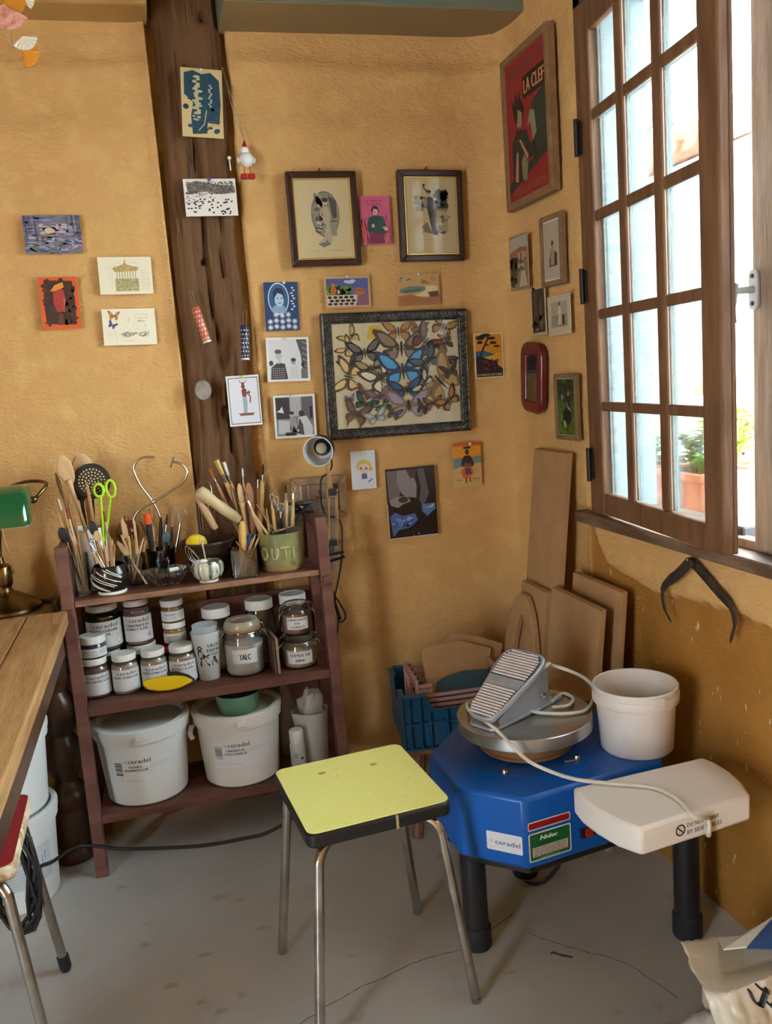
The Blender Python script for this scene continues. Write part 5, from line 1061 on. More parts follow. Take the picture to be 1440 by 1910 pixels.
# ---- jars on the middle shelf
PET = glass('jar_plastic', (.92, .93, .92), .05, .05)
LIDW = mat('white_screw_lid', (.76, .77, .75), .45)
def jar(label, x, y, z, r, h, powder, fill=.95, lines=None, hazard=None, lidh=.019, lidr=None, small=False, group=None, turn=0, lid_m=None, blue=False):
    t = thing('powder_jar', label, 'jar', (x, y, z), 0, group); lr = lidr or r*.86; bh = h-lidh
    body = [(0, 0), (r*.93, 0), (r, .004), (r, bh*.84), (r*.94, bh*.93), (lr*.93, bh), (lr*.93, bh+.004)]
    obj('body', MB().lathe(body, 32), PET, t, smooth=35)
    fz = bh*fill; obj('powder', MB().lathe([(0, .002), (r*.9, .002), (r*.965, .006), (r*.965, min(fz, bh*.82)), (r*.88, fz), (0, fz)], 28), powder, t, smooth=35)
    l = obj('lid', MB().lathe([(lr*.97, bh+.001), (lr, bh+.002), (lr, h-.002), (lr*.96, h), (lr*.80, h), (lr*.78, h-.001), (0, h-.001)], 36, flute=.006, nf=36), lid_m or LIDW, t, smooth=40)
    if lines:
        a0 = math.atan2(-y, -x)+turn; lh = bh*.66 if not small else bh*.62; w_ = r*2.5
        p = Print(w_, lh, True); nseg = 14
        for k in range(nseg): p.rect(k/nseg, 0, (k+1)/nseg, 1, 'd5d8dc'); p.k -= 1
        p.k += 1
        if small:
            p.line([(.2, .66), (.6, .66)], .0022, '4a4d52'); p.lines([[(.2, .48-.13*k), (.62, .48-.13*k)] for k in range(3)]+[[(.66, .7-.11*k), (.92, .7-.11*k)] for k in range(4)], .0007, '70747a')
            if blue: p.poly([(.14, .5), (.22, .6), (.22, .78), (.14, .68)], '16181b'); p.poly([(.10, .18), (.18, .28), (.18, .46), (.10, .36)], '16181b')
        else:
            icon(p, .19, .84, .018); p.text('ceradel', .24, .76, .16, '3a3d41', .58, 'L', .010)
            p.text(lines[0], .48, .59, .10, '17191c', min(.80, .056*len(lines[0])), 'C', .035)
            if len(lines) > 1: p.text(lines[1], .44, .45, .10, '17191c', min(.7, .056*len(lines[1])), 'C', .035)
            p.lines([[(.74, .42), (.95, .42)], [(.74, .47), (.95, .47)], [(.15, .06), (.8, .06)]], .0006, '8d9196')
            if hazard:
                hx, hy, s_ = .82, .22, .09; q = s_*w_/lh
                p.poly([(hx-s_, hy), (hx, hy-q), (hx+s_, hy), (hx, hy+q)], '9a4f63'); s2 = s_*.84; q2 = q*.84
                p.poly([(hx-s2, hy), (hx, hy-q2), (hx+s2, hy), (hx, hy+q2)], 'd9d9dd')
                if hazard == 2: p.poly([(hx-.03, hy-.03), (hx-.01, hy+.06), (hx+.015, hy-.02), (hx+.035, hy-.06)], '26282b')
        p.build('label', t, wrap(r+.0005, bh*.45, a0), .45)
    return t
pw1 = lambda n_, c: mat('powder_'+n_, c, .85)
jar('jar labelled oxyde nickel, front left under the small blue jar', -.232, 2.470, Z2, .0395, .112, pw1('nickel', (.20, .17, .14)), .93, ['OXYDE NICKEL 0.25K'])
jar('small blue-filled jar with black hazard squares, on the nickel jar', -.230, 2.474, Z2+.1122, .0365, .062, pw1('slate_blue', (.05, .10, .16)), .95, ['CARBONATE'], small=True, lidr=.035, lidh=.022, blue=True)
jar('jar labelled oxyde titane, pinkish powder', -.152, 2.466, Z2, .0385, .112, pw1('titane', (.60, .48, .40)), .90, ['OXYDE TITANE 0.25K'])
jar('jar labelled oxyde etain, behind the yellow scraper', -.073, 2.468, Z2, .0385, .112, pw1('etain', (.56, .50, .42)), .90, ['OXYDE ETAIN 0.25K'])
jar('jar labelled rutile 0.25K, right end of the front row', .006, 2.468, Z2, .0395, .112, pw1('rutile', (.50, .46, .39)), .90, ['RUTILE 0.25K'])
jar('green jar under the oxyde chrome jar', -.198, 2.545, Z2, .040, .113, pw1('chrome_green', (.02, .055, .02)), .95)
jar('large dark green jar labelled oxyde chrome vert, upside on the back row', -.200, 2.540, Z2+.1132, .050, .132, pw1('chrome_green', (.02, .055, .02)), .80, ['OXYDE CHROME', 'VERT 1K'], 1)
jar('dark brown jar below the cobalt carbonate jar', -.104, 2.546, Z2, .038, .113, pw1('brown_black', (.03, .018, .015)), .95, lidr=.041, lidh=.026)
jar('mauve jar labelled carbonate de cobalt, back row', -.106, 2.543, Z2+.1132, .0405, .132, pw1('mauve', (.25, .15, .17)), .97, ['CARBONATE DE', 'COBALT 0.25K'], 2)
rl = jar('jar with a red lid under the two little yellow jars', -.004, 2.550, Z2, .048, .097, pw1('grey_clay', (.3, .28, .25)), .8, lid_m=mat('red_lid', (.45, .012, .01), .4), lidr=.050, lidh=.02)
jar('lower of two little yellow-powder jars on the red lid', -.006, 2.545, Z2+.0972, .0335, .066, pw1('yellow_ochre', (.45, .30, .06)), .95, ['OXYDE'], small=True, lidr=.0325)
jar('upper of two little yellow-powder jars on the red lid', -.006, 2.545, Z2+.1634, .0335, .066, pw1('olive_ochre', (.30, .22, .04)), .95, ['OXYDE'], small=True, lidr=.0325)
gp = pw1('pale_grey_powder', (.50, .46, .41))
jar('clear white-lidded jar at the back, behind the printed cup', .118, 2.556, Z2, .046, .186, gp, .55, ['', ''], lidr=.0415, lidh=.030)
jar('clear white-lidded jar at the back, behind the talc jar', .247, 2.557, Z2, .046, .192, gp, .52, lidr=.0415, lidh=.030, turn=.4)
jar('clear white-lidded jar at the back, right end by the post', .350, 2.558, Z2, .045, .194, gp, .5, lidr=.0405, lidh=.030)

# printed cup with another nested in it
FRC = cloudy('cup_frosted', (.70, .74, .74), .72)
cu = thing('printed_cup', 'frosted plastic festival cup with black figures and lettering', 'cup', (.078, 2.468, Z2))
obj('wall', MB().lathe([(0, .003), (.027, .003), (.029, 0), (.0305, .002), (.0415, .138), (.0425, .139), (.0415, .141), (.0395, .138), (.0285, .006), (0, .006)], 36), FRC, cu, smooth=40)
p = Print(.075, .075, True)
p.text('TROI', .70, .80, .12, '14161a', .46, 'C', .03); p.text('DEFAI', .72, .62, .12, '14161a', .5, 'C', .03); p.text('F\u00e9le', .76, .47, .10, '14161a', .26, 'C', .02)
p.ell(.20, .77, .10, .10, '171411'); p.poly([(.10, .68), (.24, .70), (.33, .56), (.52, .40), (.50, .36), (.34, .44), (.44, .18), (.56, .12), (.52, .05), (.18, .04), (.12, .14), (.20, .32), (.08, .5)], '1d1a17')
p.ell(.27, .40, .05, .05, '6a5a48'); p.line([(.34, .42), (.56, .52)], .004, '1d1a17'); p.ell(.74, .36, .06, .07, '171411'); p.poly([(.64, .06), (.62, .22), (.70, .30), (.80, .30), (.88, .20), (.88, .06)], '1a1716'); p.poly([(.71, .25), (.79, .25), (.75, .12)], '8b3a36')
p.build('print', cu, wrap(.0365, .078, math.atan2(-2.468, -.078)+.05, .081), .5)
c2_ = thing('clear_cup', 'clear plastic cup nested inside the printed cup', 'cup', (.078, 2.468, Z2+.030))
obj('wall', MB().lathe([(0, 0), (.0265, 0), (.036, .128), (.037, .130), (.0355, .130), (.026, .003), (0, .003)], 36), cloudy('cup_clear', (.72, .77, .80), .35), c2_, smooth=40)
obj('blue_fill', MB().lathe([(0, .09), (.0328, .09), (.0338, .106), (0, .106)], 28), mat('cup_blue', (.30, .48, .62), .5), c2_)

# clip-top jars
WIRE = SILV
def clipjar(label, x, y, z, r, h, powder, fill, text, lidm, ring, tw, tzh, dy=.5):
    t = thing('clip_jar', label, 'jar', (x, y, z)); bh = h*.82
    obj('glass_body', MB().lathe([(0, 0), (r*.86, 0), (r*.97, .006), (r, .02), (r, bh*.80), (r*.95, bh*.9), (r*.84, bh*.97), (r*.84, bh)], 40), CLEAR, t, smooth=40)
    fz = bh*fill; obj('powder', MB().lathe([(0, .004), (r*.84, .004), (r*.94, .010), (r*.965, .02), (r*.965, min(fz, bh*.78)), (r*.90, fz), (0, fz-.003)], 36), powder, t, smooth=40)
    obj('seal_ring', MB().lathe([(r*.80, bh), (r*.93, bh), (r*.94, bh+.004), (r*.80, bh+.004)], 40), ring, t, smooth=40)
    obj('lid', MB().lathe([(r*.90, bh+.0042), (r*.92, bh+.006), (r*.92, bh+.013), (r*.86, h-.006), (r*.78, h), (r*.5, h-.002), (r*.46, h-.005), (0, h-.005)], 40), lidm, t, smooth=40)
    obj('wire_collar', MB().tube([(r*.90*math.cos(k*PI/16), r*.90*math.sin(k*PI/16), bh-.005) for k in range(32)], .0013, 6, closed=True), WIRE, t)
    for s_ in (-1, 1):
        ca_, sa_ = math.cos(.25), math.sin(.25)*(-1)
        obj('wire_clip', MB().tube(smoothpath([(s_*r*.92, -.006, bh-.006), (s_*(r+.008), -.010, bh-.018), (s_*(r+.010), -.006, bh-.03), (s_*(r+.006), .004, bh-.012), (s_*(r*.97+.004), 0, bh+.006), (s_*r*.9, 0, bh+.012)], 4), .0014, 6), WIRE, t)
    a0 = math.atan2(-y, -x); lw, lh = tw, tzh; p = Print(lw, lh)
    for k in range(12): p.rect(k/12, 0, (k+1)/12, 1, 'd4d2d4'); p.k -= 1
    p.k += 1
    n_ = len(text)
    for k, s_ in enumerate(text): p.text(s_, .5, (1-(k+1)/(n_+.35))*1.0+.02, .62/(n_+.6), '14161a', min(.86, .095*len(s_)+.05), 'C', .035)
    p.build('label', t, wrap(r+.0006, bh*dy, a0), .6); return t
TALCP = pw1('talc_white', (.70, .68, .63))
clipjar('tall clip-top glass jar labelled talc', .184, 2.470, Z2, .058, .160, TALCP, .72, ['TALC'], mat('amber_lid', (.34, .30, .22), .25, coat=.4), mat('orange_rubber', (.42, .18, .05), .5), .075, .042, .48)
clipjar('squat clip-top jar labelled oxyde de zinc, beneath the cobalt one', .344, 2.457, Z2, .053, .098, pw1('zinc_cream', (.60, .53, .40)), .72, ['OXYDE DE', 'ZINC'], CLEAR, CLEAR, .075, .036, .45)
clipjar('small clip-top jar labelled carbonate de cobalt, on the zinc jar', .345, 2.459, Z2+.0985, .044, .092, pw1('cobalt_pink', (.36, .19, .17)), .80, ['CARBONATE', 'DE', 'COBALT'], CLEAR, CLEAR, .066, .036, .50)
ti = tag(obj('tile_sample', MB().b2((-.004, -.05, 0), (.004, .05, .108)), mat('tan_tile', (.30, .20, .13), .5), bevel=.003, loc=(.268, 2.445, Z2), rot=(0, 0, rad(4))), 'thin tan tile standing on edge right of the talc jar', 'tile')
ti2 = tag(obj('tile_sample', MB().b2((-.003, -.05, 0), (.003, .05, .102)), mat('dark_tile', (.10, .065, .045), .5), bevel=.002, loc=(.2585, 2.447, Z2), rot=(0, 0, rad(4))), 'thin dark tile standing on edge beside the tan tile', 'tile')
# yellow scraper
ys_ = thing('rubber_scraper', 'yellow crescent scraper with a black corner leaning on the front jars', 'scraper', M=Matrix.Translation((-.040, 2.404, Z2+.001)) @ Matrix.Rotation(rad(-32), 4, 'X'))
cres = [(-.066, .038), (-.068, .026), (-.055, .012), (-.03, .003), (0, 0), (.03, .002), (.055, .010), (.068, .018), (.06, .026), (.045, .034), (.02, .040), (0, .041), (-.03, .042)]
obj('body', MB().prism(cres, .010, XZ(0, 0, 0)), mat('yellow_rubber', (.76, .50, .004), .4), ys_, bevel=.003, smooth=40)
obj('black_corner', MB().prism([(.0, .043), (.0, .052), (.03, .049), (.058, .035), (.074, .020), (.0735, .010), (.069, .0195), (.061, .0275), (.046, .0355), (.021, .0415)], .011, XZ(0, 0, 0)), BLK, ys_, bevel=.002)

# ---- bottom shelf
bigtub('white bucket labelled kaolin, left on the bottom shelf', -.128, 2.474, Z3, .112, .128, .222, WPL, 'white buckets on the bottom shelf', ['KAOLIN A', '(POLWHITE KL) 5K'], a0=-1.62)
b2_ = bigtub('white bucket labelled carbonate de chaux with a green bowl on its lid', .144, 2.470, Z3, .108, .122, .212, WPW, 'white buckets on the bottom shelf', ['CARBONATE DE', 'CHAUX (CRAIE) 5K'], a0=-1.63)
obj('handle_knob', MB().tube([(-.128, -.02, .172), (-.140, -.024, .172)], .006, 10), WPW, b2_, smooth=50)
obj('handle', MB().tube(smoothpath([(-.136, -.026, .172), (-.140, -.045, .160), (-.134, -.062, .152)], 4), .0045, 8, flat=(1.6, .7)), WPW, b2_, smooth=60)
GB = mat('sage_green_ceramic', (.13, .27, .185), .5)
gb = thing('green_bowl', 'matt sage green bowl sitting on the chalk bucket lid', 'bowl', (.150, 2.450, Z3+.2004))
obj('body', MB().lathe([(0, 0), (.054, 0), (.058, .004), (.066, .056), (.0655, .058), (.0625, .056), (.055, .008), (0, .006)], 40), GB, gb, smooth=40)
sb_ = thing('spray_bottle', 'small white-capped bottle at the right of the bottom shelf', 'bottle', (.303, 2.405, Z3))
obj('body', MB().lathe([(0, 0), (.021, 0), (.0225, .003), (.0225, .082), (.019, .088), (0, .088)], 24), mat('bottle_grey_white', (.50, .51, .50), .35), sb_, smooth=40)
obj('cap', MB().lathe([(0, .088), (.0195, .088), (.021, .091), (.021, .124), (.018, .128), (0, .128)], 24), WHI, sb_, smooth=40)
p = Print(.05, .055, True); p.rect(.15, .1, .85, .9, 'b9bcbc'); p.rect(.25, .55, .5, .8, '8f9694'); p.lines([[(.2, .45-.08*k), (.6, .45-.08*k)] for k in range(4)], .0008, '7b807f'); p.rect(.64, .46, .82, .56, '202326'); p.build('label', sb_, wrap(.0229, .045, -1.68), .5)
jg = thing('measuring_jug', 'tall frosted measuring jug stuffed with a plastic bag', 'jug', (.360, 2.458, Z3))
JF = cloudy('jug_frosted', (.66, .68, .68), .62)
jp = MB().lathe([(0, 0), (.038, 0), (.040, .003), (.050, .160), (.0515, .161), (.0495, .161), (.0385, .005), (0, .004)], 36)
jp.v = [(x*(1+(.18*max(0, (z-.13)/.03) if (x < 0 and abs(y) < .018) else 0)), y, z) for x, y, z in jp.v]; obj('wall', jp, JF, jg, smooth=40)
pb2 = thing('plastic_bag', 'crumpled clear plastic bag pushed into the measuring jug', 'bag', (.362, 2.458, Z3+.09))
obj('film', blob((0, 0, .07), (.036, .034, .062), 21, .35), cloudy('bag_film', (.66, .68, .70), .6, .25), pb2, smooth=80)
cb = thing('glass_bottle', 'clear bottle standing behind the small white-capped bottle', 'bottle', (.297, 2.545, Z3))
obj('body', MB().lathe([(0, 0), (.027, 0), (.029, .004), (.029, .16), (.015, .195), (.0125, .235), (0, .235)], 24), cloudy('bottle_clear', (.52, .48, .44), .35), cb, smooth=40)

# ================================================================ pictures, cards and small things on the walls
PAPER = mat('card_stock', (.78, .76, .70), .6)
def MBK(x, z, tilt=0, y=2.636): return Matrix.Translation((x, y, z)) @ Matrix.Rotation(rad(tilt), 4, 'Y')
def MRT(y, z, tilt=0, x=1.138): return Matrix.Translation((x, y, z)) @ Matrix.Rotation(-PI/2, 4, 'Z') @ Matrix.Rotation(rad(tilt), 4, 'Y')
def card(name, label, cat, M, w, h, p, pin=None, pinpos=(.5, .97), stock=None, group=None, rough=.45):
    o = obj(name, MB().box((0, .0006, 0), (w, .0010, h)), stock or PAPER); o.matrix_world = M; tag(o, label, cat, group)
    q = p.build('print', o, rough=rough)
    if pin: obj('pin', MB().ball((0, 0, 0), .0048, 10, (1, 1, 1)), pin, o, smooth=60, loc=((pinpos[0]-.5)*w, -.005, (pinpos[1]-.5)*h))
    return o
def framed(name, label, cat, M, w, h, fw, dep, fm, p, inner=None, glassy=True, carve=None, mat2=None):
    """w, h outer; frame bars mitred"""
    t = thing(name, label, cat, M=M); W2, H2 = w/2, h/2
    def bar(nm, f0, f1, d0, d1, m_, bv):
        for k in range(4):
            a, b = (W2, H2) if k % 2 == 0 else (H2, W2)
            poly = [(-a+f0, -b+f0), (a-f0, -b+f0), (a-f1, -b+f1), (-a+f1, -b+f1)]
            mb = MB().prism(poly, d1-d0, Matrix.Rotation(k*PI/2, 4, 'Y') @ Matrix.Rotation(PI/2, 4, 'X'), z0=d0); obj(nm, mb, m_, t, bevel=bv)
    bar('frame_bar', 0, fw, 0, dep, fm, .003)
    if inner: bar('gilt_slip', fw, fw+inner[0], 0, dep*.88, inner[1], .001)
    iw, ih = w-2*fw+.002, h-2*fw+.002
    pc = obj('picture', MB().box((0, -dep+.0075, 0), (iw, .002, ih)), mat2 or PAPER, t); p.build('print', pc, M=Matrix.Translation((0, -dep+.0065, 0)))
    if glassy: obj('glazing', MB().add([(-iw/2, -dep+.003, -ih/2), (iw/2, -dep+.003, -ih/2), (iw/2, -dep+.003, ih/2), (-iw/2, -dep+.003, ih/2)], [(0, 1, 2, 3)]), glass('picture_glass', (.99, .99, .99), .0, .03, .45), t)
    return t
R = random.Random(12)
def scatter(p, n, x0, y0, x1, y1, rx, ry, cols, rr=R):
    for c in cols: p.dots([(rr.uniform(x0, x1), rr.uniform(y0, y1), rx*rr.uniform(.5, 1.4), ry*rr.uniform(.5, 1.4)) for _ in range(n)], c)
PINS = [mat('pin_clear', (.75, .75, .72), .2), mat('pin_yellow', (.75, .68, .03), .3), mat('pin_purple', (.10, .03, .28), .3)]

# --- left of the post
p = Print(.150, .103); p.rect(0, 0, 1, 1, '6d6a86')
scatter(p, 26, 0, 0, 1, 1, .10, .035, ['57587c', '7f7c96', '8f8b9c', '4c5274', '6e6f6a'])
scatter(p, 14, 0, .05, 1, .45, .07, .03, ['3f4a74', '5d6a55', '746d58', '9a94a6']); scatter(p, 10, .3, .5, .75, .75, .08, .04, ['a99fae', 'b3a2a8']); p.ell(.45, .6, .09, .08, 'c9b694')
for k in range(14): x = R.choice((R.uniform(0, .28), R.uniform(.7, 1))); p.line([(x, 1), (x+.02, R.uniform(.3, .7))], .0016, R.choice(('3c3f5c', '4b4a55')))
scatter(p, 8, .1, .1, .95, .4, .018, .02, ['c6bfd0', 'b79fae']); card('postcard', 'blurry blue-violet pond postcard, the highest card left of the post', 'postcard', MBK(-.207, 1.754, 1), .150, .103, p)
p = Print(.104, .143); p.rect(0, 0, 1, 1, 'd2581c')
p.poly([(.12, .10), (.88, .08), (.90, .5), (.86, .92), (.14, .94), (.10, .5)], '3a2016'); scatter(p, 34, .12, .08, .88, .94, .07, .035, ['2c1812', '4a2a1c', '35211a'])
p.poly([(.36, .74), (.50, .84), (.62, .74), (.66, .55), (.60, .34), (.42, .32), (.34, .5)], 'a5352c'); p.poly([(.28, .72), (.40, .84), (.62, .90), (.64, .80), (.44, .74)], 'd98a24'); p.poly([(.40, .08), (.46, .3), (.56, .3), (.58, .08)], '5e3026')
p.dots([(.62+.03*math.sin(k*3), .58-.03*k, .012, .009) for k in range(9)], 'd9c9b2'); card('postcard', 'orange bordered postcard of a red figure among dark leaves', 'postcard', MBK(-.212, 1.568, 1.7), .104, .143, p)
p = Print(.146, .103); p.rect(0, 0, 1, 1, 'e2d9c0')
p.poly([(.26, .70), (.34, .74), (.46, .80), (.50, .88), (.54, .80), (.66, .74), (.76, .72), (.72, .62), (.30, .60)], 'b39a5c'); p.lines([[(.34+.05*k, .62), (.34+.05*k, .42)] for k in range(8)], .0022, '9c8a62')
p.rect(.30, .08, .74, .42, 'a7a070'); scatter(p, 30, .31, .09, .73, .41, .018, .012, ['8c8a52', 'c0b98a', '7f8458']); scatter(p, 16, .30, .62, .72, .76, .02, .012, ['8f7438', 'cbb980']); p.ell(.50, .90, .012, .016, '8a3a2a'); p.ell(.5, .96, .008, .008, '44423c')
p.lines([[(.18, .25+.07*k), (.27, .25+.07*k)] for k in range(8)]+[[(.78, .15+.06*k), (.95, .15+.06*k)] for k in range(9)]+[[(.6, .85), (.75, .83)], [(.35, .84), (.42, .82)]], .0006, '9a9484'); card('postcard', 'white postcard with a drawing of an ornate bandstand', 'postcard', MBK(-.026, 1.635, 1.6), .146, .103, p)
def bfly(p, x, y, s, c1, c2, rot=0, body='2a1d12', asp=1.0, tail=0, flip=1):
    co, si = math.cos(rot), math.sin(rot)
    def T(q, k=1): X, Y = q[0]*s*k*flip, q[1]*s*k*asp; return (x+(X*co-Y*si)/p.w, y+(X*si+Y*co)/p.h)
    U = [(.03, .05), (.12, .22), (.32, .42), (.52, .50), (.55, .42), (.46, .2), (.34, .03), (.12, -.02)]; Lw = [(.03, .02), (.2, .02), (.36, -.04), (.38, -.18), (.28, -.34+0*tail), (.24, -.36-tail), (.19, -.34), (.08, -.2)]
    for sg in (1, -1):
        for W_, cc in ((Lw, c1), (U, c1)):
            p.poly([T((sg*a, b)) for a, b in W_], cc)
            cx = sum(a for a, b in W_)/len(W_); cy = sum(b for a, b in W_)/len(W_); p.poly([T((sg*(cx+(a-cx)*.66-.02), cy+(b-cy)*.66-.01)) for a, b in W_], c2)
    p.poly([T((-.02, .16)), T((.02, .16)), T((.025, -.05)), T((0, -.24)), T((-.025, -.05))], body)
p = Print(.147, .102); p.rect(0, 0, 1, 1, 'e3dcc4'); bfly(p, .22, .80, .030, '7a4a24', 'd78a3a', -.1); bfly(p, .18, .55, .024, '1c2550', '3e5aa0', -.5)
scatter(p, 22, .36, .22, .86, .36, .03, .012, ['a29b88', '8d8878', 'b3ab98']); scatter(p, 20, .4, .4, .85, .75, .008, .009, ['8a8576']); p.lines([[(.62, .84), (.84, .84)], [(.62, .74), (.84, .74)], [(.62, .74), (.62, .84)], [(.84, .74), (.84, .84)], [(.08, .3), (.2, .3)], [(.2, .5), (.26, .12)], [(.4, .12), (.62, .12)], [(.85, .2), (.85, .42)]], .0006, '9a9484'); p.line([(.66, .65), (.72, .66), (.80, .645)], .0012, '5c574b')
card('postcard', 'white postcard with an orange and a blue butterfly sketch', 'postcard', MBK(-.032, 1.492, 1.9), .147, .102, p)

# --- on the post
PY = 2.606
p = Print(.114, .183); p.rect(0, 0, 1, 1, 'cdb583'); p.poly([(.07, .62), (.08, .93), (.30, .97), (.5, .92), (.72, .95), (.92, .84), (.95, .5), (.9, .2), (.62, .22), (.60, .06), (.25, .04), (.22, .3), (.28, .5)], '1f4355')
scatter(p, 12, .1, .1, .9, .9, .06, .03, ['18384a', '2a5163']); p.dots([(.38+.05*math.sin(k*2.3), .88-.035*k, .10*R.uniform(.5, 1), .022) for k in range(16)], 'b9b18d'); p.dots([(.70+.03*math.sin(k*1.9), .76-.03*k, .03, .016) for k in range(11)], 'b3b096'); p.dots([(.35+.06*math.cos(k), .30+.05*math.sin(k), .05, .012) for k in range(7)], 'bdb596')
p.line([(.60, .40), (.54, .2), (.40, .1)], .003, 'b7ab84'); p.lines([[(.62, .24-.03*k), (.90, .24-.03*k)] for k in range(3)], .0008, '8f7c52'); p.ell(.84, .10, .08, .035, '27485a', rot=.4)
card('cyanotype_print', 'torn-edged blue botanical sun print pinned high on the post', 'print', MBK(.236, 2.091, 4, PY), .114, .183, p, PINS[0], stock=mat('aged_paper', (.58, .45, .24), .7))
p = Print(.147, .102); p.rect(0, 0, 1, 1, 'd9d3cb'); p.poly([(.05, .88), (.25, .95), (.5, .88), (.72, .84), (.97, .82), (.98, .62), (.70, .58), (.40, .66), (.08, .58)], '6a635c'); scatter(p, 80, .05, .60, .97, .92, .015, .018, ['3a3531', '8d857c', '4c4640']); scatter(p, 30, .03, .35, .6, .62, .014, .014, ['2c2826', '5b544e'])
p.dots([(R.uniform(.05, .95), R.uniform(.05, .46), .022, .024) for _ in range(44)], '1d1a19'); p.rect(.78, .86, .79, .93, '2a2725'); card('photo_print', 'black and white photo of a flock of sheep on the post', 'photo', MBK(.233, 1.837, .4, PY), .147, .102, p, PINS[2])
p = Print(.096, .148); p.rect(0, 0, 1, 1, 'dcd9d6'); p.rect(.05, .04, .96, .96, '4a423a'); p.rect(.07, .055, .94, .945, 'd3d5de'); p.rect(.34, .20, .76, .235, '8a5a3c'); p.rect(.30, .235, .78, .25, '5c3a26')
p.poly([(.46, .25), (.56, .25), (.60, .44), (.58, .60), (.46, .60), (.46, .42)], '8fa6ac'); p.poly([(.44, .70), (.50, .76), (.60, .72), (.58, .58), (.46, .58)], '7c3b2a'); p.ell(.50, .78, .06, .04, '6f3d2c'); p.ell(.50, .84, .055, .03, '9c2f22'); p.line([(.43, .86), (.40, .90)], .002, '5c3a26'); p.line([(.57, .86), (.61, .90)], .002, '5c3a26'); p.line([(.58, .66), (.70, .58), (.68, .45)], .0035, '7c4030'); p.ell(.66, .66, .05, .03, '8a4a38')
card('postcard', 'white card of an Egyptian statuette pinned to the post', 'postcard', MBK(.27, 1.257, .4, PY), .096, .148, p, PINS[1])
def needlecase(label, base, tip, c1, c2, band):
    M, L = frame(base, tip); t = thing('patterned_tube', label, 'tube', M=M); cm = mat('tube_'+band, c1, .35, coat=.3); wm = mat('tube_pattern_'+band, c2, .4)
    obj('body', MB().lathe([(0, 0), (.0105, 0), (.012, .002), (.012, L-.002), (.0105, L), (0, L)], 20), cm, t, smooth=40)
    mb = MB()
    for i in range(7):
        for k in range(9):
            a_ = 2*PI*k/9+.35*(i % 2); z = .012+i*(L-.026)/6; s_ = .0028
            mb.add([(.0123*math.cos(a_+u*.22), .0123*math.sin(a_+u*.22), z+v*s_) for u, v in ((-1, 0), (0, -1), (1, 0), (0, 1))], [(0, 1, 2, 3)])
    obj('pattern', mb, wm, t); obj('end_band', MB().lathe([(.0122, 0), (.0125, .0005), (.0125, .005), (.0122, .0055)], 20), wm, t)
    obj('cord', MB().tube(smoothpath([(-.004, 0, L), (-.006, .012, L+.03), (-.002, .016, L+.048), (.004, .010, L+.03), (.004, 0, L)], 4), .0012, 5), mat('brown_string', (.22, .13, .07), .8), t)
    obj('nail', MB().tube([(-.002, .028, L+.046), (-.002, .004, L+.047)], .0014, 6), STEEL, t); return t
needlecase('red and white patterned tube hanging from a cord on the post', (.180, 2.592, 1.432), (.156, 2.592, 1.533), (.52, .13, .07), (.78, .66, .56), 'red')
needlecase('navy and white patterned tube hanging from a cord on the post', (.284, 2.592, 1.375), (.291, 2.592, 1.474), (.02, .028, .07), (.70, .70, .70), 'navy')
ds = thing('clay_disc', 'rough grey clay disc hanging on the post', 'disc', (.153, 2.602, 1.297)); obj('disc', MB().lathe([(0, 0), (.023, 0), (.0245, .003), (.022, .0065), (0, .007)], 22, M=Matrix.Rotation(PI/2, 4, 'X') @ Matrix.Diagonal((1, 1.2, 1, 1))), mat('grey_clay_disc', (.20, .17, .14), .7, c2=(.28, .25, .21), scale=30, bump=.6, bscale=40), ds, smooth=40)
obj('nail', MB().tube([(0, .035, .024), (0, -.009, .026)], .0015, 6), STEEL, ds)
# bird ornament
bi = thing('bird_ornament', 'white wooden bird ornament with red cap and feet hanging by the post', 'ornament', (.345, 2.612, 1.94))
obj('body', MB().ball((0, 0, 0), .021, 18), WHI, bi, smooth=60); obj('head', MB().ball((-.002, 0, .024), .0125, 14), WHI, bi, smooth=60); RD = mat('bright_red_paint', (.42, .012, .014), .4)
obj('cap', MB().lathe([(.008, 0), (.006, .008), (0, .024)], 12, (-.001, 0, .032)), RD, bi, smooth=50)
for s_ in (-1, 1):
    obj('wing', MB().ball((s_*.022, 0, -.002), .008, 10, (.6, .8, 1.2)), WHI, bi, smooth=60); obj('leg', MB().tube([(s_*.008, 0, -.018), (s_*.009, 0, -.040)], .0014, 6), RD, bi)
    obj('foot', MB().box((s_*.0105, -.004, -.047), (.020, .02, .014)), RD, bi, bevel=.003)
obj('string', MB().tube([(0, 0, .056), (-.012, .012, .12), (-.040, .02, .255)], .0009, 5), mat('grey_string', (.3, .26, .2), .8), bi); obj('string', MB().tube([(0, 0, .056), (-.020, .012, .12), (-.042, .02, .255)], .0009, 5), mat('grey_string', (.3, .26, .2), .8), bi)
hk = thing('ceramic_hook', 'tiny white ceramic hook on the right edge of the post', 'hook', (.297, 2.622, 1.94)); obj('ball', MB().ball((0, -.008, .006), .0055, 10), WHI, hk, smooth=60); obj('stem', MB().tube([(0, .012, .006), (0, -.006, .004), (0, -.008, -.008), (.001, -.006, -.028)], .0022, 8), WHI, hk, smooth=60)

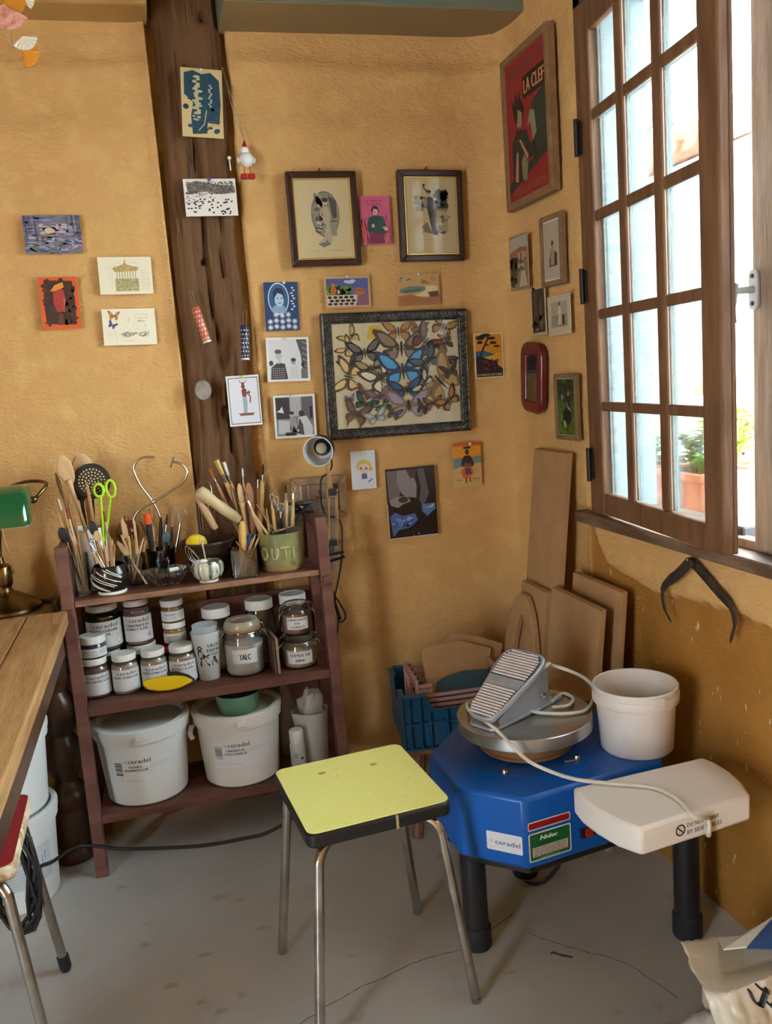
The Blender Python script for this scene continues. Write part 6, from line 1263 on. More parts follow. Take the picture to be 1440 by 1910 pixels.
# --- two antique framed fashion prints
FRB = mat('dark_walnut_frame', (.028, .009, .005), .30, c2=(.042, .014, .008), scale=12); GILT = mat('gilt_slip', (.62, .42, .13), .35, metal=.9)
AGED = mat('aged_print_paper', (.62, .52, .34), .7)
p = Print(.165, .222); p.rect(0, 0, 1, 1, 'd6c294'); p.ell(.53, .56, .26, .30, '6f685c', 32); p.ell(.53, .56, .245, .285, '8f8876', 32); scatter(p, 10, .34, .35, .50, .80, .05, .05, ['7b7566', '5b564c', 'a39b86']); p.rect(.60, .46, .74, .48, '4f4a42'); p.rect(.62, .28, .72, .46, '8f8a7e'); p.poly([(.60, .80), (.74, .74), (.74, .52), (.66, .5)], '4b463e')
p.poly([(.50, .66), (.58, .66), (.62, .56), (.60, .40), (.64, .22), (.56, .16), (.40, .15), (.36, .19), (.48, .26), (.52, .42), (.47, .58)], 'b5a98c'); p.poly([(.36, .18), (.46, .13), (.60, .17), (.52, .24), (.50, .20)], '7a7366'); p.ell(.535, .72, .05, .035, 'cdb890'); p.ell(.535, .745, .06, .03, '3b2f26'); p.line([(.48, .64), (.44, .56), (.50, .50)], .004, 'c8b48c')
p.dots([(.40+.03*math.cos(k*2), .40+.012*k, .022, .016) for k in range(6)], 'd8cfb8'); p.lines([[(.55, .10), (.86, .09)], [(.58, .085), (.84, .078)], [(.2, .09), (.36, .09)]], .0007, '8d7d5c')
framed('framed_print', 'left dark-framed antique print of a lady in an oval', 'picture', MBK(.561, 1.772, .3, 2.640), .211, .272, .019, .022, FRB, p, (.005, GILT), mat2=AGED)
p = Print(.165, .222); p.rect(0, 0, 1, 1, 'd0b98a'); scatter(p, 9, .20, .55, .45, .75, .05, .03, ['8f8468', 'a3977a']); scatter(p, 16, .60, .60, .80, .82, .06, .045, ['4a463e', '615c50', '37342e']); p.lines([[(.58+.035*k, .60), (.60+.035*k, .50)] for k in range(7)], .003, 'b3a67f'); p.rect(.56, .30, .82, .50, 'b8a67c'); scatter(p, 12, .56, .25, .84, .5, .03, .02, ['a39168', '8f8262'])
p.poly([(.44, .76), (.54, .74), (.60, .62), (.57, .40), (.62, .24), (.52, .25), (.47, .42), (.42, .60)], '38332e'); p.poly([(.54, .72), (.60, .66), (.60, .40), (.56, .40)], '77705f'); p.ell(.47, .80, .04, .028, 'b39c74'); p.ell(.46, .825, .055, .022, '35302a'); p.line([(.44, .83), (.38, .86), (.36, .92), (.40, .91)], .004, '2b2723'); p.poly([(.30, .36), (.42, .42), (.46, .34), (.52, .26), (.36, .28)], '7d725c'); p.line([(.36, .44), (.32, .26)], .003, '9a8b68'); p.lines([[(.2, .19), (.52, .185)], [(.7, .19), (.84, .185)]], .0007, '8d7d5c')
framed('framed_print', 'right dark-framed antique print of a lady in a dark dress by a balustrade', 'picture', MBK(.898, 1.772, 1.2, 2.640), .208, .270, .019, .022, FRB, p, (.005, GILT), mat2=AGED)
for x in (.561, .895): nl = tag(obj('picture_hook', MB().tube([(x-.004, 2.632, 1.908), (x, 2.628, 1.918), (x+.004, 2.632, 1.908)], .0012, 6).tube([(x, 2.655, 1.917), (x, 2.624, 1.918)], .0012, 6), STEEL), 'nail hook above the %s antique framed print' % ('left' if x < .7 else 'right'), 'hook')
# --- cards in the middle
p = Print(.094, .143); p.rect(0, 0, 1, 1, 'c75678'); scatter(p, 8, 0, .05, .3, .5, .05, .12, ['a83d6e', 'b5486f', 'd2606a']); scatter(p, 8, .7, .05, 1, .5, .05, .12, ['8f3a72', 'a23d74', 'c94f62'])
for k in range(10): x = R.uniform(0, 1); p.poly([(x-.05, .05), (x+.05, .05), (x+R.uniform(-.04, .04), R.uniform(.35, .6))], R.choice(('9a2f62', 'd0575e', '7d3068')))
p.text('ALL I WANT FOR', .47, .88, .035, '4a1826', .56); p.text('CHRISTMAS IS', .46, .81, .035, '4a1826', .48); p.poly([(.22, .26), (.20, .42), (.28, .56), (.44, .60), (.58, .60), (.74, .56), (.84, .40), (.86, .24), (.6, .22)], '17403a'); p.ell(.50, .68, .09, .075, 'd9a58c'); p.poly([(.38, .62), (.37, .74), (.46, .80), (.58, .79), (.63, .70), (.62, .62), (.58, .72), (.46, .74)], '3c1420'); p.ell(.48, .665, .02, .012, '8c1e22'); p.ell(.40, .39, .05, .04, 'd9a58c'); p.poly([(.70, .36), (.84, .36), (.90, .30), (.80, .27)], 'd9a58c'); p.poly([(.24, .02), (.28, .24), (.72, .24), (.76, .02)], '6e1f46')
card('greeting_card', 'pink card of a figure in a green sweater, between the two antique prints', 'card', MBK(.723, 1.766, -.5), .094, .143, p)
p = Print(.102, .142); p.rect(0, 0, 1, 1, '173a66'); p.ell(.42, .66, .31, .33, 'cfdbe2', 28); p.ell(.42, .66, .285, .305, '2f5a86', 28); p.poly([(.18, .42), (.28, .52), (.56, .52), (.66, .42), (.60, .36), (.26, .36)], '7f9fbb'); p.ell(.44, .66, .14, .17, 'a9c2d2', 20); p.poly([(.26, .58), (.26, .80), (.36, .88), (.52, .88), (.60, .78), (.58, .60), (.54, .74), (.40, .78), (.32, .70)], '0f2748'); p.dots([(.39, .67, .022, .014), (.50, .67, .022, .014), (.45, .57, .04, .010)], '1d3d62')
for i in range(5):
    for j in range(3):
        cx, cy = .14+i*.18, .09+j*.12-(.0 if i % 2 else .02)
        if cy < .40-.05*abs(i-2): p.lines([[(cx, cy), (cx+.08*math.cos(k*PI/4), cy+.055*math.sin(k*PI/4))] for k in range(8)], .0022, 'd3dde2'); p.ell(cx, cy, .022, .016, 'd3dde2', 8)
p.dots([(.84+.04*math.sin(k*2.1), .88-.055*k, .04, .018) for k in range(9)], 'd3dde2'); card('cyanotype_print', 'blue lace-bordered portrait print right of the post', 'print', MBK(.412, 1.526, 1.7), .102, .142, p, PINS[0], (.6, .985))
p = Print(.142, .094); p.rect(0, 0, 1, 1, 'c39a70'); p.rect(.04, .06, .96, .92, '5a5f8c'); p.poly([(.04, .92), (.96, .92), (.96, .6), (.04, .66)], '46508a'); p.dots([(.5, .82, .08, .05), (.62, .84, .07, .05), (.56, .78, .09, .03)], 'c9c6d6'); scatter(p, 14, .05, .40, .55, .66, .06, .07, ['4f7a34', '3d6a3a', '6f8f3e']); p.rect(.04, .06, .70, .40, 'd0c2b0'); p.dots([(.10+.12*k, .33, .052, .05) for k in range(5)]+[(.14+.12*k, .22, .055, .05) for k in range(5)]+[(.10+.12*k, .12, .052, .045) for k in range(5)], '241b1a'); p.poly([(.66, .06), (.96, .06), (.96, .42), (.74, .42)], '84506a'); p.ell(.76, .50, .12, .13, 'b0664a'); p.rect(.64, .50, .88, .58, '9a5238')
p.ell(.19, .54, .07, .14, 'b0602c'); p.ell(.19, .72, .045, .065, 'b86a34'); p.ell(.31, .52, .055, .12, '17161c'); p.ell(.31, .66, .04, .06, '17161c'); p.ell(.30, .50, .02, .06, 'd6d0c8'); card('postcard', 'postcard of a ginger and a black cat on a garden wall', 'postcard', MBK(.618, 1.559, 1), .142, .094, p, PINS[0])
p = Print(.137, .093); p.rect(0, 0, 1, 1, 'b78e58'); p.poly([(0, .30), (.3, .36), (.62, .22), (1, .28), (1, 0), (0, 0)], '9a5f2e'); p.poly([(.05, .52), (.28, .62), (.62, .60), (.70, .52), (.55, .42), (.18, .38), (.06, .42)], '5f7462'); p.poly([(.10, .48), (.6, .54), (.5, .44), (.16, .42)], '43574e'); p.poly([(.66, .62), (.94, .60), (.96, .42), (.68, .26), (.40, .30), (.66, .46)], 'd0bd93'); p.poly([(.55, .72), (.60, .84), (.72, .74), (.82, .70), (.62, .68)], '8f5a34'); p.poly([(.70, .40), (.96, .44), (.98, .26), (.78, .24)], '4e3220'); p.ell(.86, .84, .055, .075, 'b05a34', 16); p.ell(.86, .84, .035, .048, 'b78e58', 16)
p.lines([[(.06, .78), (.09, .90), (.14, .88)], [(.22, .80), (.28, .86), (.33, .82)]], .003, '4a3220'); p.lines([[(.1, .1), (.9, .12)], [(.05, .2), (.5, .2)]], .0012, '7c4c24'); card('postcard', 'sepia postcard of a green boat drawn up on a beach', 'postcard', MBK(.845, 1.555, .3), .137, .093, p, PINS[0], (.5, .99))
p = Print(.130, .131); p.rect(0, 0, 1, 1, 'e0dedb'); p.rect(.05, .05, .95, .95, 'cfd0d2'); p.poly([(.70, .95), (.95, .95), (.95, .1), (.84, .1), (.80, .6)], '4e4e50'); p.lines([[(.84, .9-.13*k), (.95, .84-.13*k)] for k in range(6)], .003, '8f8f90'); p.poly([(.08, .05), (.10, .32), (.26, .44), (.42, .40), (.48, .05)], '3d3d3f'); p.dots([(.14+.05*(k % 6), .10+.05*(k//6), .012, .012) for k in range(30)], 'b9b9ba'); p.ell(.28, .60, .075, .10, 'b5b2b0'); p.ell(.27, .68, .08, .05, '5a5654'); p.poly([(.25, .40), (.33, .42), (.33, .56), (.27, .52)], 'bcb9b6'); p.ell(.10, .42, .05, .06, '4a4a4c'); p.ell(.62, .44, .055, .06, '9a9795'); p.ell(.62, .49, .06, .04, '333335'); p.poly([(.52, .05), (.54, .34), (.72, .34), (.76, .05)], 'c9c8c8'); p.ell(.84, .38, .04, .06, '252527'); p.rect(.79, .06, .95, .28, '6a6a6c')
card('photo_print', 'upper square black and white photo of a woman with hand to chin', 'photo', MBK(.417, 1.369, 2.4), .130, .131, p, PINS[0], (.45, .97))
p = Print(.128, .130); p.rect(0, 0, 1, 1, 'e0dedb'); p.rect(.05, .05, .95, .95, '77787a'); p.rect(.05, .45, .38, .95, '2e2f31'); p.rect(.40, .5, .66, .95, '98999b'); p.rect(.68, .4, .95, .95, '57585a'); p.lines([[(.42+.05*k, .95), (.42+.05*k, .5)] for k in range(5)], .002, 'c2c2c4'); p.rect(.86, .45, .92, .72, '161617'); p.poly([(.08, .10), (.10, .42), (.40, .40), (.42, .10)], 'b5b5b6'); p.poly([(.06, .62), (.24, .58), (.20, .74), (.14, .66)], 'd0d0d1'); p.ell(.42, .54, .055, .065, 'a8a5a3'); p.ell(.42, .58, .06, .04, '2b2b2d'); p.poly([(.36, .14), (.36, .46), (.50, .46), (.56, .14)], '8d8d8f'); p.ell(.66, .56, .07, .075, '2d2b2b'); p.poly([(.52, .05), (.58, .48), (.78, .50), (.92, .22), (.90, .05)], 'bfbfc0'); p.poly([(.52, .10), (.60, .46), (.68, .3), (.70, .05)], '3d3d3f'); scatter(p, 14, .38, .1, .56, .25, .03, .03, ['cfcfd0', '5a5a5c']); p.rect(.25, .05, .5, .13, '1b1b1c')
card('photo_print', 'lower square black and white photo of two people at a stall', 'photo', MBK(.422, 1.197, 1.6), .128, .130, p, PINS[0], (.45, .97))

# --- big butterfly plate in an ornate frame
p = Print(.412, .326); p.rect(0, 0, 1, 1, 'd6c9a6')
for k in range(1, 4): p.line([(k/4+.01, 0), (k/4, 1)], .0012, 'c2b492')
p.line([(0, .5), (1, .505)], .0012, 'c2b492'); p.poly([(.27, .84), (.30, .96), (.38, .96), (.41, .84)], 'd3b23a')
for x, y, s, c1, c2, rt, asp, tl in ((560, 430, 105, '4c3a1c', 'c7a962', .7, 1, .1), (535, 500, 100, '5a3a1c', 'd0b87c', .9, 1, .1), (735, 415, 60, 'c9a52e', 'd8b83c', 0, 1, 0), (890, 405, 165, '7a5430', 'b5864c', .05, .9, 0), (1030, 385, 100, '6b4a2c', '9a6f42', -.2, .8, 0), (1205, 385, 140, '5a4126', 'b58a48', -.5, 1, 0), (650, 535, 175, '1c1714', '6f6a5f', .1, .8, 0), (905, 515, 270, '4f4232', '8f7f68', 0, .75, 0), (1075, 480, 165, '3f2414', '7b4526', -.8, 1, 0), (1222, 458, 70, '3a2a1a', '9a7436', .4, 1, 0), (1220, 510, 90, '2b1d14', '5b4028', .7, 1, 0), (540, 615, 100, '241c18', '4c4038', .4, 1, 0), (530, 690, 175, '4f3a20', 'cdb37a', 1.3, .9, .12), (690, 645, 165, '2a1f17', '9a8a5c', .2, .8, 0), (750, 705, 180, '3d372c', 'd6cfb4', .5, 1, .15), (905, 665, 250, '22384f', '4f9ac9', .08, .9, 0), (1080, 615, 160, '261c17', '44606a', .6, .9, 0), (1210, 590, 125, '221813', '574030', -.6, .6, 0), (1165, 755, 250, '7a5f3e', 'a88c5e', .75, 1, 0), (1240, 690, 95, '1f1814', '4a3a2c', .3, 1, 0), (630, 805, 90, '3a2418', '6a4830', -.4, .9, 0), (530, 838, 48, '55466a', '7a6a90', .2, 1, 0), (730, 835, 130, '4d3d42', '80686c', .2, .8, 0), (920, 800, 180, '14161c', '2b517c', .1, .7, 0), (1050, 765, 140, '1d1916', 'b9b095', 1.0, .7, 0), (625, 880, 120, '151714', '2f5048', -.5, .8, 0), (740, 902, 95, '171b14', '4f7a48', .2, .6, 0), (820, 830, 95, '1c1a20', '4a4a58', 1.2, .8, 0), (930, 905, 235, '7c6248', '9588a4', 0, .75, 0), (565, 945, 140, '453122', '6f5238', -.3, 1, .2), (700, 972, 120, '7d7a72', 'a9b3ba', .3, .7, 0), (822, 958, 80, '1f1b18', '4c453d', -.4, 1, 0), (1030, 930, 75, '1c1612', '3f3024', -.3, 1.2, 0), (1105, 905, 100, '2c1d14', '7d5830', .1, .8, .1), (1220, 890, 140, '3b2212', 'a8703a', .7, .8, 0)):
    bfly(p, .06+(x-480)/800*.90, 1-(y-345)/680*.95-.02, 1.28*s/1440*420*2.656/1611, c1, c2, rt, asp=asp, tail=tl)
for q in (.478, .552): p.ell(q, .73, .012, .016, 'c9bfa4', 10); p.ell(q, .73, .007, .010, '1d1712', 8)
ORN = mat('black_silver_frame', (.016, .015, .014), .35, metal=.3, c2=(.05, .047, .042), scale=60, lo=.45, hi=.62); CARV = mat('worn_silver_carving', (.21, .195, .165), .42, metal=.7, c2=(.06, .055, .048), scale=70)
bf = framed('butterfly_plate', 'large ornate black and silver frame of many butterflies', 'picture', MBK(.755, 1.301, 1.1, 2.640), .470, .384, .030, .020, ORN, p, (.003, CARV), mat2=AGED)
for k in range(4):
    a, b = (.235, .192) if k % 2 == 0 else (.192, .235); mb = MB(); n_ = int(2*a/.016)
    for i in range(n_):
        x = -a+.012+(2*a-.024)*(i+.5)/n_
        mb.tube([(x-.006, -b+.008), (x-.004, -b+.018), (x, -b+.022), (x+.004, -b+.018), (x+.006, -b+.008)] and [(q[0], -.021, q[1]) for q in [(x-.006, -b+.009), (x-.004, -b+.018), (x, -b+.022), (x+.004, -b+.018), (x+.006, -b+.009)]], .0016, 5)
        mb.ball((x+.008*(i % 2)*.3, -.021, -b+.013), .0026, 6, (1, .6, 1))
    mb.tube([(-a+.004, -.0205, -b+.0045), (a-.004, -.0205, -b+.0045)], .0024, 6); mb.tube([(-a+.027, -.0205, -b+.0265), (a-.027, -.0205, -b+.0265)], .0018, 6)
    mb.v = [tuple(Matrix.Rotation(k*PI/2, 4, 'Y') @ Vector(q)) for q in mb.v]; obj('carving', mb, CARV, bf, smooth=60)
p = Print(.099, .142); p.rect(0, 0, 1, 1, 'd9c79c'); p.rect(.04, .03, .96, .97, 'cf9a34'); p.rect(.04, .55, .96, .97, 'c98424'); p.poly([(.04, .60), (.3, .62), (.55, .56), (.72, .52), (.45, .48), (.04, .46)], '2f5f78'); p.poly([(.04, .48), (.2, .50), (.40, .44), (.66, .38), (.90, .22), (.96, .2), (.96, .12), (.04, .12)], '2a1a20'); scatter(p, 14, .25, .18, .85, .40, .05, .025, ['4a2a34', '6b3a3c', '1a1218']); p.rect(.04, .03, .96, .13, '16161a')
p.line([(.20, .5), (.30, .65), (.42, .80), (.50, .92)], .006, '1c1a1c'); p.dots([(.22, .90, .16, .05), (.40, .95, .18, .04), (.60, .88, .14, .035), (.66, .78, .13, .03), (.78, .70, .12, .025), (.20, .80, .10, .04), (.44, .74, .08, .02)], '1a2420', 12)
p.text('LE TOUR DU CAP CORSE', .5, .055, .045, 'd9c79c', .86, 'C', .02); card('postcard', 'travel poster postcard with a dark pine over a blue bay', 'postcard', MBK(1.062, 1.337, .5, 2.624), .099, .142, p)
p = Print(.079, .121); p.rect(0, 0, 1, 1, 'd5d8e0'); p.ell(.52, .60, .30, .17, 'c9b05e', 20); p.ell(.52, .545, .24, .13, 'dcc6b4', 20); p.poly([(.24, .58), (.3, .74), (.52, .77), (.76, .72), (.80, .58), (.62, .66), (.4, .64)], 'd0b862'); p.ell(.80, .52, .09, .06, 'd0b862'); p.dots([(.40, .55, .05, .035), (.62, .54, .05, .035)], '3b3128', 10); p.dots([(.41, .56, .02, .014), (.63, .55, .02, .014)], 'e3e3e3', 6); p.ell(.51, .48, .03, .012, 'b5655a', 8)
p.poly([(.42, .42), (.62, .42), (.64, .30), (.40, .30)], 'b98aa0'); p.rect(.43, .27, .53, .40, '2d5f8f'); p.rect(.54, .27, .63, .40, '2d5f8f'); p.line([(.36, .26), (.80, .28)], .0012, '5a8fae'); p.line([(.66, .18), (.78, .22), (.84, .26)], .003, '33363b')
card('doodle_card', 'white card with a child-like doodle of a blond girl', 'card', MBK(.623, 1.011, 1.2), .079, .121, p, PINS[1], (.52, .93))
p = Print(.164, .226); p.rect(0, 0, 1, 1, '1b1213'); p.poly([(.02, .97), (.32, .97), (.30, .70), (.20, .48), (.04, .58)], '6a6364'); p.poly([(.24, .97), (.52, .97), (.62, .75), (.60, .56), (.46, .58), (.32, .62), (.22, .78)], '857f80'); p.poly([(.64, .97), (.70, .70), (.66, .52), (.72, .42), (.86, .60), (.78, .97)], '5a5354'); p.poly([(.42, .97), (.62, .97), (.60, .86), (.50, .84)], '4a3230'); p.poly([(.04, .56), (.18, .60), (.42, .60), (.48, .52), (.30, .48), (.22, .44), (.08, .48)], '8c8486'); p.ell(.33, .55, .10, .045, '3c2d24'); p.poly([(.08, .03), (.04, .32), (.14, .38), (.30, .32), (.55, .34), (.60, .24), (.42, .14), (.2, .12)], '45619a'); p.poly([(.70, .46), (.96, .46), (.98, .38), (.80, .28), (.70, .36)], '4f6f9f'); p.poly([(.30, .20), (.40, .30), (.52, .28), (.42, .18)], '7f9cc9'); p.line([(.26, .16), (.5, .26)], .005, '24304f'); p.poly([(.72, .40), (.86, .42), (.98, .46), (.92, .40)], '9fb0cf'); scatter(p, 6, .1, .15, .5, .3, .05, .03, ['3a5488', '6a86b8']); p.rect(0, 0, 1, .012, 'cfc7b8'); p.rect(0, 0, .012, .5, 'bfb5a4'); p.dots([(.60, .045, .012, .009), (.50, .025, .010, .007)], 'd8d8d8')
card('photo_print', 'large dark photo of bare arms above blue cloth', 'photo', MBK(.772, .892, .3, 2.630), .164, .226, p, rough=.3)
p = Print(.096, .143); p.rect(0, 0, 1, 1, 'c9a468'); p.rect(0, .62, 1, 1, 'cf7a20'); p.rect(0, .66, 1, .92, 'd98e22'); p.rect(0, .92, 1, 1, 'b85a22'); p.poly([(0, .40), (0, .64), (1, .68), (1, .52), (.5, .5)], '6f8582'); p.ell(.50, .88, .15, .03, '2c1a14'); p.ell(.50, .78, .07, .065, '2a1712'); p.poly([(.30, .60), (.40, .70), (.60, .70), (.70, .60), (.74, .48), (.64, .42), (.62, .54), (.40, .54), (.36, .44), (.27, .48)], '3a1e24'); p.poly([(.40, .54), (.62, .54), (.66, .40), (.38, .40)], '5a3050'); p.ell(.54, .46, .13, .05, '7a4a1c'); p.poly([(.24, .34), (.40, .44), (.64, .44), (.72, .30), (.60, .20), (.34, .18)], 'cf651c'); p.poly([(.42, .42), (.60, .42), (.66, .28), (.40, .26)], '5c3d72'); p.rect(.42, .08, .46, .20, '2a1712'); p.rect(.56, .10, .60, .20, '2a1712'); p.text('Las', .18, .14, .04, '4a2416', .16, 'C', .015); p.text('TERAS', .79, .14, .04, '4a2416', .30, 'C', .015); p.lines([[(.6, .10), (.92, .10)], [(.66, .38), (.94, .38)], [(.7, .34), (.9, .34)]], .0008, '8c5a30')
card('postcard', 'orange card of a woman carrying a bowl on her head', 'postcard', MBK(.969, .995, 1.2, 2.632), .096, .143, p, PINS[0], (.6, .96))
p = Print(.13, .088); p.rect(0, 0, 1, 1, '8a6a58'); p.rect(.04, 0, .10, 1, 'c4b49c'); p.rect(.24, .1, .27, 1, 'c0ae96'); p.rect(.84, .05, .96, .95, '2c1c14'); p.rect(.30, .2, .80, .95, '9c7f6c'); p.poly([(.42, .06), (.44, .5), (.52, .62), (.60, .5), (.62, .06)], '8f4a44'); p.ell(.53, .70, .05, .08, '5a3428'); p.poly([(.62, .05), (.66, .5), (.78, .5), (.80, .05)], '6f4640'); p.ell(.72, .58, .045, .07, '4a2c22'); scatter(p, 8, .3, .1, .8, .6, .04, .05, ['a88a78', '7c5648'])
framed('framed_photo', 'ridged pale wood photo frame on the wall behind the clamp lamp', 'picture', MBK(.472, .940, .9, 2.638), .172, .133, .024, .016, mat('ridged_pale_wood', (.34, .22, .115), .6, c2=(.26, .16, .08), scale=20, stretch=(1, 1, 9), bump=.3), p)

# --- right wall
p = Print(.27, .385); p.rect(0, 0, 1, 1, '8e2026'); p.poly([(.62, .62), (1, .70), (1, .30), (.78, .22), (.60, .30), (.72, .42)], '26322c'); p.poly([(0, .14), (1, .30), (1, .24), (0, .06)], '222c26'); p.poly([(0, .0), (1, .0), (1, .24), (0, .06)], '8a1c22'); p.rect(.44, .68, .98, .84, '151413'); p.text('LA CLEF', .71, .715, .095, 'c98a66', .48, 'C', .03)
for k in range(13):
    if k not in (4, 10): x = .08+k*.068; p.rect(x, .865+.001*k, x+.044, .945, '6a3a30')
p.text('SOUS LA PORTE', .50, .030, .05, '8a5a3a', .80, 'C', .02)
p.poly([(.10, .20), (.12, .42), (.26, .50), (.50, .46), (.56, .36), (.62, .34), (.64, .26), (.48, .24), (.40, .16), (.16, .14)], '1f2722'); p.ell(.32, .62, .13, .085, '1c1a18', 14); p.poly([(.18, .62), (.14, .74), (.22, .68), (.26, .78), (.30, .70), (.37, .76), (.38, .66)], '1c1a18'); p.poly([(.26, .52), (.30, .64), (.40, .60), (.38, .50)], '8a7a58'); p.poly([(.16, .14), (.22, .34), (.27, .34), (.24, .12)], 'b5755c'); p.poly([(.52, .48), (.60, .58), (.70, .56), (.74, .40), (.64, .36), (.60, .50)], '7d8060'); p.poly([(.36, .12), (.34, .26), (.42, .30), (.50, .22), (.46, .10)], '7f7a58'); p.poly([(.30, .42), (.34, .42), (.52, .28), (.50, .24)], 'b57a5c'); p.poly([(.62, .36), (.68, .36), (.74, .24), (.66, .22)], '17130f'); p.text('LES', .40, .10, .025, '2a1512', .10)
framed('framed_poster', 'large red and black poster reading LA CLEF in an oak frame', 'picture', MRT(2.402, 1.978, 0, 1.146), .316, .430, .022, .026, mat('oak_frame', (.26, .145, .065), .55, c2=(.20, .105, .045), scale=10, stretch=(2, 2, 2), bump=.2), p, glassy=False)
p = Print(.135, .162); p.rect(0, 0, 1, 1, '857462'); p.rect(.03, .62, .97, .97, 'a8a094'); p.poly([(.03, .70), (.6, .78), (.97, .74), (.97, .62), (.03, .60)], '8c5a40'); p.rect(.45, .40, .92, .68, 'a58d70'); p.poly([(.03, .1), (.03, .58), (.35, .60), (.45, .3), (.2, .05)], '3a3a2a'); scatter(p, 16, .05, .15, .45, .6, .07, .05, ['2c3020', '4f5238', '1f2018']); p.poly([(.5, .05), (.62, .34), (.80, .34), (.94, .05)], 'b8a88c'); scatter(p, 8, .5, .36, .97, .55, .05, .03, ['4a4030', '6a5a44']); p.rect(.6, .5, .66, .66, '3a2c20')
card('postcard', 'postcard of a village house with a path, right wall below the red poster', 'postcard', MRT(2.515, 1.608, 1, 1.132), .135, .162, p)
p = Print(.10, .155); p.rect(0, 0, 1, 1, 'b9ab95'); p.rect(.02, .02, .98, .98, 'c2b49c'); p.poly([(.30, .22), (.80, .22), (.80, .44), (.62, .48), (.42, .44), (.30, .36)], '3a342e'); p.poly([(.36, .24), (.38, .48), (.48, .56), (.56, .48), (.54, .24)], '8f8576'); p.ell(.52, .62, .07, .055, '2c2824'); p.poly([(.44, .56), (.58, .60), (.64, .48), (.60, .24), (.50, .24)], 'a59a88'); p.rect(0, 0, 1, .18, 'c4b8a2')
framed('framed_photo', 'oak framed sepia photo of a standing figure, right wall', 'picture', MRT(2.292, 1.610, 1, 1.146), .134, .193, .014, .018, mat('oak_frame_small', (.24, .14, .07), .55, c2=(.18, .10, .045), scale=14), p)
p = Print(.098, .139); p.rect(0, 0, 1, 1, 'b5a78f'); p.rect(.07, .05, .93, .95, '2c221c'); p.poly([(.2, .3), (.24, .85), (.40, .9), (.44, .35)], '4e3d30'); p.poly([(.55, .1), (.58, .7), (.74, .8), (.80, .1)], '5c4a3a'); scatter(p, 8, .1, .1, .9, .4, .08, .05, ['3d2e24', '6a5644', '201812'])
card('photo_print', 'narrow dark vintage photo pinned on the right wall', 'photo', MRT(2.402, 1.453, 0, 1.136), .098, .139, p, BLKP, (.3, .97))
p = Print(.140, .110); p.rect(0, 0, 1, 1, 'bcae96'); p.rect(.16, .20, .86, .84, '8f8270'); p.rect(.16, .50, .86, .84, 'a0937f'); p.poly([(.44, .26), (.46, .64), (.54, .76), (.60, .6), (.58, .26)], 'c4b8a0'); p.ell(.53, .78, .04, .05, '4a4034'); p.poly([(.64, .24), (.65, .5), (.74, .5), (.74, .24)], '2c261f'); p.poly([(.46, .3), (.40, .42), (.46, .55)], '6a5f50'); p.line([(.16, .48), (.86, .50)], .0012, '6f6454')
card('photo_print', 'white bordered vintage beach photo taped on the right wall', 'photo', MRT(2.270, 1.430, 0, 1.136), .140, .110, p, mat('tape_yellow', (.55, .44, .2), .5), (.5, .95))
# red rounded frame with a dark mirror
rf = thing('red_frame', 'rounded dark red frame around a narrow mirror on the right wall', 'mirror', M=MRT(2.457, 1.258, 6, 1.146))
RF = mat('dark_red_gloss', (.13, .008, .010), .35, coat=.4)
obj('surround', MB().ringprism(rrect(.148, .214, .045, 6), rrect(.078, .140, .004, 6), .022, Matrix.Rotation(PI/2, 4, 'X')), RF, rf, bevel=.006, smooth=40)
p = Print(.078, .144); p.rect(0, 0, 1, 1, '2b2420'); p.poly([(.3, .1), (.34, .5), (.5, .62), (.62, .5), (.66, .1)], '6f665c'); p.ell(.5, .68, .14, .09, '4a3c32'); p.rect(.58, .12, .86, .46, 'b5aa9c'); p.rect(.1, .1, .3, .9, '1c1714')
bk_ = obj('mirror_back', MB().box((0, -.010, 0), (.078, .003, .144)), BLKP, rf); p.build('print', bk_, rough=.15, M=Matrix.Translation((0, -.0116, 0)))
obj('glazing', MB().box((0, -.016, 0), (.076, .0012, .142)), glass('mirror_glass', (.9, .9, .9), .08, .03), rf)
p = Print(.106, .158); p.rect(0, 0, 1, 1, '4a6a1c'); p.rect(0, .62, 1, 1, '26361a'); scatter(p, 14, 0, .62, 1, 1, .1, .05, ['1c2a14', '34481f', '3f5526']); scatter(p, 14, 0, .0, 1, .4, .12, .03, ['55781f', '43611a', '5f8224']); p.poly([(.28, .24), (.30, .44), (.52, .50), (.72, .46), (.78, .26), (.6, .18)], '17161a'); p.poly([(.46, .46), (.50, .68), (.62, .72), (.74, .64), (.74, .44)], '1c1c22'); p.ell(.62, .76, .07, .055, 'b07a5c'); p.ell(.60, .795, .085, .04, '6a3a22'); p.poly([(.48, .62), (.56, .48), (.74, .42), (.70, .47), (.60, .52)], 'b8866a'); p.poly([(.30, .26), (.32, .16), (.44, .12), (.42, .24)], 'b8a890'); p.ell(.27, .68, .06, .05, '9a9a84')
framed('framed_photo', 'colour photo of a person sitting on grass in a thin oak frame, right wall', 'picture', MRT(2.248, 1.172, 0, 1.146), .134, .187, .013, .016, MATS['oak_frame_small'], p)

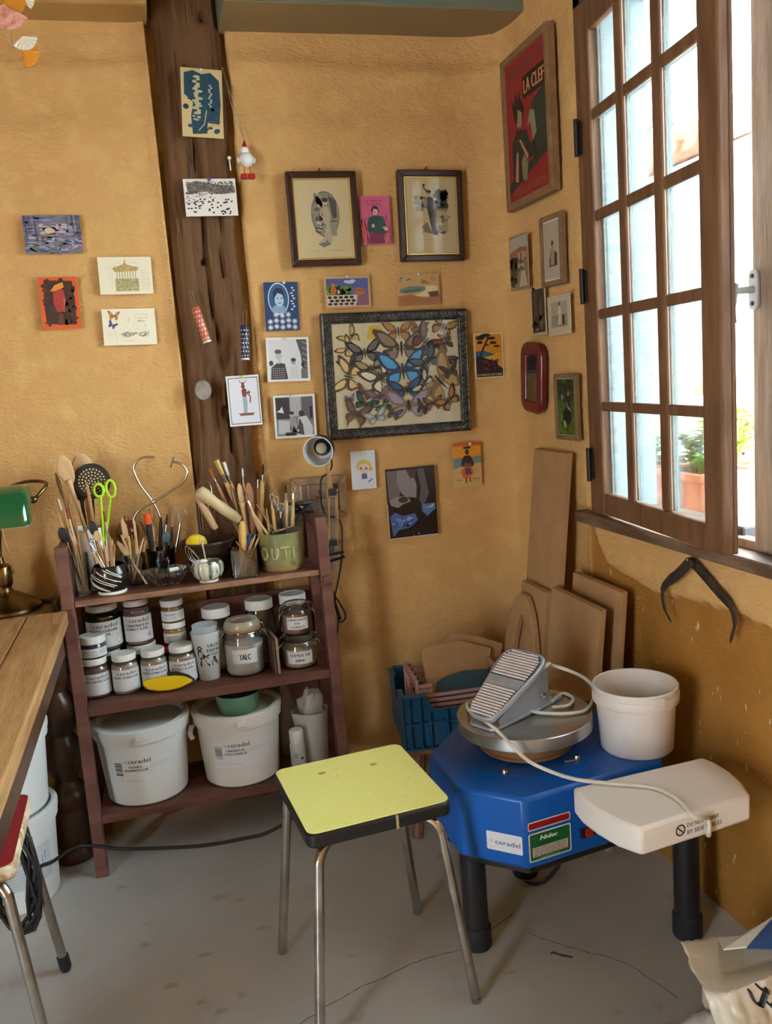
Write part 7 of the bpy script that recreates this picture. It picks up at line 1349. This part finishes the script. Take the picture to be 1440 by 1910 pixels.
# ================================================================ lamps
BRASS = mat('antique_brass', (.22, .145, .06), .26, metal=1, c2=(.15, .10, .045), scale=6)
bl2 = thing('bankers_lamp', 'brass desk lamp with a green glass shade at the left edge', 'lamp', (-.440, 2.495, .7422))
obj('base', MB().lathe([(0, 0), (.088, 0), (.092, .004), (.091, .012), (.080, .022), (.060, .034), (.040, .048), (.024, .056), (.020, .066), (.024, .072), (.026, .078), (.026, .122), (.022, .128), (.012, .134), (.010, .15), (0, .15)], 48), BRASS, bl2, smooth=40)
obj('stem', MB().tube(smoothpath([(0, 0, .14), (.006, 0, .20), (.020, 0, .262), (.026, 0, .305), (.026, 0, .33)], 5), .0065, 10), BRASS, bl2, smooth=60)
SHG = mat('green_glass_shade', (.004, .075, .022), .12, coat=.8)
prof = [(math.sin(t)*.088, math.cos(t)*.090) for t in [rad(q) for q in range(-88, 89, 11)]]
mb = MB(); n_ = len(prof); vs = []; fs = []
XS = [-.30, -.295, -.10, .094, .108, .112]; sc2 = [.72, 1, 1, 1, .93, .80]
for x, k in zip(XS, sc2): vs += [(x, a*k, .330+b*(k if k < 1 else 1)) for a, b in prof]
for i in range(len(XS)-1):
    for j in range(n_-1): fs.append((i*n_+j, i*n_+j+1, (i+1)*n_+j+1, (i+1)*n_+j))
fs.append(tuple((len(XS)-1)*n_+j for j in range(n_))); fs.append(tuple(range(n_-1, -1, -1)))
mb.add(vs, fs); sh = obj('shade', mb, SHG, bl2, smooth=50); sh.rotation_euler = (rad(8), 0, 0); sh.location = (0, -.04, -.068)
mb = MB(); mb.add([(x*.99, a*.94*k, .328+b*.93*(k if k < 1 else 1)) for x, k in zip(XS, sc2) for a, b in prof], fs[:-2]); li = obj('shade_lining', mb, mat('white_opal_lining', (.75, .74, .70), .3), bl2, smooth=50); li.rotation_euler = (rad(8), 0, 0); li.location = (0, -.04, -.068)
obj('bracket', MB().tube(smoothpath([(.114, -.05, .302), (.126, -.05, .312), (.146, -.03, .334), (.140, .0, .342), (.09, .03, .345), (.026, 0, .33)], 4), .0048, 8).ball((.114, -.05, .302), .010, 10), BRASS, bl2, smooth=60)
obj('pull_chain', MB().tube([(.02, -.06, .275), (.034, -.06, .18), (.040, -.06, .125)], .0012, 6), BRASS, bl2); obj('chain_end', MB().lathe([(0, 0), (.004, .002), (.0025, .012), (0, .014)], 8, (.040, -.06, .112)), BRASS, bl2)
obj('lead', MB().tube(smoothpath([(.02, .05, .012), (.06, .075, .005), (.105, .03, .006), (.122, -.02, .006), (.134, -.06, .004), (.142, -.085, -.02), (.144, -.09, -.09), (.140, -.08, -.18)], 6), .0032, 7), CAB, bl2, smooth=60)
obj('lead_switch', MB().box((.100, .035, .008), (.032, .014, .012)), BLK, bl2, bevel=.003)
# clamp lamp with wooden arms
al = thing('clamp_lamp', 'black-headed architect lamp with wooden arms clamped beside the bookcase', 'lamp', (.490, 2.565, .78))
HM = aim((0.492, 2.585, 1.102), (0.449, 2.475, 1.092)); LB = mat('lamp_black_enamel', (.016, .016, .017), .35); LW = mat('lamp_white_inside', (.62, .64, .64), .4, c2=(.5, .52, .52), scale=14)
hd_ = wobj('head', MB().lathe([(0, -.012), (.014, -.012), (.020, 0), (.036, .018), (.0425, .045), (.0435, .092), (.0425, .092), (.041, .046), (.034, .021), (0, .006)], 32, M=HM), LB, al, smooth=40)
wobj('reflector', MB().lathe([(.042, .0915), (.0405, .046), (.0335, .022), (.014, .010), (0, .010)], 32, M=HM), LW, al, smooth=40)
wobj('rim', MB().lathe([(.0425, .090), (.0445, .090), (.0445, .0935), (.0425, .0935)], 32, M=HM), mat('lamp_rim_white', (.7, .72, .72), .4), al)
wobj('bulb', MB().ball((0, 0, .036), .017, 14, (1, 1, 1.2), M=HM), mat('bulb_warm_glass', (.60, .52, .40), .2), al, smooth=60)
AW = mat('lamp_arm_wood', (.55, .34, .15), .5, c2=(.46, .27, .11), scale=14, stretch=(4, 4, .5))
for q in ([(0.479, 2.570, 0.803), (0.492, 2.570, 0.972)], [(0.506, 2.570, 0.800), (0.517, 2.570, 0.969)], [(0.506, 2.565, 0.944), (0.494, 2.575, 1.053)], [(0.495, 2.575, 0.954), (0.501, 2.580, 1.046)]): wobj('arm', MB().tube(q, .0052, 4), AW, al)
for q in ((0.503, 2.560, 0.962), (0.493, 2.570, 0.805)): wobj('joint', MB().b2((q[0]-.012, q[1]-.008, q[2]-.010), (q[0]+.012, q[1]+.008, q[2]+.010)), LB, al, bevel=.002); wobj('wing_nut', MB().ball((q[0]+.020, q[1], q[2]), .006, 8, (.6, 1.4, 1)).tube([q, (q[0]+.020, q[1], q[2])], .002, 6), SILV, al)
wobj('clamp_stem', MB().tube([(0.491, 2.570, 0.802), (0.488, 2.570, 0.769)], .006, 8), LB, al)
wobj('clamp_jaw', MB().tube([(0.452, 2.575, 0.769), (0.480, 2.572, 0.769), (0.523, 2.565, 0.773)], .0055, 6, flat=(1.4, .8)).tube([(0.453, 2.575, 0.737), (0.473, 2.572, 0.746), (0.525, 2.565, 0.758)], .0055, 6, flat=(1.4, .8)).tube([(0.468, 2.574, 0.777), (0.463, 2.574, 0.741)], .007, 8), LB, al, smooth=50)
wobj('lead', MB().tube(smoothpath([(0.514, 2.600, 1.078), (0.516, 2.600, 1.039), (0.502, 2.600, 1.017), (0.479, 2.590, 1.004), (0.472, 2.590, 0.967), (0.473, 2.590, 0.917), (0.486, 2.590, 0.887), (0.512, 2.590, 0.879), (0.527, 2.590, 0.855), (0.524, 2.580, 0.803), (0.518, 2.585, 0.743), (0.506, 2.600, 0.682), (0.490, 2.610, 0.616), (0.492, 2.610, 0.594)], 6), .0028, 7), CAB, al, smooth=60)
wobj('lead', MB().tube(smoothpath([(0.471, 2.580, 0.742), (0.480, 2.600, 0.668), (0.490, 2.605, 0.631), (0.503, 2.610, 0.607), (0.520, 2.610, 0.564), (0.515, 2.610, 0.544), (0.501, 2.610, 0.540), (0.495, 2.610, 0.555)], 6), .0028, 7).tube(smoothpath([(0.458, 2.585, 0.705), (0.470, 2.595, 0.662), (0.490, 2.605, 0.626), (0.490, 2.610, 0.598)], 6), .0028, 7).tube([(0.497, 2.610, 0.550), (0.492, 2.610, 0.515), (0.488, 2.610, 0.507)], .0026, 7), CAB, al, smooth=60)
wobj('inline_switch', MB().tube([(0.491, 2.612, 0.601), (0.502, 2.612, 0.549)], [.008, .0095], 10, flat=(1, .6)), BLK, al, smooth=50)
wobj('plug', MB().tube([(0.490, 2.612, 0.512), (0.479, 2.612, 0.487), (0.472, 2.612, 0.467)], [.005, .008, .007], 10), BLK, al, smooth=50)
ac = tag(obj('acrylic_sheet', MB().prism(rrect(.17, .235, .012, 4), .003, XZ(0, 0, .1175)), cloudy('grey_acrylic', (.45, .42, .38), .4, .2), loc=(.428, 2.622, .705), rot=(0, rad(4), 0)), 'grey translucent plastic sheet wedged behind the bookcase end', 'sheet')
# shell mobile hanging top left
mo = thing('shell_mobile', 'hanging string of orange, pink and white shells at the top left', 'mobile', (-.205, 2.20, 2.52))
obj('string', MB().tube([(0, 0, 0), (.004, 0, -.25), (0, 0, -.44)], .0009, 5), mat('grey_string', (.3, .26, .2), .8), mo)
def shell(c, r, m_, rot):
    mb = MB(); vs = [(0, -.003, 0), (0, .003, 0)]; n_ = 17
    for k in range(n_):
        a_ = rad(-70+140*k/(n_-1)); rr = r*(1+.04*(k % 2)); vs += [(rr*math.sin(a_), -.006-.004*(k % 2), rr*math.cos(a_)), (rr*math.sin(a_), -.002-.004*(k % 2), rr*math.cos(a_))]
    fs = []
    for k in range(n_-1): i = 2+2*k; fs += [(0, i, i+2), (1, i+3, i+1), (i, i+1, i+3, i+2)]
    mb.add(vs, fs); o = obj('shell', mb, m_, mo, smooth=70, loc=c, rot=rot)
sm = [mat('shell_orange', (.62, .24, .02), .4), mat('shell_pink', (.58, .18, .13), .4, c2=(.75, .4, .3), scale=60), mat('shell_white', (.75, .68, .55), .4)]
shell((.0, 0, -.335), .040, sm[0], (0, rad(150), 0)); shell((.03, .0, -.335), .028, sm[2], (0, rad(70), 0)); shell((-.005, -.008, -.352), .052, sm[1], (0, rad(190), 0)); shell((.018, 0, -.445), .034, sm[0], (0, rad(110), rad(20))); shell((.024, -.004, -.415), .030, sm[2], (0, rad(160), 0)); shell((0, 0, -.29), .03, sm[2], (0, rad(10), 0))
